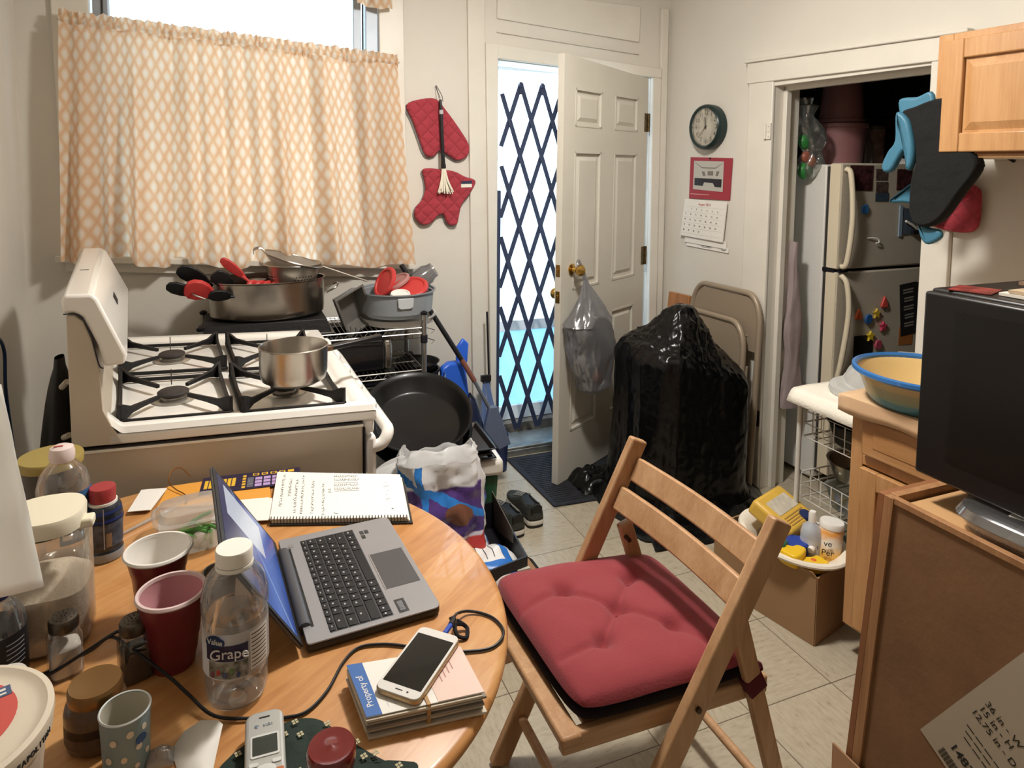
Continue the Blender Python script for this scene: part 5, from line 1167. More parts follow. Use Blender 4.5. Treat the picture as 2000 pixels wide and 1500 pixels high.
# towel / board over the cart
m_towel = mat('towel_white','e6e0d2',.9,bump=.15,bs=120); tw = thing('dish_towel','white towel with tan edge draped over top of wire cart','towel',(2.08,1.68,.73))
b = MB(); b.grid(lambda u, v: (1.865+.43*u, 1.535+.31*v+.0, (.735 if u > .07 else .735-.045*(1-u/.07)**1.6)+.003*noise.noise(Vector((u*6,v*6,1)))), 40, 14); b.build('towel_cloth', m_towel, tw, solid=.006)
b = MB(); b.grid(lambda u, v: (1.868+.43*u, 1.532+.012*v, (.7375 if u > .07 else .7375-.045*(1-u/.07)**1.6)+.003*noise.noise(Vector((u*6,0,1)))), 40, 2); b.build('tan_hem', mat('tan_hem','9b6f4c',.8), tw, solid=.007)
MB().bb(1.90,2.29,1.54,1.835,.719,.731).build('under_board', mat('pale_board','cdb898',.7), tw)
m_fro = clear('frosted_plastic',(.85,.86,.86),.12,.25,diff=.5,dcol=(.82,.82,.80))
for i,(x,y,z,r,rx_,ry_,lab) in enumerate(((2.10,1.66,.79,.125,.25,-.35,'clear plastic bowl lying on white towel, left of enamel bowl'),(2.24,1.60,.80,.14,.5,.2,'translucent plastic lid standing behind the enamel bowl'),(2.05,1.70,.765,.10,.05,-.1,'low clear plastic lid flat on white towel'))):
    t = thing('plastic_bowl' if i == 0 else 'food_cover', lab, 'bowl' if i == 0 else 'lid', (x,y,.742)); Rm = Matrix.Translation((x,y,z)) @ Matrix.Rotation(rx_,4,'X') @ Matrix.Rotation(ry_,4,'Y')
    MB(Rm).lathe([(.0001,.05),(r*.6,.048),(r*.85,.02),(r*.96,-.02),(r,-.022),(r*1.02,-.028)] if i != 2 else [(.0001,.016),(r*.7,.016),(r*.75,.006),(r*.95,.004),(r,-.012)],(0,0,0),40).build('shell', m_fro, t)

# ================================================================ base cabinet, worktop, enamel bowl
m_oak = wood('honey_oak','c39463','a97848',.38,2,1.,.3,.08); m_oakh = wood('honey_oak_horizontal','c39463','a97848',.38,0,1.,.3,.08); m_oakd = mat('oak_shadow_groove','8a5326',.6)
def cabM(d, off): return RW @ TR(d, -off, 0)
def raised(b, x0,x1,z0,z1, y=-.02, th=.02, fw=.055, hor=False):
    """frame-and-raised-panel front in local x,z; front face at y"""
    out = []
    fr_ = MB(b.xf); fr_.bb(x0,x0+fw,y,y+th,z0,z1); fr_.bb(x1-fw,x1,y,y+th,z0,z1); fr_.bb(x0+fw,x1-fw,y,y+th,z0,z0+fw); fr_.bb(x0+fw,x1-fw,y,y+th,z1-fw,z1)
    pn = MB(b.xf); a0,a1,c0,c1 = x0+fw,x1-fw,z0+fw,z1-fw; yi = y+.013; n = .030
    Pq = [(a0,yi,c0),(a1,yi,c0),(a1,yi,c1),(a0,yi,c1)]; Pm = [(a0+.007,yi,c0+.007),(a1-.007,yi,c0+.007),(a1-.007,yi,c1-.007),(a0+.007,yi,c1-.007)]; Qq = [(a0+n,y+.003,c0+n),(a1-n,y+.003,c0+n),(a1-n,y+.003,c1-n),(a0+n,y+.003,c1-n)]
    pn.add(Pq+Pm+Qq, [(0,1,5,4),(1,2,6,5),(2,3,7,6),(3,0,4,7),(4,5,9,8),(5,6,10,9),(6,7,11,10),(7,4,8,11),(8,9,10,11)])
    return fr_, pn
bc = thing('base_cabinet','honey oak base cabinet with drawer over raised-panel door','cabinet',M=cabM(1.95,.3)); 
b = MB(RW); off = .61; D0, D1 = 1.692, 2.45
b.bb(D0,D1,-off+.02,-.02,.10,.80); b.bb(D0+.0,D1,-off+.09,-.02,0,.10); b.build('carcase', m_oak, bc)
b = MB(RW); b.bb(D0,D0+.04,-off,-off+.02,.10,.80); b.bb(D0+.04,D1,-off,-off+.02,.775,.80); b.bb(D0+.04,D1,-off,-off+.02,.632,.662); b.bb(D0+.04,D1,-off,-off+.02,.10,.13); b.build('face_frame', m_oak, bc, bev=.002)
b = MB(RW); b.bb(D0+.045,D1-.02,-off-.019,-off,.668,.784); dd = b.build('drawer', m_oakh, bc, bev=.007)
b = MB(RW); b.bb(D0+.085,D1-.06,-off-.021,-off-.018,.700,.752); b.build('drawer_field', m_oakh, dd, bev=.004)
b = MB(RW); f_, p_ = raised(b, D0+.045,D0+.46,.118,.628,y=-off-.019); dr_ = f_.build('cabinet_door', m_oak, bc, bev=.003); p_.build('raised_panel', m_oak, dr_, smooth=False)
b = MB(RW); f_, p_ = raised(b, D0+.475,D1-.02,.118,.628,y=-off-.019); dr_ = f_.build('cabinet_door', m_oak, bc, bev=.003); p_.build('raised_panel', m_oak, dr_, smooth=False)
wk = thing('worktop','tan laminate countertop with paper liner on the base cabinet','countertop',M=RW @ TR(2.1,-.3,.80)); m_lam = mat('laminate_tan','d2ae86',.5,var=.08,vs=5)
MB(RW).bb(D0-.015,3.6,-off-.035,-.005,.80,.838).build('slab', m_lam, wk, bev=.008)
b = MB(RW); b.grid(lambda u, v: (D0-.02+1.2*u, -off-.042+(.62*max(0,(v-.12)/.88)), .8395 if v > .12 else .8395-.050*(1-v/.12)**1.3*(1+.10*sin(u*30))), 30, 26); b.build('paper_liner', mat('liner_tan','d9b48d',.7,bump=.3,bs=7), wk, solid=.001)
ebm = mat('bowl_bands','c9b489',.35,coat=.2); t_ = NT(ebm); v_, x_, y_, z_ = t_.xyz('Object')
n_ = t_.noise(v_, 14, 3); t_.col(t_.ramp(t_.m('ADD', t_.m('DIVIDE', z_, .11), t_.m('MULTIPLY', t_.m('SUBTRACT', n_, .5), .12)), (0,lin('3a4a4c')),(.08,lin('3f7f8f')),(.22,lin('4c8a94')),(.30,lin('8f9b7c')),(.55,lin('a9a07a')),(.62,lin('c9b078')),(1,lin('d6bd86'))))
bl = thing('enamel_bowl','large tan bowl with blue rim and teal base on worktop','bowl',(1.89,1.36,.842)); c = (1.885,1.345,.8405)
MB().lathe([(.0001,0),(.135,0),(.150,.02),(.172,.075),(.182,.092)],c,56,capt=False).build('bowl_outside', ebm, bl)
MB().lathe([(.0001,.006),(.13,.006),(.146,.024),(.168,.078),(.178,.094)],c,56,capt=False).build('bowl_inside', mat('bowl_cream','d8b97e',.35,coat=.2), bl)
MB().lathe([(.177,.090),(.186,.088),(.193,.094),(.192,.104),(.184,.107),(.177,.100),(.177,.090)],c,64,capb=False,capt=False).build('blue_rim', mat('rim_blue','2f6aa8',.35,coat=.2), bl)
# ================================================================ wall cabinet
uc = thing('wall_cabinet','honey oak wall cabinet with raised-panel door hung beside closet','cabinet',M=RW @ TR(2.1,-.3,1.565)); U0, U1, uo, Z0, Z1 = 1.708, 2.62, .324, 1.566, 1.945
b = MB(RW); b.bb(U0,U1,-uo+.019,-.002,Z0,Z1); b.build('carcase', mat('carcase_white','e8e2d6',.5), uc)
b = MB(RW); b.bb(U0,U0+.045,-uo,-uo+.019,Z0,Z1); b.bb(U0+.045,U1,-uo,-uo+.019,Z1-.035,Z1); b.bb(U0+.045,U1,-uo,-uo+.019,Z0,Z0+.035); b.build('face_frame', m_oak, uc, bev=.002)
b = MB(RW); f_, p_ = raised(b, U0+.030,U0+.44,Z0+.018,Z1-.022,y=-uo-.020,fw=.058); dr_ = f_.build('cabinet_door', m_oak, uc, bev=.004); p_.build('raised_panel', m_oak, dr_, smooth=False)
b = MB(RW); f_, p_ = raised(b, U0+.455,U0+.875,Z0+.018,Z1-.022,y=-uo-.020,fw=.058); dr_ = f_.build('cabinet_door', m_oak, uc, bev=.004); p_.build('raised_panel', m_oak, dr_, smooth=False)
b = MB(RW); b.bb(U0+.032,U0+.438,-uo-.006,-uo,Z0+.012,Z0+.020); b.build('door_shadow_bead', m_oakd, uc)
# blue rubber gloves and black cloth hanging
m_glv = mat('glove_blue','3b7088',.5,bump=.1,bs=20); m_bcl = mat('black_cloth','121212',.95,bump=.7,bs=11)
gl = thing('oven_glove_pair','pair of black and blue oven gloves hanging beneath wall cabinet','oven mitt',M=RW @ TR(1.68,-.3,1.33))
GM = RW @ TR(0,-.16,0)
def gpoly(pts, y, th, nm, m): return puff(spoly(pts,4), RW @ TR(0,y,0), th, nm, m, gl)
gpoly([(1.592,1.758),(1.65,1.762),(1.705,1.765),(1.71,1.60),(1.66,1.58),(1.64,1.66),(1.602,1.70)],-.315,.02,'blue_cuff',m_glv)
gpoly([(1.596,1.715),(1.635,1.695),(1.655,1.64),(1.664,1.58),(1.655,1.53),(1.638,1.535),(1.634,1.59),(1.615,1.565),(1.592,1.525),(1.565,1.520),(1.556,1.545),(1.575,1.59),(1.597,1.625)],-.325,.03,'blue_thumb',m_glv)
gpoly([(1.605,1.715),(1.65,1.735),(1.71,1.752),(1.75,1.74),(1.79,1.66),(1.84,1.58),(1.85,1.53),(1.80,1.45),(1.76,1.385),(1.72,1.352),(1.675,1.350),(1.650,1.385),(1.645,1.43),(1.648,1.50),(1.660,1.56),(1.640,1.64)],-.290,.05,'black_palm',m_bcl)
gpoly([(1.650,1.492),(1.62,1.465),(1.572,1.432),(1.570,1.418),(1.615,1.420),(1.655,1.425)],-.300,.022,'blue_cuff',m_glv)
gpoly([(1.665,1.36),(1.70,1.345),(1.735,1.34),(1.74,1.315),(1.70,1.29),(1.675,1.31)],-.292,.022,'blue_finger',m_glv)
MB(RW).tube(scurve([(1.74,-.29,1.70),(1.76,-.15,1.62),(1.78,-.02,1.56)],5),.006,6).build('hanging_loop', m_bcl, gl)
b2 = puff(spoly([(1.50,1.40),(1.52,1.55),(1.62,1.565),(1.715,1.552),(1.69,1.510),(1.635,1.475),(1.592,1.41),(1.552,1.33),(1.50,1.34)],4), RW @ TR(0,-.05,0), .05, 'black_back', m_bcl, gl)
ph = thing('pot_holder','square red quilted pot holder hanging on wall below wall cabinet','pot holder',M=RW @ TR(1.66,-.02,1.31))
puff(spoly([(1.527,1.46),(1.56,1.478),(1.60,1.482),(1.645,1.484),(1.680,1.470),(1.690,1.44),(1.690,1.36),(1.680,1.328),(1.655,1.315),(1.61,1.313),(1.55,1.322),(1.522,1.34),(1.518,1.40)],4), RW @ TR(0,-.012,0), .022, 'quilted_pad', m_mitt, ph)

# ================================================================ microwave on counter, with clutter
m_mw = mat('microwave_black','131110',.38)
MWM = TR(1.4475,1.034,.8425,rz=-.03) 
mw = thing('microwave','large glossy black microwave oven standing on the countertop','microwave',M=TR(1.70,.78,.8425)); 
m_in = MB(TR(1.452,1.034,0)); m_in.hexa([(0,0,.847),(.42,0,.847),(.42,-.56,.847),(0,-.56,.847)][::-1]+[(0,0,1.268),(.42,0,1.268),(.42,-.56,1.268),(0,-.56,1.268)][::-1]); m_in.build('casing', m_mw, mw, bev=.006)
MB(TR(1.452,1.034,0)).bb(-.022,0,-.54,-.0,.849,1.262).build('door', m_mw, mw, bev=.006)
MB(TR(1.452,1.034,0)).bb(-.0235,-.022,-.50,-.072,.90,1.23).build('door_window', mat('door_glass_black','0d0c0b',.3), mw)
for x in (.09,.38):
    for y in (-.07,-.50): MB(TR(1.452,1.034,0)).cyl((x,y,.787 if x < .1 else .8415),(x,y,.848),.020,10).build('foot', m_bp, mw)
rr = random.Random(11); ms = [mat('mail_white','ded6c8',.7),mat('mail_tan','bfa98c',.7),mat('mail_grey','a8a39b',.6),mat('mail_brown','7c6250',.7)]
for k in range(9):
    t = thing('envelope', ['lowest','second lowest','third','fourth','middle','sixth','seventh','second highest','topmost'][k]+' piece of mail in pile on the microwave','mail',(1.6,.85,1.27), group='mail on the microwave')
    b = MB(TR(1.615+.006*k,.80-.004*k,1.2695+.0075*k,rz=rr.uniform(-.5,.5))); w_ = .13-.007*k; b.bb(-w_,w_,-.11,.11,0,.0065); b.build('sheet', ms[k%4], t)
t = thing('glossy_flyer','red and black glossy flyer at far front corner of microwave top','flyer',(1.50,.98,1.27)); MB(TR(1.505,.975,1.269,rz=.35)).bb(-.045,.045,-.04,.04,0,.0015).build('sheet', mat('flyer_red','8c3a36',.3,var=.8,vs=30), t)
t = thing('pill_bottle','small white capped bottle on microwave top by the mail','bottle',(1.47,.80,1.27)); MB().lathe([(.0001,0),(.016,0),(.016,.03),(.0001,.03)],(1.455,.822,1.269),18).build('body', clear('amber_pill',(.8,.6,.3),.1,.1,diff=.3,dcol=(.7,.5,.25)), t); MB().lathe([(.018,0),(.018,.018),(.0001,.02)],(1.455,.822,1.299),18).build('cap', mat('white_plastic','e9e6df'), t)
# ================================================================ unfinished wall cabinet standing on end
m_mdf = mat('hardboard','7d5a3c',.75,var=.14,vs=9,bump=.05,bs=60); 
bx = thing('upended_cabinet','unfinished hardboard-backed wall cabinet standing on end with white shipping label','cabinet',M=TR(1.5,.75,.06))
zb_, zt_ = .105, .800; yT, yB = 1.062, 1.112; X0 = 1.362
m_raw = wood('raw_oak_edge','ae8158','8c6240',.5,2,1.2)
def tap(b, x0,x1,yo0,yo1): # slab whose far edge leans like the photographed one
    b.hexa([(x0,yB-yo1,zb_),(x1,yB-yo1,zb_),(x1,yB-yo0,zb_),(x0,yB-yo0,zb_),(x0,yT-yo1,zt_),(x1,yT-yo1,zt_),(x1,yT-yo0,zt_),(x0,yT-yo0,zt_)])
b = MB(); tap(b, X0,X0+.006,.037,.62); b.build('hardboard_back', m_mdf, bx)
b = MB(); tap(b, X0-.006,X0+.35-.02,0,.016); b.build('side_panel', mat('side_ply','8a5a38',.6,var=.15,vs=6), bx, bev=.001)
b = MB(); tap(b, X0-.006,X0+.012,.016,.038); b.build('edge_strip', m_raw, bx, bev=.001)
b = MB(); b.bb(X0-.004,X0+.012,.45,1.03,zt_-.012,zt_+.002); b.build('top_edge', m_raw, bx, bev=.001)
b = MB(); b.bb(X0+.012,X0+.33,yT-.035,yT-.016,zt_-.05,zt_+.002); b.build('top_rail', m_raw, bx, bev=.001)
MB().bb(X0+.015,X0+.32,.45,1.02,.772,.785).build('inner_shelf', mat('inner_ply','c59a6b',.6), bx)
MB().bb(X0+.32,X0+.34,.45,1.04,zb_,zt_).build('face_board', m_oak, bx); MB().bb(X0,X0+.34,.45,1.05,zb_,zb_+.016).build('bottom_panel', m_raw, bx)
m_lbl = mat('label_paper','a89a86',.7); LB = Matrix.Translation((X0-.001,0,0)) 
# label: local u along its long lower edge, v up; corner at (y .936, z .327)
c0 = Vector((X0-.0012,.936,.327)); e1 = Vector((0,.748-.936,.638-.327)).normalized(); e2 = Vector((0,-e1.z,e1.y))
e2 = Vector((0,.878-.936,.291-.327)).normalized(); e2 = (e2-e1*e2.dot(e1)).normalized()
b = MB(); b.prism([tuple(c0),tuple(c0+e1*.44),tuple(c0+e1*.44+e2*.30),tuple(c0+e2*.30)],(-.0008,0,0)); b.build('shipping_label', m_lbl, bx)
nrm_ = Vector((-1,0,0)); ex_ = e2; ey_ = e1
def LT(x, y): # text frame: x reads along e2 (down-right), y along e1 (up-right)
    o_ = c0+ex_*x+ey_*y+nrm_*.0012; return Matrix(((ex_.x,ey_.x,nrm_.x,o_.x),(ex_.y,ey_.y,nrm_.y,o_.y),(ex_.z,ey_.z,nrm_.z,o_.z),(0,0,0,1)))
for s_, x_, y_, sz in (('36 in - W',.025,.205,.020),('15 in - H',.025,.185,.020),('12.75 in - D',.022,.163,.020),('148350',.045,.055,.026)): text(s_, sz, LT(x_,y_), 'label_lettering', m_ink, bx, align='LEFT', ex=.0002, bold=.0006 if s_ == '148350' else 0)
b = MB()
for k in range(3):
    o_ = c0+ey_*(.125-.014*k)+nrm_*.0012
    for j in range(7): 
        a_0 = o_+ex_*(.035+.021*j+.006*k); b.bar(a_0, a_0+ex_*.017, .0022, .0004, up=nrm_)
b.build('small_print', m_ink, bx)
b = MB()
for k in range(26): a_0 = c0+ex_*(.042+.0022*k)+ey_*.008+nrm_*.0012; b.bar(a_0, a_0+ey_*.022, .0012 if k%3 else .0004, .0003, up=nrm_)
b.build('barcode', m_ink, bx)
cb = thing('cardboard_carton','brown cardboard box flap under the upended cabinet','box',(1.5,.75,0)); MB().bb(1.352,1.69,.45,1.125,0,.102).build('box_body', m_card, cb, bev=.003)
MB().hexa([(1.33,.45,.02),(1.352,.45,.02),(1.352,1.125,.02),(1.33,1.125,.02),(1.345,.45,.118),(1.350,.45,.118),(1.350,1.14,.128),(1.345,1.14,.128)]).build('open_flap', m_card, cb)
tr_ = thing('takeout_tray','clear plastic takeout tray with brown food and white label on cabinet end','food tray',(1.47,.80,.787)); M = TR(1.50,.80,.787,rz=.06)
MB(M).lathe([(.0001,0),(.10,0),(.115,.03),(.12,.032)],(0,0,0),40,n=4,sy=1.15).build('tray_base', clear('tray_clear',(.8,.8,.8),.3,.05,diff=.06), tr_)
MB(M).lathe([(.12,.033),(.112,.05),(.10,.055),(.0001,.055)],(0,0,0),40,n=4,sy=1.15).build('tray_lid', clear('tray_clear'), tr_); MB(M).lathe([(.0001,.003),(.095,.003),(.10,.02),(.08,.028),(.0001,.03)],(0,0,0),30,n=4,sy=1.1).build('food', mat('brown_food','7d4a22',.6,var=.6,vs=60,bump=.8,bs=60), tr_)
MB(M @ TR(0,.01,.0556,rz=.2)).bb(-.06,.06,-.05,.04,0,.0008).build('white_label', m_paper, tr_)
# ================================================================ cardboard box with tub of cleaning supplies
bxm = mat('kraft_box','9b7a58',.85,var=.05,vs=6)
kb = thing('open_cardboard_box','open brown cardboard box on the floor beside base cabinet','box',M=TR(1.79,1.74,0,rz=.0))
N1, N2, N3, N4 = (1.716,1.541),(1.895,1.585),(1.840,1.955),(1.632,1.925)
zt2 = .228
def wl(b, p, q, z0, z1, t=.006): b.bar((p[0],p[1],(z0+z1)/2),(q[0],q[1],(z0+z1)/2),t,z1-z0)
b = MB(); b.hexa([(*N1,.001),(*N2,.001),(*N3,.001),(*N4,.001),(*N1,.008),(*N2,.008),(*N3,.008),(*N4,.008)])
for p, q in ((N1,N2),(N2,N3),(N3,N4),(N4,N1)): wl(b, p, q, .001, zt2)
b.build('box_body', bxm, kb)
b = MB(); b.hexa([(1.712,1.541,zt2),(1.718,1.541,zt2),(1.640,1.925,zt2),(1.634,1.925,zt2),(1.704,1.55,zt2+.016),(1.708,1.55,zt2+.016),(1.632,1.92,zt2+.022),(1.628,1.92,zt2+.022)]); b.build('bent_flap', bxm, kb)
tb2 = thing('plastic_basin','round white plastic basin of cleaning products sitting in cardboard box','basin',(1.80,1.73,.1)); c = (1.792,1.722,.09)
MB().lathe([(.0001,0),(.100,0),(.122,.135),(.150,.155),(.176,.160),(.180,.168),(.176,.174),(.160,.173),(.146,.160),(.118,.136),(.096,.006),(.0001,.006)],c,56,sx=.86,sy=1.12).build('basin_body', mat('basin_white','ece4d4',.4), tb2)
m_yel = mat('yellow_plastic','e8bd22',.35); m_bcap = mat('cobalt_plastic','23409a',.35); m_can = mat('spray_can_grey','b7bcc4',.35,.2); m_ypk = mat('yellow_pack','e0b64e',.4,var=.1,vs=10)
yp = thing('yellow_wipes_pack','yellow and clear plastic pack of cloths lying on top in basin','packet',(1.80,1.80,.27)); YM = Matrix.Translation((1.835,1.815,.285)) @ Matrix.Rotation(.36,4,'Z') @ Matrix.Rotation(.42,4,'X') @ Matrix.Rotation(.05,4,'Y')
MB(YM).bb(-.105,.105,-.08,.08,-.03,.03).build('pack_body', m_ypk, yp, bev=.014, bseg=3); MB(YM).bb(-.075,.075,-.015,.045,.030,.0315).build('pale_print', mat('pack_pale','cfc6b4',.4,var=.2,vs=40), yp)
for k in range(4): MB(YM).bb(-.07,.07,-.062+.010*k,-.058+.010*k,.030,.0318).build('printed_line', mat('pack_tan','b08a4a',.5), yp)
sc_ = thing('spray_bottle','grey-white pump bottle of cleaner standing in basin','spray bottle',(1.83,1.67,.15)); c = (1.815,1.660,.165)
MB().lathe([(.0001,0),(.034,0),(.036,.01),(.036,.13),(.030,.155),(.014,.168),(.012,.175),(.0001,.175)],c,28).build('bottle_body', m_can, sc_); MB().lathe([(.013,.168),(.013,.20),(.010,.208),(.0001,.208)],c,16).build('white_nozzle', mat('white_plastic','e9e6df'), sc_)
b = MB(); b.lathe([(.0365,.05),(.0365,.12)],c,28,capb=False,capt=False); b.build('grey_label', mat('label_pale_grey','c9ccd2',.5,var=.15,vs=60), sc_)
cn2 = thing('cleaner_canister','white and yellow printed cleaner canister in basin beside oak cabinet','canister',(1.86,1.57,.15)); c = (1.842,1.622,.140)
cm_ = mat('canister_print','e8d9b0',.4); t_ = NT(cm_); v_, x_, y_, z_ = t_.xyz('Object'); t_.col(t_.ramp(t_.m('ADD', t_.m('DIVIDE', z_, .2), t_.m('MULTIPLY', t_.m('SUBTRACT', t_.noise(v_, 25, 2), .5), .35)), (0,lin('d8cfba')),(.2,lin('e6c98a')),(.45,lin('e9b44a')),(.7,lin('efe9dc')),(.85,lin('e9a24a')),(1,lin('efe9dc'))))
Rc = Matrix.Translation(c) @ Matrix.Rotation(.10,4,'Y'); MB(Rc).lathe([(.0001,0),(.038,0),(.038,.19),(.036,.195)],(0,0,0),30,capt=False).build('canister_body', cm_, cn2); MB(Rc).lathe([(.039,.190),(.039,.205),(.036,.21),(.0001,.21)],(0,0,0),30).build('white_lid', mat('white_plastic','e9e6df'), cn2)
dcam = Vector((-c[0],-c[1],0)).normalized(); rt_ = Vector((dcam.y*-1,dcam.x,0)); rt_ = Vector((-dcam.y,dcam.x,0))
def facing(pt, z, sz, body, m, parent, rad, ang=0):
    """small lettering wrapped flat on the camera-side of a round pack"""
    d = Vector((cos(ang),sin(ang),0)); r_ = Vector((-d.y,d.x,0)); o_ = Vector(pt)+d*rad+Vector((0,0,z)); return text(body, sz, Matrix(((r_.x,0,d.x,o_.x),(r_.y,0,d.y,o_.y),(0,1,0,o_.z),(0,0,0,1))), 'lettering', m, parent, ex=.0006)
facing(c,.150,.028,'ve',m_ink,cn2,.0345,atan2(dcam.y,dcam.x)+.1); facing(c,.120,.028,'Per',m_ink,cn2,.036,atan2(dcam.y,dcam.x)+.1)
bcp = thing('blue_capped_bottle','bottle with big cobalt blue round cap in middle of basin','bottle',(1.76,1.66,.15)); MB().lathe([(.0001,0),(.034,0),(.034,.09),(.0001,.09)],(1.765,1.675,.12),24).build('bottle_body', mat('maroon_plastic','5b1f24',.4), bcp); MB().lathe([(.037,0),(.038,.035),(.034,.040),(.0001,.038)],(1.765,1.675,.232),32).build('blue_cap', m_bcap, bcp)
for i,(x,y,z,rz) in enumerate(((1.712,1.640,.240,.4),(1.757,1.595,.228,-.2))):
    t = thing('yellow_cap_bottle', ['bottle with yellow scooped cap nearest basin rim, left','bottle with flat yellow cap nearest basin rim, right'][i],'bottle',(x,y,.12)); M = TR(x,y,z,rz=rz)
    MB(M @ TR(.006,.012,0)).lathe([(.0001,-.10),(.014,-.10),(.020,-.03),(.024,-.005),(.0001,-.005)],(0,0,0),22).build('bottle_body', mat('maroon_plastic','5b1f24') if i else mat('white_plastic','e9e6df'), t)
    ol = spoly([(-.034,-.03),(.034,-.03),(.038,.0),(.018,.010),(.010,.034),(-.022,.036),(-.038,.01)],4) if i == 0 else spoly([(-.036,-.026),(.036,-.026),(.040,.0),(.030,.026),(.004,.020),(-.030,.026),(-.040,.0)],4)
    b = MB(M); b.prism([(p.x,p.y,-.012) for p in ol],(0,0,.045 if i == 0 else .034)); b.build('yellow_cap', m_yel, t, bev=.006, bseg=3)
    if i: MB(M).ball((0,.0,.022),.009,10,6,sc=(1,1,.3)).build('orange_mark', mat('orange_mark','d9642a',.5), t)
gp = thing('green_white_packet','green and white patterned packet at near left of basin','packet',(1.655,1.66,.2)); Mg = Matrix.Translation((1.690,1.705,.262)) @ Matrix.Rotation(.5,4,'Z') @ Matrix.Rotation(.35,4,'Y'); MB(Mg).bb(-.03,.03,-.045,.045,-.02,.02).build('packet_body', mat('packet_green_print','2c6a52',.4,var=.5,vs=30), gp, bev=.008); MB(Mg).lathe([(.018,0),(.022,0),(.022,.0012),(.018,.0012)],(0,0,.0203),24,sy=1.3).build('white_ring', m_paper, gp)
sp_b = thing('blue_spray_trigger','dark blue spray trigger with white nozzle lying in basin','spray bottle',(1.80,1.6,.2)); b = MB(); b.cyl((1.800,1.640,.262),(1.850,1.655,.275),.017,14); b.build('trigger_body', mat('navy_plastic','24305c'), sp_b); MB().cyl((1.780,1.632,.256),(1.801,1.640,.262),.011,12).build('white_nozzle', mat('white_plastic','e9e6df'), sp_b)
for i,(x,y,z) in enumerate(((1.90,1.80,.25),(1.93,1.70,.24))):
    t = thing('blue_bottle', ['navy blue bottle lying against wire cart behind yellow pack','dark blue bottle by wire cart behind the pump bottle'][i],'bottle',(x,y,.1)); MB(Matrix.Translation((x,y,z-.06)) @ Matrix.Rotation(.3,4,'X')).lathe([(.0001,0),(.030,0),(.032,.08),(.022,.11),(.0001,.112)],(0,0,0),20).build('bottle_body', mat('navy_plastic','24305c'), t)
# ================================================================ round wooden table
TZ = .74
m_tab = mat('table_maple','c98a4e',.36,coat=.15); t_ = NT(m_tab); v_, x_, y_, z_ = t_.xyz('Object')
mp_ = t_.n('ShaderNodeMapping'); mp_.inputs['Rotation'].default_value = (0,0,-.18); t_.nt.links.new(v_, mp_.inputs[0]); spx = t_.n('ShaderNodeSeparateXYZ'); t_.nt.links.new(mp_.outputs[0], spx.inputs[0])
bd = t_.m('FLOOR', t_.m('DIVIDE', spx.outputs[1], .075)); rn = t_.m('FRACT', t_.m('MULTIPLY', t_.m('SINE', t_.m('MULTIPLY', bd, 91.7)), 431.3))
cx_ = t_.m('FLOOR', t_.m('ADD', t_.m('DIVIDE', spx.outputs[0], .42), t_.m('MULTIPLY', rn, 3.))); rn2 = t_.m('FRACT', t_.m('MULTIPLY', t_.m('SINE', t_.m('ADD', t_.m('MULTIPLY', cx_, 17.3), t_.m('MULTIPLY', bd, 5.1))), 917.))
mg = t_.n('ShaderNodeMapping'); mg.inputs['Rotation'].default_value = (0,0,-.18); mg.inputs['Scale'].default_value = (3,26,3); t_.nt.links.new(v_, mg.inputs[0])
gr = t_.noise(mg.outputs[0], 2.5, 5, .6, .4); blot = t_.noise(v_, 7, 4, .6)
f_ = t_.m('ADD', t_.m('ADD', t_.m('MULTIPLY', gr, .55), t_.m('MULTIPLY', rn2, .16)), t_.m('MULTIPLY', blot, .28))
t_.col(t_.ramp(f_, (.30,lin('ad7440')), (.48,lin('c48c54')), (.62,lin('cd9a63')), (.8,lin('d6a672')))); t_.bump(gr, .04, .003)
tth = .6; TCX, TCY, TA, TB_ = -.047, 1.262, .49, .55
dt = thing('dining_table','oval-round light wooden table crowded with dishes and a laptop','table',M=TR(TCX,TCY,0,rz=tth)); TM = MATW[dt]
MB(TM).lathe([(.0001,TZ-.032),(.955,TZ-.032),(.982,TZ-.028),(.996,TZ-.018),(1.0,TZ-.010),(.992,TZ-.003),(.975,TZ),(.0001,TZ)],(0,0,0),128,sx=TA,sy=TB_).build('tabletop', m_tab, dt, ang=1.2)
MB(TM).lathe([(.80,TZ-.10),(.80,TZ-.032),(.77,TZ-.032),(.77,TZ-.10),(.80,TZ-.10)],(0,0,0),64,sx=TA,sy=TB_,capb=False,capt=False).build('apron', m_tab, dt)
for a in (.5,2.2,3.7,5.3): MB(TM).lathe([(.020,0),(.016,.05),(.028,.30),(.022,.60),(.032,.64),(.032,TZ-.032)],(TA*.72*cos(a),TB_*.72*sin(a),0),18).build('leg', m_tab, dt)
Z = TZ+.0006
# ---------------- laptop
m_al = mat('laptop_silver','9b999a',.38,.35); m_ald = mat('laptop_dark','2a2a2c',.4,.3); m_key = mat('key_black','131314',.45); m_glyph = mat('key_print','b5b5b5',.6)
LPM = TR(.101,1.071,Z,rz=.07); lt = thing('laptop','open silver and black laptop with lit blue screen on table','laptop',M=LPM)
LW, LD, LH = .335, .230, .017
ol = []
for (cx_, cy_, a0) in ((LD-.012,.012,-pi/2),(LD-.012,LW-.012,0),(.006,LW-.006,pi/2),(.006,.006,pi)):
    r_ = .012 if cx_ > .1 else .006
    for k in range(5): a = a0+pi/2*k/4; ol.append((cx_+r_*cos(a), cy_+r_*sin(a)))
b = MB(LPM); b.prism([(x,y,.003) for x,y in ol],(0,0,.0115)); b.build('base_shell', m_ald, lt, bev=.002); b = MB(LPM); b.prism([(x,y,.0145) for x,y in ol],(0,0,.003)); pr_ = b.build('palm_rest', m_al, lt, bev=.001)
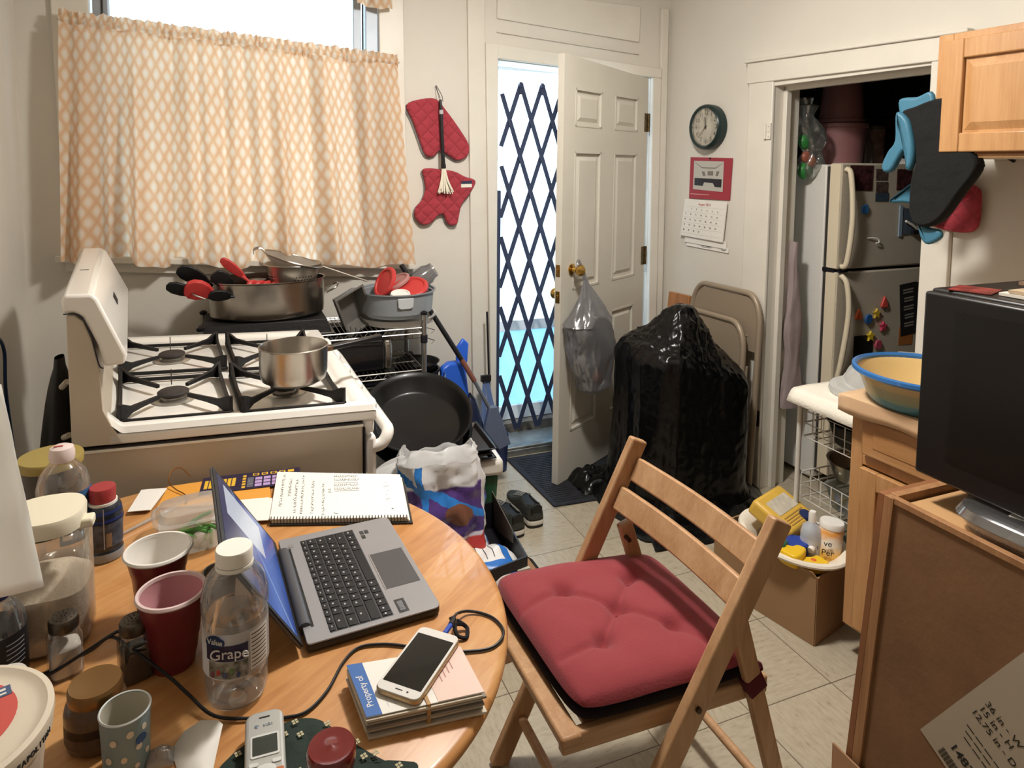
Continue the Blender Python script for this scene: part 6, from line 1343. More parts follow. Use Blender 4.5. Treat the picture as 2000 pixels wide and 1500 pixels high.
b = MB(LPM); b.bb(.040,.1475,.012,.312,.0172,.0178); b.build('keyboard_well', mat('well_dark','4a4a4c',.5,.4), lt)
kz = .0178; kb_ = None; protos = {}
def key(u, v, du, dv):
    kk = (round(du,4), round(dv,4))
    if kk not in protos:
        b = MB(); b.box((0,0,.0008),(du,dv,.0016)); me_o = b.build('key', m_key, lt, world=False, bev=.0007); protos[kk] = me_o; o = me_o
    else: o = protos[kk].copy(); COL.objects.link(o)
    o.location = (u, v, kz); return o
rows_ = [(.0445,.0085,[.0195]*15),(.0605,.0155,[.0195]*13+[.039]),(.0795,.0155,[.029]+[.0195]*12+[.0295]),(.0985,.0155,[.034]+[.0195]*11+[.044]),(.1175,.0155,[.044]+[.0195]*10+[.0535]),(.1375,.0155,[.0195,.0195,.0195,.0195,.1075,.0195,.0195,.0195,.0195,.0195,.0105])]
gl_b = MB(LPM)
for (u, du, ws) in rows_:
    tot = sum(ws); sc__ = .296/tot; v = .3095-0
    for w in ws:
        w *= sc__; vc = v-w/2; key(u, vc, du+.0012, w-.0020)
        if w < .05: gl_b.box((u-.002 if du > .01 else u, vc+.001, kz+.0017),(.0030 if du > .01 else .0018,.0042,.0002))
        v -= w
gl_b.build('key_legends', m_glyph, lt)
b = MB(LPM); b.bb(.156,.221,.086,.205,.0176,.0180); b.build('touchpad', mat('touchpad_grey','5b5a5b',.35,.4), lt)
b = MB(LPM); b.bb(.154,.156,.084,.207,.0176,.0184); b.build('touchpad_edge', mat('silver_line','c9ccd2',.2,.9), lt)
for i_,(u,v) in enumerate(((.158,.285),(.168,.285),(.158,.268))): MB(LPM).bb(u,u+.008,v,v+.014,.0176,.0179).build('sticker', mat('sticker_dark','3a3a3a',.4,var=.6,vs=200), lt)
MB(LPM).bb(.158,.176,.012,.050,.0176,.0179).build('sticker', mat('sticker_dark','3a3a3a'), lt); MB(LPM).bb(.162,.171,.018,.044,.0179,.0181).build('sticker_print', mat('sticker_grey','77777a',.5,var=.6,vs=300), lt)
MB(LPM).lathe([(.0001,0),(.0055,0),(.0055,.001),(.0001,.001)],(.020,.300,.0176),18).build('power_button', mat('silver_line','c9ccd2'), lt)
MB(LPM).cyl((.004,.045,.013),(.004,.290,.013),.0115,16).build('hinge_barrel', mat('hinge_grey','57575a',.4,.4), lt); MB(LPM).bb(.0135,.018,.040,.292,.0172,.0182).build('vent_slot', m_bp, lt)
hx_ = -.004; LL = .222; ang_ = math.atan2(.118,.188)
SM = LPM @ TR(hx_,0,.010) @ Matrix.Rotation(-ang_,4,'Y')     # local z up the lid, x toward user
b = MB(SM); b.bb(-.007,0,.002,LW-.002,.004,LL); b.build('lid_back', mat('lid_grey','55565a',.35,.6), lt, bev=.003)
b = MB(SM); b.bb(0,.0012,.002,LW-.002,.004,LL); b.build('bezel', m_ald, lt, bev=.0006)
def screen_mat():
    m = bpy.data.materials.new('lit_screen'); m.use_nodes = True; t = NT(m); v, x, y, z = t.xyz('UV')
    n = t.noise(v, 3, 3); c = t.ramp(t.m('ADD', y, t.m('MULTIPLY', n, .4)), (0.1,lin('24408f')),(.45,lin('3b6fc8')),(.7,lin('2d4f9f')),(1,lin('1d2f66')))
    ray = t.m('COMPARE', t.m('SUBTRACT', y, t.m('MULTIPLY', x, .7)), .05, .02); c = t.mix(t.m('MULTIPLY', ray, .5), c, lin('9fc0ee'))
    win = t.m('MULTIPLY', t.m('GREATER_THAN', x, .55), t.m('MULTIPLY', t.m('LESS_THAN', x, .93), t.m('MULTIPLY', t.m('GREATER_THAN', y, .28), t.m('LESS_THAN', y, .90)))); c = t.mix(win, c, lin('d5dcea'))
    t.p.inputs['Base Color'].default_value = (.01,.01,.012,1); t.p.inputs['Roughness'].default_value = .2; t.nt.links.new(c, t.p.inputs['Emission Color']); t.p.inputs['Emission Strength'].default_value = .55; return m
b = MB(SM); b.add([(.0015,.012,.018),(.0015,LW-.012,.018),(.0015,LW-.012,LL-.012),(.0015,.012,LL-.012)],[(0,1,2,3)],[(0,0),(1,0),(1,1),(0,1)]); b.build('screen', screen_mat(), lt)
# ---------------- notebook, papers
nbk = thing('spiral_notebook','open spiral notebook with handwriting at far edge of table','notebook',M=TR(.218,1.57,Z)); 
cA, cB, cC, cD = (.066,1.507),(.352,1.410),(.383,1.620),(.097,1.742)
def quad(z0, z1, g=0, p=(cA,cB,cC,cD), dx=0, dy=0):
    mx_ = sum(q[0] for q in p)/4; my_ = sum(q[1] for q in p)/4; q_ = [((x-mx_)*(1+g)+mx_+dx,(y-my_)*(1+g)+my_+dy) for x,y in p]; return [(*q,z0) for q in q_]+[(*q,z1) for q in q_]
MB().hexa(quad(Z,Z+.003,.03,dx=.004,dy=-.004)).build('cover', mat('notebook_cover','2a2622',.6), nbk)
for k in range(4): MB().hexa(quad(Z+.003+.0022*k,Z+.0050+.0022*k,.0-.004*k,dx=.004-.002*k,dy=.001*k)).build('page_block', mat('page_cream','ece6d6',.85), nbk)
zp_ = Z+.0120
MB().hexa(quad(zp_,zp_+.0008)).build('top_page', mat('page_white','eeeae0',.85), nbk)
b = MB(); vA = Vector((*cA,0)); vx = Vector((cB[0]-cA[0],cB[1]-cA[1],0)); vy = Vector((cD[0]-cA[0],cD[1]-cA[1],0)); zz_ = Vector((0,0,zp_+.0012))
for k in range(44): p0 = vA+vx*(k+.5)/44; b.tube(scurve([p0+vy*.03+zz_, p0+vy*.012+zz_+Vector((0,0,.004)), p0-vy*.02+zz_+Vector((0,0,.0)), p0-vy*.02+zz_-Vector((0,0,.0095))],3),.0008,4)
b.build('spiral_wire', mat('wire_dark','4a4640',.4,.8), nbk)
b = MB(); rr = random.Random(4)
def ink(u0, v0, u1, v1, w=.0009): a_ = vA+vx*u0+vy*v0+zz_; c_ = vA+vx*u1+vy*v1+zz_; b.bar(a_, c_, w, .0003)
for col_, v0_, v1_ in ((.06,.25,.9),(.12,.45,.85),(.17,.12,.8),(.22,.1,.9),(.30,.1,.75),(.38,.08,.70),(.43,.5,.6)):
    v = v0_
    while v < v1_:
        l = rr.uniform(.01,.04); ink(col_+rr.uniform(-.012,.012), v, col_+rr.uniform(-.014,.014), v+l); ink(col_-.008, v, col_+.01, v+rr.uniform(-.01,.012)); v += l+rr.uniform(.006,.03)
for row_ in (.58,.66,.78,.86):
    u = .47
    while u < .66: l = rr.uniform(.008,.018); ink(u, row_+rr.uniform(-.02,.02), u+l, row_+rr.uniform(-.02,.02)); ink(u, row_, u+.003, row_+.04); u += l+.004
ink(.47,.72,.66,.72); ink(.47,.54,.66,.54); 
for k in range(5): ink(.87+rr.uniform(-.015,.015), .35+.09*k, .88+rr.uniform(-.015,.02), .37+.09*k)
ink(.89,.16,.905,.17,.003); ink(.46,.10,.49,.08,.0016)
b.build('handwriting', mat('pen_grey','56534e',.8), nbk)
b = MB()
for k in range(1,22): a_ = vA+vx*(.04*k+.06)+vy*.05+zz_-Vector((0,0,.0003)); b.bar(a_, a_+vy*.93, .0003, .0003)
b.build('ruled_lines', mat('rule_line','c9cdd2',.8), nbk)
env = thing('manila_envelope','orange manila envelope lying against range at far edge of table','envelope',(-.05,1.72,Z))
MB().hexa([(-.170,1.668,Z),(.075,1.60,Z),(.075,1.768,Z),(-.155,1.772,Z),(-.170,1.668,Z+.004),(.075,1.60,Z+.004),(.075,1.768,Z+.004),(-.155,1.772,Z+.004)]).build('envelope_body', mat('manila_orange','dd9a3e',.7), env)
wp2 = thing('folded_papers','stack of folded white papers under left end of manila envelope','paper',(-.18,1.70,Z))
for k in range(4): MB(TR(-.188-.003*k,1.722-.002*k,Z+.0042+.0012*k,rz=-.25+.03*k)).bb(-.022,.022,-.06,.045,0,.001).build('sheet', m_paper, wp2)
wp2.location.z += 0
wp3 = thing('white_papers','loose white papers between envelope and notebook behind laptop lid','paper',(.02,1.6,Z)); 
for k in range(3): MB(TR(.015+.006*k,1.590-.008*k,Z+.0045+.0015*k,rz=-.16-.04*k)).bb(-.062,.050,-.05,.045,0,.0012).build('sheet', m_paper, wp3)
m_tick = mat('ticket_navy','2b2440',.4); tk = thing('scratch_ticket','purple and gold lottery scratch ticket lying on manila envelope','ticket',(.03,1.74,Z+.005)); KM = TR(.032,1.733,Z+.0052,rz=-.085)
MB(KM).bb(-.112,.118,-.047,.042,0,.0009).build('card', m_tick, tk)
m_gold = mat('ticket_gold','e0b23a',.4); m_lil = mat('ticket_lilac','b79ac9',.4); b = MB(KM); g2 = MB(KM)
for k in range(7): b.bb(-.105+.0105*k,-.097+.0105*k,-.022,.022,.0009,.0013)
for k in range(5): b.bb(-.018,-.010,-.040+.015*k,-.030+.015*k,.0009,.0013); b.bb(.005+.021*k,.020+.021*k,.022,.035,.0009,.0013)
for k in range(5):
    for j in range(3): g2.bb(.012+.020*k,.028+.020*k,-.038+.018*j,-.024+.018*j,.0009,.0013)
b.build('gold_print', m_gold, tk); g2.build('lilac_print', m_lil, tk)
for k in range(4): MB(KM).bb(.008+.021*k,.0165+.021*k,.0255,.0318,.0013,.0016).build('dark_print', m_tick, tk)
b = MB(KM)
for j in range(8): b.bb(-.006,.008,-.036+.0065*j,-.033+.0065*j,.0009,.0014)
b.build('grey_print', mat('ticket_grey','8f8f95',.5), tk)
wl_ = thing('wire_loop','thin looped copper-coloured wire lying on manila envelope','wire',(-.13,1.77,Z+.005)); MB().tube(scurve([(-.108,1.66,Z+.007),(-.112,1.70,Z+.008),(-.135,1.735,Z+.010),(-.152,1.768,Z+.016),(-.148,1.795,Z+.03),(-.128,1.80,Z+.034),(-.105,1.775,Z+.02)],6),.0014,6).build('wire', mat('copper_wire','a06a3a',.3,.9), wl_)
# straws / chopsticks
for i,(a_,c_) in enumerate((((-.236,1.566,Z+.003),(-.118,1.668,Z+.003)),((-.225,1.575,Z+.003),(-.110,1.690,Z+.003)))):
    t = thing('drinking_straw', ['clear wrapped straw on table nearest the cups','clear wrapped straw on table beside envelope edge'][i],'straw',a_); MB().cyl(a_,c_,.003,8).build('tube', clear('straw_film',(.9,.88,.85),.3,.2,diff=.35,dcol=(.85,.8,.75)), t)
# plastic food container with greens
fc = thing('food_container','clear plastic container with lid ajar over green beans behind laptop','food container',M=TR(-.086,1.50,Z)); M = TR(-.083,1.502,Z,rz=.15)
MB(M).lathe([(.0001,0),(.050,0),(.064,.040),(.068,.044)],(0,0,0),48,n=4,sx=1.0,sy=1.05,capt=False).build('container_base', m_fro, fc)
m_gb = mat('green_bean','5f9a4c',.5,var=.2,vs=40); rr = random.Random(8)
for k in range(14):
    a = rr.uniform(0,6.28); x, y = rr.uniform(-.03,.03), rr.uniform(-.035,.03); L_ = rr.uniform(.015,.03); zz = .012+.0022*k
    t = thing('green_bean', 'green bean piece heaped in the clear plastic container', 'vegetable', group='green beans in the plastic container') ; t.matrix_world = M @ TR(x,y,zz); MATW[t] = t.matrix_world.copy(); MB(M).tube(scurve([(x-L_*cos(a),y-L_*sin(a),zz),(x,y,zz+.003),(x+L_*cos(a),y+L_*sin(a),zz)],3),.0034,6).build('pod', m_gb, t)
MB(M @ Matrix.Translation((-.004,.01,.058)) @ Matrix.Rotation(-.13,4,'X')).lathe([(.074,-.006),(.076,.0),(.072,.003),(.066,.003),(.060,.016),(.050,.020),(.0001,.020)],(0,0,0),48,n=4,sx=1.0,sy=1.08,capb=False).build('lid', clear('lid_clear',(.88,.88,.86),.2,.2,diff=.28,dcol=(.82,.81,.78)), fc)
# ---------------- cups
m_cupr = mat('cup_red','7d2630',.35,coat=.2); m_cupw = mat('cup_white_inside','e7e2da',.4); m_cupp = mat('cup_pink_inside','c48f93',.4)
def cup(x, y, lab, inner, rz=0, h=.120, rt=.0495):
    t = thing('plastic_cup', lab, 'cup', (x,y,Z)); c = (x,y,Z)
    MB().lathe([(.0001,0),(.031,0),(.032,.004),(.034,.018),(.0355,.020),(.038,.045),(.0395,.047),(.043,.085),(.0445,.087),(rt-.002,h-.004)],c,48,capt=False).build('outside', m_cupr, t)
    MB().lathe([(.0001,.006),(.030,.006),(.033,.02),(.037,.046),(.0385,.048),(.042,.086),(.0435,.088),(rt-.0035,h-.003)],c,48,capt=False).build('inside', inner, t)
    MB().lathe([(rt-.004,h-.004),(rt+.001,h-.005),(rt+.003,h-.002),(rt+.001,h+.001),(rt-.003,h+.001),(rt-.004,h-.004)],c,48,capb=False,capt=False).build('rolled_rim', m_cupw if inner is m_cupw else mat('rim_pale_pink','dcc3c0',.35), t); return t
cup(-.098,1.130,'red plastic cup with pinkish inside, in front of the other cup',m_cupp)
cup(-.128,1.262,'red plastic cup with grey-white inside, behind the pinkish one',m_cupw,rt=.053,h=.122)
gc = thing('grey_cup','small pale grey cup half hidden behind laptop screen','cup',(-.035,1.245,Z)); MB().lathe([(.0001,0),(.022,0),(.027,.075),(.029,.078),(.026,.078),(.020,.006),(.0001,.006)],(-.030,1.232,Z),28).build('cup_body', mat('pale_grey_plastic','b7b3ac',.5), gc)
# ---------------- bottles
m_clr = clear('pet_clear',(.90,.91,.91),.16,.04,diff=.05,dcol=(.8,.8,.8)); m_wcap = mat('cap_cream_white','efece2',.4); m_lab = mat('label_white','d9d5cf',.5)
def ribs(b, c, r, z, n_=20): b.lathe([(r,z),(r+.001,z+.0015),(r,z+.003)],c,n_,capb=False,capt=False)
gp_ = thing('juice_bottle','clear grape drink bottle with white cap at front of table','bottle',(-.005,1.032,Z)); c = (-.005,1.030,Z)
MB().lathe([(.0001,.006),(.030,.0),(.040,.003),(.044,.015),(.0445,.040),(.043,.045),(.0455,.050),(.0455,.125),(.043,.130),(.0475,.140),(.047,.160),(.041,.182),(.028,.198),(.0235,.203),(.0235,.207)],c,56,capt=False).build('bottle_body', m_clr, gp_)
MB().lathe([(.0265,0),(.0270,.004),(.0265,.006)],(c[0],c[1],Z+.1985),36).build('neck_ring', m_wcap, gp_); MB().lathe([(.0258,.0),(.0262,.018),(.0250,.021),(.0001,.021)],(c[0],c[1],Z+.2055),44).build('cap', m_wcap, gp_)
MB().lathe([(.0462,.054),(.0462,.122)],c,56,capb=False,capt=False).build('paper_label', clear('label_film',(.85,.85,.85),.1,.3,diff=.55,dcol=(.68,.66,.64)), gp_)
dc_ = math.atan2(-c[1],-c[0])
def wrap(c, r, a0, a1, z0, z1, nm, m, parent, n_=14): 
    b = MB(); b.grid(lambda u, v: (c[0]+r*cos(a0+(a1-a0)*u), c[1]+r*sin(a0+(a1-a0)*u), c[2]+z0+(z1-z0)*v), n_, 2); return b.build(nm, m, parent)
m_gpur = mat('grape_purple','2b2140',.5)
wrap(c,.0466,dc_-1.0,dc_+.35,.082,.106,'purple_band',m_gpur,gp_); wrap(c,.0466,dc_+.42,dc_+1.15,.060,.118,'nutrition_panel',m_lab,gp_); wrap(c,.0466,dc_-.9,dc_+.35,.056,.081,'fruit_print',mat('fruit_print','8f8c80',.5,var=.9,vs=90),gp_)
b = MB()
for k in range(9):
    a = dc_+.46; b.grid((lambda zz: (lambda u, v: (c[0]+.0468*cos(a+.6*u), c[1]+.0468*sin(a+.6*u), c[2]+zz+.0014*v)))(.064+.006*k), 6, 1)
b.build('fine_print', m_ink, gp_)
for ang0, zz, col_ in ((-.55,.066,'b5453a'),(-.35,.062,'5b5f86'),(-.15,.068,'6f8a4f'),(.05,.061,'3f4a6e'),(-.75,.062,'8a4a5a')): MB().ball((c[0]+.0464*cos(dc_+ang0),c[1]+.0464*sin(dc_+ang0),Z+zz),.0045,8,6,sc=(.7,.7,1)).build('fruit_picture', mat('fruit_'+col_,col_,.5), gp_)
MB(Matrix.Translation((c[0]+.0468*cos(dc_-.62),c[1]+.0468*sin(dc_-.62),Z+.112)) @ Matrix.Rotation(dc_-.62,4,'Z') @ Matrix.Rotation(pi/2,4,'Y')).lathe([(.0001,0),(.0125,0),(.0125,.0012),(.0001,.0012)],(0,0,0),28,sx=.72,sy=1.2).build('logo_oval', mat('logo_navy','1f2f55',.4), gp_)
facing(c,.112,.011,'Value',m_lab,gp_,.0484,dc_-.62); facing(c,.094,.021,'Grape',m_lab,gp_,.0472,dc_-.20)
# water bottle at back left
wb_ = thing('water_bottle','clear water bottle with pinkish-white cap and blue label at back left','bottle',(-.33,1.52,Z)); c = (-.318,1.515,Z)
MB().lathe([(.0001,.004),(.030,0),(.044,.006),(.047,.03),(.047,.10),(.0455,.13),(.047,.150),(.040,.178),(.024,.198),(.016,.203),(.016,.208)],c,44,capt=False).build('bottle_body', m_clr, wb_)
MB().lathe([(.021,0),(.0225,.006),(.0222,.018),(.020,.026),(.012,.030),(.0001,.031)],(c[0],c[1],Z+.2035),32).build('sports_cap', mat('cap_pinkish','e4d2cd',.35), wb_); MB().box((c[0]-.004,c[1]-.008,Z+.2348),(.016,.004,.001)).build('red_print', mat('cap_red_print','c0504a',.5), wb_)
dw = math.atan2(-c[1],-c[0]); wrap(c,.0478,dw-.2,dw+1.5,.05,.148,'blue_label',mat('label_blue','3f6c9a',.4,var=.3,vs=30),wb_); wrap(c,.0480,dw-.1,dw+.25,.06,.143,'pale_label_panel',m_lab,wb_)
wrap(c,.0481,dw+.25,dw+1.2,.05,.10,'navy_label_block',mat('logo_navy','1f2f55'),wb_)
for j in range(7): wrap(c,.0482,dw-.05,dw+.2,.07+.010*j,.073+.010*j,'label_lines',m_ink,wb_,4)
# olive-lidded jar behind
oj = thing('olive_lid_jar','jar with dull olive screw lid behind the water bottle','jar',(-.37,1.665,Z)); c = (-.372,1.672,Z)
MB().lathe([(.0001,0),(.055,0),(.057,.02),(.057,.135),(.0001,.136)],c,40).build('jar_body', mat('jar_dim','4a4238',.3,var=.3,vs=20), oj); MB().lathe([(.061,0),(.062,.016),(.060,.0195),(.052,.020),(.0001,.0195)],(c[0],c[1],Z+.137),44).build('lid', mat('lid_olive','a08c4c',.45), oj)
# red-capped bottle
rb = thing('red_cap_bottle','small navy-labelled bottle with red cap left of cups','bottle',(-.248,1.505,Z)); c = (-.249,1.502,Z)
MB().lathe([(.0001,.003),(.028,0),(.034,.006),(.034,.018),(.031,.022),(.033,.030),(.033,.060),(.0355,.090),(.032,.105),(.023,.114),(.0001,.115)],c,40).build('bottle_body', mat('dark_bottle','1d2330',.3,coat=.3), rb)
MB().lathe([(.0345,.002),(.0355,.010),(.0340,.018),(.028,.020)],c,40,capb=False,capt=False).build('clear_foot', m_fro, rb)
MB().lathe([(.0362,.082),(.0330,.102),(.025,.112)],c,40,capb=False,capt=False).build('navy_sleeve', mat('sleeve_navy','1d2a60',.35), rb); MB().lathe([(.0338,.030),(.0340,.060),(.0360,.080)],c,40,capb=False,capt=False).build('printed_label', mat('label_dusk_print','4a5364',.4,var=.7,vs=60), rb)
db = math.atan2(-c[1],-c[0]); wrap(c,.0344,db+.1,db+.4,.032,.060,'tan_patch',mat('tan_patch','8d735a',.5),rb); wrap(c,.0364,db-.02,db+.02,.03,.112,'white_seam',mat('white_seam','c3c6cf',.5),rb)
MB().lathe([(.0235,0),(.0240,.024),(.0225,.027),(.0001,.0275)],(c[0],c[1],Z+.117),40).build('cap', mat('cap_red','a5393b',.4,bump=.1,bs=200), rb); MB().lathe([(.026,0),(.026,.005)],(c[0],c[1],Z+.111),32).build('neck_ring', m_wcap, rb)
# sugar jug
jg = thing('sugar_jug','squarish clear jug of sugar with cream flip-top lid at left','canister',(-.30,1.28,Z)); c = (-.292,1.268,Z)
MB().lathe([(.0001,0),(.056,0),(.062,.008),(.062,.05),(.0615,.16),(.056,.185),(.050,.190)],c,48,n=3.6,capt=False).build('jug_body', clear('jug_clear',(.9,.88,.84),.14,.08,diff=.12,dcol=(.8,.75,.68)), jg)
MB().lathe([(.0001,.003),(.056,.004),(.0598,.010),(.0598,.095),(.040,.112),(.0001,.128)],c,48,n=3.6).build('sugar', mat('sugar','e2d5c3',.95,bump=.2,bs=120), jg)
MB().lathe([(.052,0),(.052,.004),(.0001,.004)],(c[0],c[1],Z+.189),40).build('dark_gasket', mat('gasket_green_black','1f241f',.6), jg)
MB().lathe([(.056,0),(.057,.020),(.0545,.026),(.0001,.0275)],(c[0],c[1],Z+.193),48,n=2.6).build('lid', mat('lid_cream','e9e0c8',.45), jg); MB(Matrix.Translation((c[0]+.055,c[1]-.012,Z+.195))).box((.004,0,.0),(.024,.026,.016)).build('pour_tab', mat('lid_cream','e9e0c8'), jg, bev=.004)
# navy-capped bottle and small bottle at left
nb2 = thing('navy_cap_bottle','bottle with navy cap and black label at left edge','bottle',(-.345,1.17,Z)); c = (-.338,1.160,Z)
MB().lathe([(.0001,0),(.036,0),(.040,.006),(.040,.10),(.036,.120),(.022,.140),(.016,.146)],c,40,capt=False).build('bottle_body', m_clr, nb2); MB().lathe([(.022,0),(.0228,.022),(.020,.027),(.0001,.028)],(c[0],c[1],Z+.146),32).build('cap', mat('cap_navy','1b2140',.4), nb2)
MB().lathe([(.0406,.025),(.0406,.098)],c,40,capb=False,capt=False).build('black_label', mat('label_black','15161b',.4), nb2)
for j in range(6): wrap(c,.0410,math.atan2(-c[1],-c[0])+.3,math.atan2(-c[1],-c[0])+1.0,.05+.007*j,.0515+.007*j,'label_lines',mat('pale_print','8d8d90',.6),nb2,6)
sw_ = thing('white_cap_bottle','small clear bottle with dull white cap beside ice cream tub','bottle',(-.312,1.075,Z)); c = (-.300,1.075,Z)
MB().lathe([(.0001,0),(.028,0),(.030,.03),(.026,.050),(.018,.062)],c,32,capt=False).build('bottle_body', m_clr, sw_); MB().lathe([(.021,0),(.022,.014),(.020,.017),(.0001,.018)],(c[0],c[1],Z+.062),30).build('cap', mat('cap_dull_white','cfcbc3',.5), sw_)
# salt and pepper
m_shk = mat('shaker_lid','5d5449',.35,.8,var=.2,vs=80)
for lab,x,y,m in (('square glass salt shaker with metal lid, left of pepper','-.252','1.168',mat('salt','ddd8cf',.9)),('square glass pepper shaker with metal lid beside red cup','-.150','1.122',mat('pepper','2e241c',.9))):
    x = float(x); y = float(y); nm = 'salt_shaker' if 'salt' in lab else 'pepper_shaker'; t = thing(nm, lab, 'shaker', M=TR(x,y,Z,rz=.35)); M = MATW[t]
    MB(M).lathe([(.0001,0),(.021,0),(.0235,.004),(.0225,.060),(.019,.068),(.018,.074)],(0,0,0),40,n=5,capt=False).build('glass_body', clear('shaker_glass',(.88,.86,.84),.2,.03,diff=.03), t)
    MB(M).lathe([(.0001,.004),(.0205,.004),(.0205,.044),(.012,.050),(.0001,.052)],(0,0,0),32,n=4.5).build('contents', m, t)
    MB(M).lathe([(.0205,0),(.0210,.002),(.0212,.014),(.0195,.018),(.010,.0205),(.0001,.021)],(0,0,.072),36).build('lid', m_shk, t)
    b = MB(M); 
    for (rr_, n__) in ((.004,5),(.009,9),(.014,13)):
        for k in range(n__): a = 2*pi*k/n__; b.ball((rr_*cos(a),rr_*sin(a),.0930-.0018*(rr_/.014)**2),.0011,6,4)
    b.build('shaker_holes', m_blackmetal, t)
# gold-lidded jar
gj = thing('gold_lid_jar','dark round jar with bronze lid behind polka-dot cup','jar',(-.184,1.012,Z)); c = (-.184,1.008,Z)
MB().lathe([(.0001,0),(.030,0),(.036,.006),(.0385,.030),(.0385,.052),(.036,.062),(.0325,.068)],c,44,capt=False).build('jar_body', mat('amber_dark_glass','5a4430',.25,coat=.3), gj); MB().lathe([(.0385,.016),(.0385,.042)],c,44,capb=False,capt=False).build('brown_label', mat('label_brown','5c4636',.5,var=.3,vs=60), gj)
MB().lathe([(.0330,.066),(.0335,.068),(.0335,.080),(.0315,.0845),(.0285,.0840),(.0001,.0830)],c,48).build('lid', mat('lid_bronze','8f6c42',.28,.7), gj)
# polka dot cup
pk_ = mat('cup_grey_blue','7f979e',.4,coat=.1); pc_ = thing('polka_dot_cup','small grey-blue paper cup with white dots near ice cream tub','cup',(-.142,.952,Z)); c = (-.141,.950,Z)
MB().lathe([(.0001,0),(.0275,0),(.0287,.040),(.0303,.078)],c,44,capt=False).build('outside', pk_, pc_); MB().lathe([(.0001,.004),(.0262,.004),(.0290,.078)],c,44,capt=False).build('inside', mat('cup_inside_greige','bcb7a6',.6), pc_); MB().lathe([(.0286,.077),(.0305,.077),(.0312,.0785),(.0300,.080),(.0286,.079)],c,44,capb=False,capt=False).build('rim', mat('rim_light','c9cfcf',.4), pc_)
dp_ = math.atan2(-c[1],-c[0])
for j,(a,zz,r_) in enumerate(((-.5,.055,.0042),(-.1,.030,.0038),(.15,.062,.0044),(.5,.040,.0040),(-.75,.030,.0042),(.05,.012,.0040),(.75,.062,.0036),(-.35,.012,.0035),(.95,.025,.0035),(.42,.015,.003))):
    rad = .0275+.0028*zz/.078+.0003; MB(Matrix.Translation((c[0]+rad*cos(dp_+a),c[1]+rad*sin(dp_+a),Z+zz)) @ Matrix.Rotation(dp_+a,4,'Z') @ Matrix.Rotation(pi/2-.06,4,'Y')).lathe([(.0001,0),(r_,0),(r_,.0008),(.0001,.0008)],(0,0,0),16).build('white_dot', mat('dot_cream','d9cdb9',.5), pc_)
MB(Matrix.Translation((c[0]+.0290*cos(dp_+.62),c[1]+.0290*sin(dp_+.62),Z+.048)) @ Matrix.Rotation(dp_+.62,4,'Z') @ Matrix.Rotation(pi/2,4,'Y')).lathe([(.0001,0),(.0075,0),(.0075,.0008),(.0001,.0008)],(0,0,0),20,sx=.8).build('blue_figure', mat('figure_blue','2f4f80',.5), pc_)
tis = thing('crumpled_wrapper','small crumpled grey plastic wrapper right of the polka-dot cup','wrapper',(-.115,.935,Z)); b = MB()
b.grid(lambda u, v: (-.118+.034*u, .925+.03*v, Z+.002+.020*(.5+.5*ridge((u*2.2,v*2.2,1),2))*sin(pi*u)**.5*sin(pi*v)**.5), 18, 18); b.build('film', clear('wrapper_film',(.8,.82,.84),.3,.2,diff=.35,dcol=(.55,.56,.56)), tis, ang=3)
# ice cream tub
m_tubw = mat('tub_cream','d8ccb8',.45); ic = thing('ice_cream_tub','big round ice cream tub with red and cream lid at lower left','tub',(-.31,.877,Z)); c = (-.309,.870,Z)
MB().lathe([(.0001,0),(.082,0),(.086,.004),(.098,.135)],c,56,capt=False).build('tub_body', mat('tub_print','c3b5a4',.45,var=.3,vs=25), ic)
wrap(c,.0935,-1.9,-.1,.01,.085,'red_print',mat('tub_red','bd4a48',.4,var=.3,vs=40),ic,30)
MB().lathe([(.100,0),(.1045,.002),(.107,.020),(.1065,.026),(.100,.0275),(.094,.024),(.088,.0225),(.080,.024),(.0001,.024)],(c[0],c[1],Z+.134),64).build('lid', m_tubw, ic)
zt = Z+.134+.0243
disc = MB(); disc.lathe([(.0001,0),(.070,0),(.070,.0006),(.0001,.0006)],(c[0]-.001,c[1]+.008,zt),48); disc.build('red_label_disc', mat('label_red','cc5a52',.4), ic)
b = MB(TR(c[0]+.012,c[1]+.035,zt+.0007,rz=.35)); b.bb(-.035,.045,-.006,.012,0,.0005); b.build('blue_banner', mat('banner_grey_blue','4d5f80',.4), ic)
b = MB(TR(c[0]+.012,c[1]+.035,zt+.0012,rz=.35)); b.bb(-.03,.040,-.003,.000,0,.0003); b.bb(-.03,.04,.004,.008,0,.0003); b.build('white_print', m_paper, ic)
b = MB(TR(c[0]+.018,c[1]-.0,zt+.0007,rz=.55)); 
for k in range(4): b.bb(-.03,.035-.004*k,-.012*k,-.012*k+.0016,0,.0004)
b.build('white_print', m_paper, ic)
for k,ch in enumerate('NEAPOLITAN'):
    a = -.66+.056*k; d = Vector((cos(a),sin(a),0)); r_ = Vector((-d.y,d.x,0)); o_ = Vector(c)+d*.1074+Vector((0,0,.146)); text(ch, .0082, Matrix(((r_.x,0,d.x,o_.x),(r_.y,0,d.y,o_.y),(0,1,0,o_.z),(0,0,0,1))), 'lid_lettering', m_ink, ic, ex=.0004, bold=.0003)
MB(TR(-.196,.935,Z)).box((0,0,.01),(.012,.010,.018)).build('lid_tab', m_paper, ic)
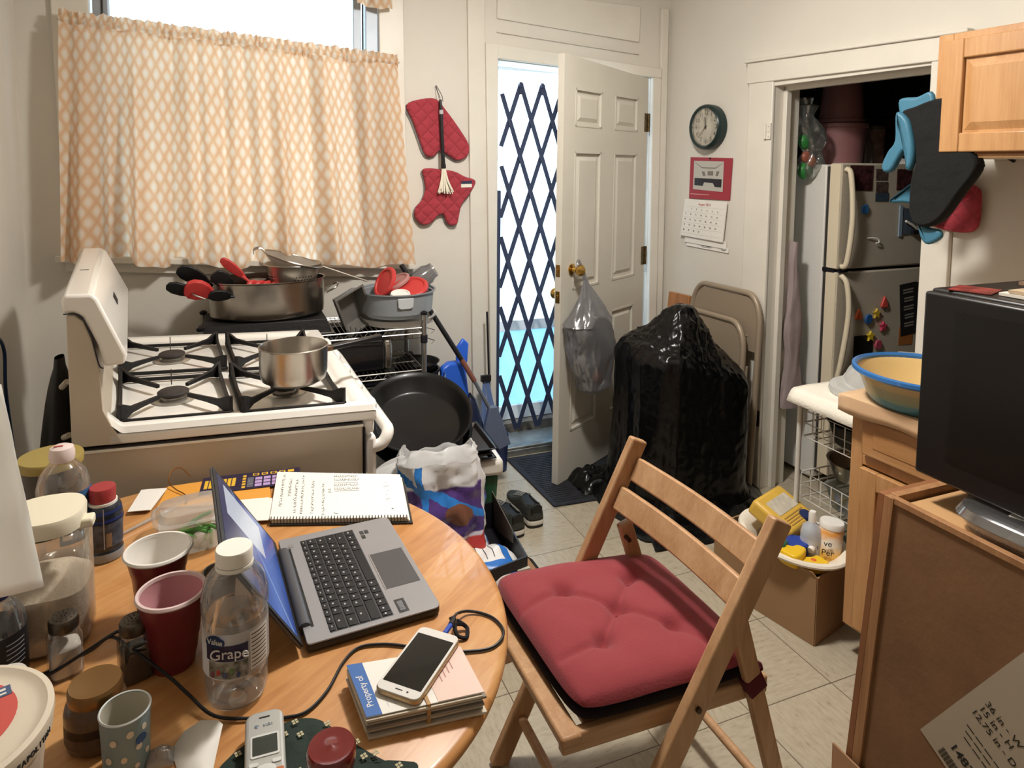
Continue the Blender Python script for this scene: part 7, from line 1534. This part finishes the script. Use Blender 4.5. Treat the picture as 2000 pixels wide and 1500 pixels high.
# paper towel roll with loose sheet at left edge
pt = thing('paper_towel_roll','white paper towel roll with loose sheet hanging at left edge','paper towel',(-.40,1.02,.84)); m_pt = clear('paper_towel', (.9,.9,.9), .0, .6, diff=.99, dcol=(.97,.96,.92), tfac=.62)
MB().lathe([(.0001,0),(.078,0),(.078,.26),(.0001,.26)],(-.385,1.075,.985),44).build('roll', m_pt, pt); MB().cyl((-.385,1.075,Z),(-.385,1.075,1.30),.012,12).build('spindle', m_track, pt); MB().lathe([(.0001,0),(.075,0),(.07,.012),(.0001,.012)],(-.40,1.075,Z),30).build('stand_base', m_track, pt)
b = MB(); b.grid(lambda u, v: (-.385+.078+.001+(-.14*(1-u))+(.033+.036*(1-v))*u-.0*v, 1.005-.010*sin(pi*u)+.004*noise.noise(Vector((u*3,v*4,1))), .974+.275*v-.022*(1-v)*u*0+.0*u), 16, 20); b.build('loose_sheet', m_pt, pt, solid=.0012)
# ---------------- booklet stack with phone
sk = thing('card_bundle','rubber-banded bundle of cards and booklets lying under the white phone','paper stack',(.24,.93,Z)); pq = ((.150,.985),(.160,.877),(.327,.862),(.324,.962)); rr = random.Random(2)
for k in range(7):
    o_ = MB(); o_.hexa(quad(Z+.0042*k,Z+.0042*k+.0036,-.01+rr.uniform(-.02,.02),pq,rr.uniform(-.004,.003),rr.uniform(-.004,.003))); o_.build('booklet', mat('booklet_grey','8f8578',.7) if k%2 else mat('booklet_cream','cfc3b1',.75), sk, bev=.0006)
zs_ = Z+.0300
MB().hexa(quad(zs_,zs_+.0012,0,pq)).build('top_card', m_paper, sk)
def sub(pq, u0, u1, v0, v1):
    A, D, C_, B = [Vector((*q,0)) for q in pq]  # pq: far-left, near-left, near-right, far-right
    f = lambda u, v: (A*(1-u)+B*u)*(1-v)+(D*(1-u)+C_*u)*v; return [tuple(f(u0,v1))[:2],tuple(f(u1,v1))[:2],tuple(f(u1,v0))[:2],tuple(f(u0,v0))[:2]]
MB().hexa(quad(zs_+.0012,zs_+.0018,0,sub(pq,.0,.13,0,1))).build('blue_strip', mat('card_blue','3a66a8',.5), sk); MB().hexa(quad(zs_+.0012,zs_+.0018,0,sub(pq,.60,1.,0,1))).build('pink_card', mat('card_pink','e3c8bb',.7), sk)
p_ = sub(pq,.02,.11,.35,.75); cc_ = Vector((sum(q[0] for q in p_)/4,sum(q[1] for q in p_)/4,zs_+.0019)); text('Property of', .0135, Matrix.Translation(cc_) @ Matrix.Rotation(pi/2+.09,4,'Z'), 'lettering', m_paper, sk, ex=.0001)
b = MB()
for k in range(4):
    q_ = sub(pq,.70+.045*k,.71+.045*k,.15,.15+.5-.07*k); b.hexa(quad(zs_+.0018,zs_+.0021,0,q_))
b.build('red_fine_print', mat('pale_red_ink','b98a80',.7), sk)
b = MB()
for k in range(3):
    q_ = sub(pq,.2+.06*k,.206+.06*k,.62,.9); b.hexa(quad(zs_+.0012,zs_+.0015,0,q_))
b.build('ruled_lines', mat('rule_line','c9cdd2'), sk)
A_ = sub(pq,.50,.53,0,1); MB().hexa([(*q,Z-.0001) for q in quad(0,0,.03,A_)[:0]]+quad(Z,zs_+.0028,.05,A_)).build('rubber_band', mat('rubber_tan','b08a5c',.6), sk)
PHM = Matrix(); pA, pB, pC, pD = (.1745,.918),(.231,.877),(.331,.967),(.283,1.009)
ux = Vector((cos(-.76),sin(-.76),0)); uy = Vector((-ux.y,ux.x,0)); ph_o = Vector((.2525,.943,zs_+.0034)); tl = .04
PHM = Matrix(((ux.x,uy.x,0,ph_o.x),(ux.y,uy.y,0,ph_o.y),(0,0,1,ph_o.z),(0,0,0,1)))
pn_ = thing('smartphone','white smartphone with dark screen lying on bundle of cards','phone',M=PHM)
def rrect(w, l, r, n_=5):
    o = []
    for (sx_, sy_, a0) in ((1,-1,-pi/2),(1,1,0),(-1,1,pi/2),(-1,-1,pi)):
        for k in range(n_): a = a0+pi/2*k/(n_-1); o.append((sx_*(w/2-r)+r*cos(a), sy_*(l/2-r)+r*sin(a)))
    return o
MB(PHM).prism([(x,y,-.0005) for x,y in rrect(.072,.143,.011)],(0,0,.007)).build('case', mat('phone_case_gold','b59a74',.3,.6), pn_, bev=.0015); MB(PHM).prism([(x,y,.0062) for x,y in rrect(.0695,.140,.010)],(0,0,.0018)).build('front_face', mat('phone_white','dcd9d4',.2,coat=.5), pn_, bev=.0005)
MB(PHM).prism([(x,y,.0080) for x,y in rrect(.0625,.108,.001)],(0,0,.0002)).build('screen', mat('screen_black','131210',.08,coat=.5), pn_)
MB(PHM).prism([(x,y-.0615,.0080) for x,y in rrect(.012,.0018,.0008)],(0,0,.0002)).build('earpiece', m_ink, pn_); MB(PHM).lathe([(.0001,.008),(.0016,.008),(.0016,.0083),(.0001,.0083)],(.014,-.0615,0),12).build('front_camera', m_ink, pn_)
# charging cable
m_cab = mat('cable_black','101114',.45); cbz = Z+.0028
cbl = thing('charging_cable','black charging cable snaking across table to the phone','cable',(.1,1.0,Z))
pts = [(-.36,1.135,cbz),(-.290,1.165,cbz),(-.268,1.170,cbz+.004),(-.215,1.155,cbz+.03),(-.184,1.132,cbz+.060),(-.155,1.104,cbz+.055),(-.100,1.062,cbz+.025),(-.071,1.030,cbz+.012),(-.035,.985,cbz+.004),(.02,.964,cbz),(.06,.951,cbz),(.089,.952,cbz),(.121,.981,cbz),(.152,1.031,cbz),(.18,1.055,cbz),(.213,1.051,cbz),(.245,1.036,cbz),(.30,1.00,cbz),(.350,.982,cbz),(.382,.978,cbz),(.405,.990,cbz),(.417,1.012,cbz),(.413,1.042,cbz),(.397,1.064,cbz),(.374,1.074,cbz+.003),(.352,1.062,cbz+.012),(.338,1.035,cbz+.028),(.326,1.022,zs_+.008)]
MB().tube(scurve(pts,8),.0024,8).build('cord', m_cab, cbl)
e = PHM @ Vector((.006,.072,.0035)); e2_ = PHM @ Vector((.006,.095,.0035)); MB().tube([e,e2_],.0042,8).build('blue_plug', mat('plug_blue','2c4fb0',.35), cbl); MB().tube([e2_, e2_+Vector((.010,.014,-.001))],.0050,8).build('plug_sleeve', m_cab, cbl)
MB().tube(scurve([(.345,1.045,cbz+.012),(.360,1.035,cbz+.002),(.352,1.015,cbz),(.338,1.020,cbz+.004),(.340,1.038,cbz+.01),(.356,1.040,cbz+.006)],5),.0034,6).build('velcro_tie', mat('tie_black','17161a',.9), cbl)
c2_ = thing('power_cable','second black cable resting across jar lid at left of table','cable',(-.2,1.16,Z)); MB().tube(scurve([(-.37,1.12,cbz),(-.295,1.150,cbz+.006),(-.262,1.142,cbz+.018),(-.215,1.135,cbz+.045),(-.180,1.130,cbz+.066),(-.165,1.128,cbz+.070)],7),.0026,8).build('cord', m_cab, c2_)
# ---------------- cordless phone on green cloth, red jar lid, paper scrap
m_bandana = mat('bandana_green','1d2c24',.85,bump=.3,bs=30); bn = thing('green_cloth','dark green patterned cloth lying at front edge of table','cloth',(.09,.86,Z))
ol2 = spoly([(-.045,.870),(-.010,.918),(.030,.935),(.058,.945),(.085,.943),(.106,.930),(.128,.898),(.150,.866),(.176,.834),(.192,.822),(.212,.818),(.214,.806),(.196,.796),(.15,.77),(.06,.76),(-.02,.80)],3)
cen = Vector((.08,.86)); n = len(ol2); vs = []; fs = []
RNG = 8
for j in range(RNG+1):
    t = j/RNG
    for p in ol2: q = cen+(p-cen)*(1-t*.999); vs.append((q.x,q.y,Z+.0005+.0045*min(1,t*5)+.0035*noise.noise(Vector((q.x*40,q.y*40,1)))*min(1,t*3)))
for j in range(RNG):
    for i in range(n): k = (i+1)%n; fs.append((j*n+i,j*n+k,(j+1)*n+k,(j+1)*n+i))
b = MB(); b.add(vs, fs); b.build('cloth_folds', m_bandana, bn, ang=3)
m_fl = mat('flower_cream','b9b08e',.8)
for (x,y) in ((.070,.932),(.112,.913),(.075,.908),(.085,.872),(.145,.868),(.150,.842),(.118,.835),(.068,.850),(.165,.842),(.19,.812),(-.020,.878),(-.005,.905),(.055,.915),(.10,.86)):
    b = MB(TR(x,y,Z+.0085,rz=.3)); 
    for dx in (-.0022,.0022):
        for dy in (-.0022,.0022): b.box((dx,dy,0),(.0034,.0034,.0006))
    b.build('printed_flower', m_fl, bn)
cpM = Matrix.Translation((.0275,.862,Z+.011)) @ Matrix.Rotation(-.03,4,'Z'); cp = thing('cordless_handset','silver cordless phone handset lying on green cloth','phone',M=cpM); m_sil = mat('handset_silver','b9b9b4',.35,.3)
MB(cpM).prism([(x,y,0) for x,y in rrect(.050,.160,.014)],(0,0,.020)).build('body', m_sil, cp, bev=.005, bseg=3)
MB(cpM).prism([(x,y+.018,.0201) for x,y in rrect(.036,.036,.003)],(0,0,.0010)).build('screen_frame', mat('frame_light','cfcfcb',.3), cp); MB(cpM).prism([(x,y+.018,.0211) for x,y in rrect(.031,.029,.001)],(0,0,.0005)).build('screen', mat('lcd_dark','3c403a',.15), cp)
MB(cpM).prism([(x,y+.066,.0201) for x,y in rrect(.014,.002,.0008)],(0,0,.0006)).build('earpiece', m_ink, cp); MB(cpM).lathe([(.0001,0),(.0032,0),(.0001,.0012)],(-.010,.052,.0201),16).build('globe_logo', mat('logo_grey','66707c',.4), cp); text('at&t', .0075, cpM @ TR(.004,.052,.0203), 'lettering', mat('logo_grey','66707c'), cp, ex=.0001)
for (x,y,w,l,m_) in ((.014,-.010,.011,.006,mat('frame_light','cfcfcb')),(-.014,-.010,.011,.006,mat('frame_light','cfcfcb')),(.017,-.026,.010,.008,mat('button_orange','b86a3e',.4)),(-.017,-.026,.010,.008,mat('frame_light','cfcfcb'))): MB(cpM).prism([(px_+x,py_+y,.0200) for px_,py_ in rrect(w,l,.002)],(0,0,.0014)).build('button', m_, cp)
MB(cpM).lathe([(.012,0),(.013,.002),(.007,.003),(.0001,.003)],(0,-.022,.0200),24,sy=.7).build('navigation_pad', mat('frame_light','cfcfcb'), cp)
for j in range(4):
    for i in range(3): MB(cpM).prism([(px_-.013+.013*i,py_-.038-.009*j,.0200) for px_,py_ in rrect(.010,.006,.002)],(0,0,.0012)).build('button', mat('button_grey','9b9b98',.4), cp)
rj = thing('red_lid_jar','jar with translucent dark red lid standing on green cloth','jar',(.102,.815,Z)); c = (.104,.812,Z+.008)
MB().lathe([(.0001,0),(.026,0),(.027,.03),(.024,.040)],c,36).build('jar_body', mat('jar_maroon','3a1214',.25), rj); MB().lathe([(.0295,0),(.0305,.018),(.028,.0225),(.020,.0215),(.004,.0225),(.0001,.024)],(c[0],c[1],c[2]+.034),44).build('lid', mat('lid_dark_red','6d1a1a',.15,coat=.6), rj)
ps = thing('paper_scrap','torn white paper scrap lying left of the cordless handset','paper',(-.055,.93,Z)); b = MB(); ol3 = [(-.094,.940),(-.085,.956),(-.074,.968),(-.052,.971),(-.030,.962),(-.024,.953),(-.030,.925),(-.036,.895),(-.045,.868),(-.062,.885),(-.078,.912),(-.083,.930)]
b.add([(x,y,Z+.001+(.016 if i in (3,4,5) else .008 if i in (2,6) else .001)) for i,(x,y) in enumerate(ol3)]+[(-.055,.93,Z+.002)],[(i,(i+1)%12,12) for i in range(12)]); b.build('sheet', m_paper, ps, solid=.0008)
# ---------------- things behind the range at left wall
bo = thing('black_bag','black bag wedged between left wall and back of range','bag',(-.5,2.2,.3))
def bof(u, v):
    a = 2*pi*u; z = .25+.72*v; w = sin(pi*min(.98,.30+.7*v))**.6; return (-.462-.005+.060*w*cos(a)*(1+.15*noise.noise(Vector((a,v*5,1)))), 2.24+.16*w*sin(a), z)
MB().grid(bof, 30, 24).build('bag_cloth', mat('black_nylon','0e0e10',.5,bump=.3,bs=12), bo)
for z in (.92,.78): MB().tube([(-.435,2.10,z),(-.418,2.08,z+.02 if z > .9 else z+.012)],.008,8).build('pale_clip', mat('clip_pale','b3aa9b',.5), bo)
bcb = thing('blue_cable','thin blue cable hanging on left wall behind range','cable',(-.75,2.7,.7)); MB().tube(scurve([(XL+.012,2.50,1.02),(XL+.014,2.74,.94),(XL+.016,2.84,.86),(XL+.016,2.84,.70),(XL+.02,2.90,.40)],7),.006,8).build('cord', mat('cable_blue','22406a',.4), bcb)
# ---------------- ceiling lamp (gives the room its light)
cl_ = thing('ceiling_lamp','round white glass ceiling lamp','lamp',(LAMP[0],LAMP[1],CEIL)); MB().lathe([(.0001,-.035),(.07,-.035),(.09,0)],(LAMP[0],LAMP[1],CEIL-.0),32).build('base', m_trim, cl_)
MB().cyl((LAMP[0],LAMP[1],CEIL-.1),(LAMP[0],LAMP[1],CEIL-.03),.012,10).build('stem', m_trim, cl_)
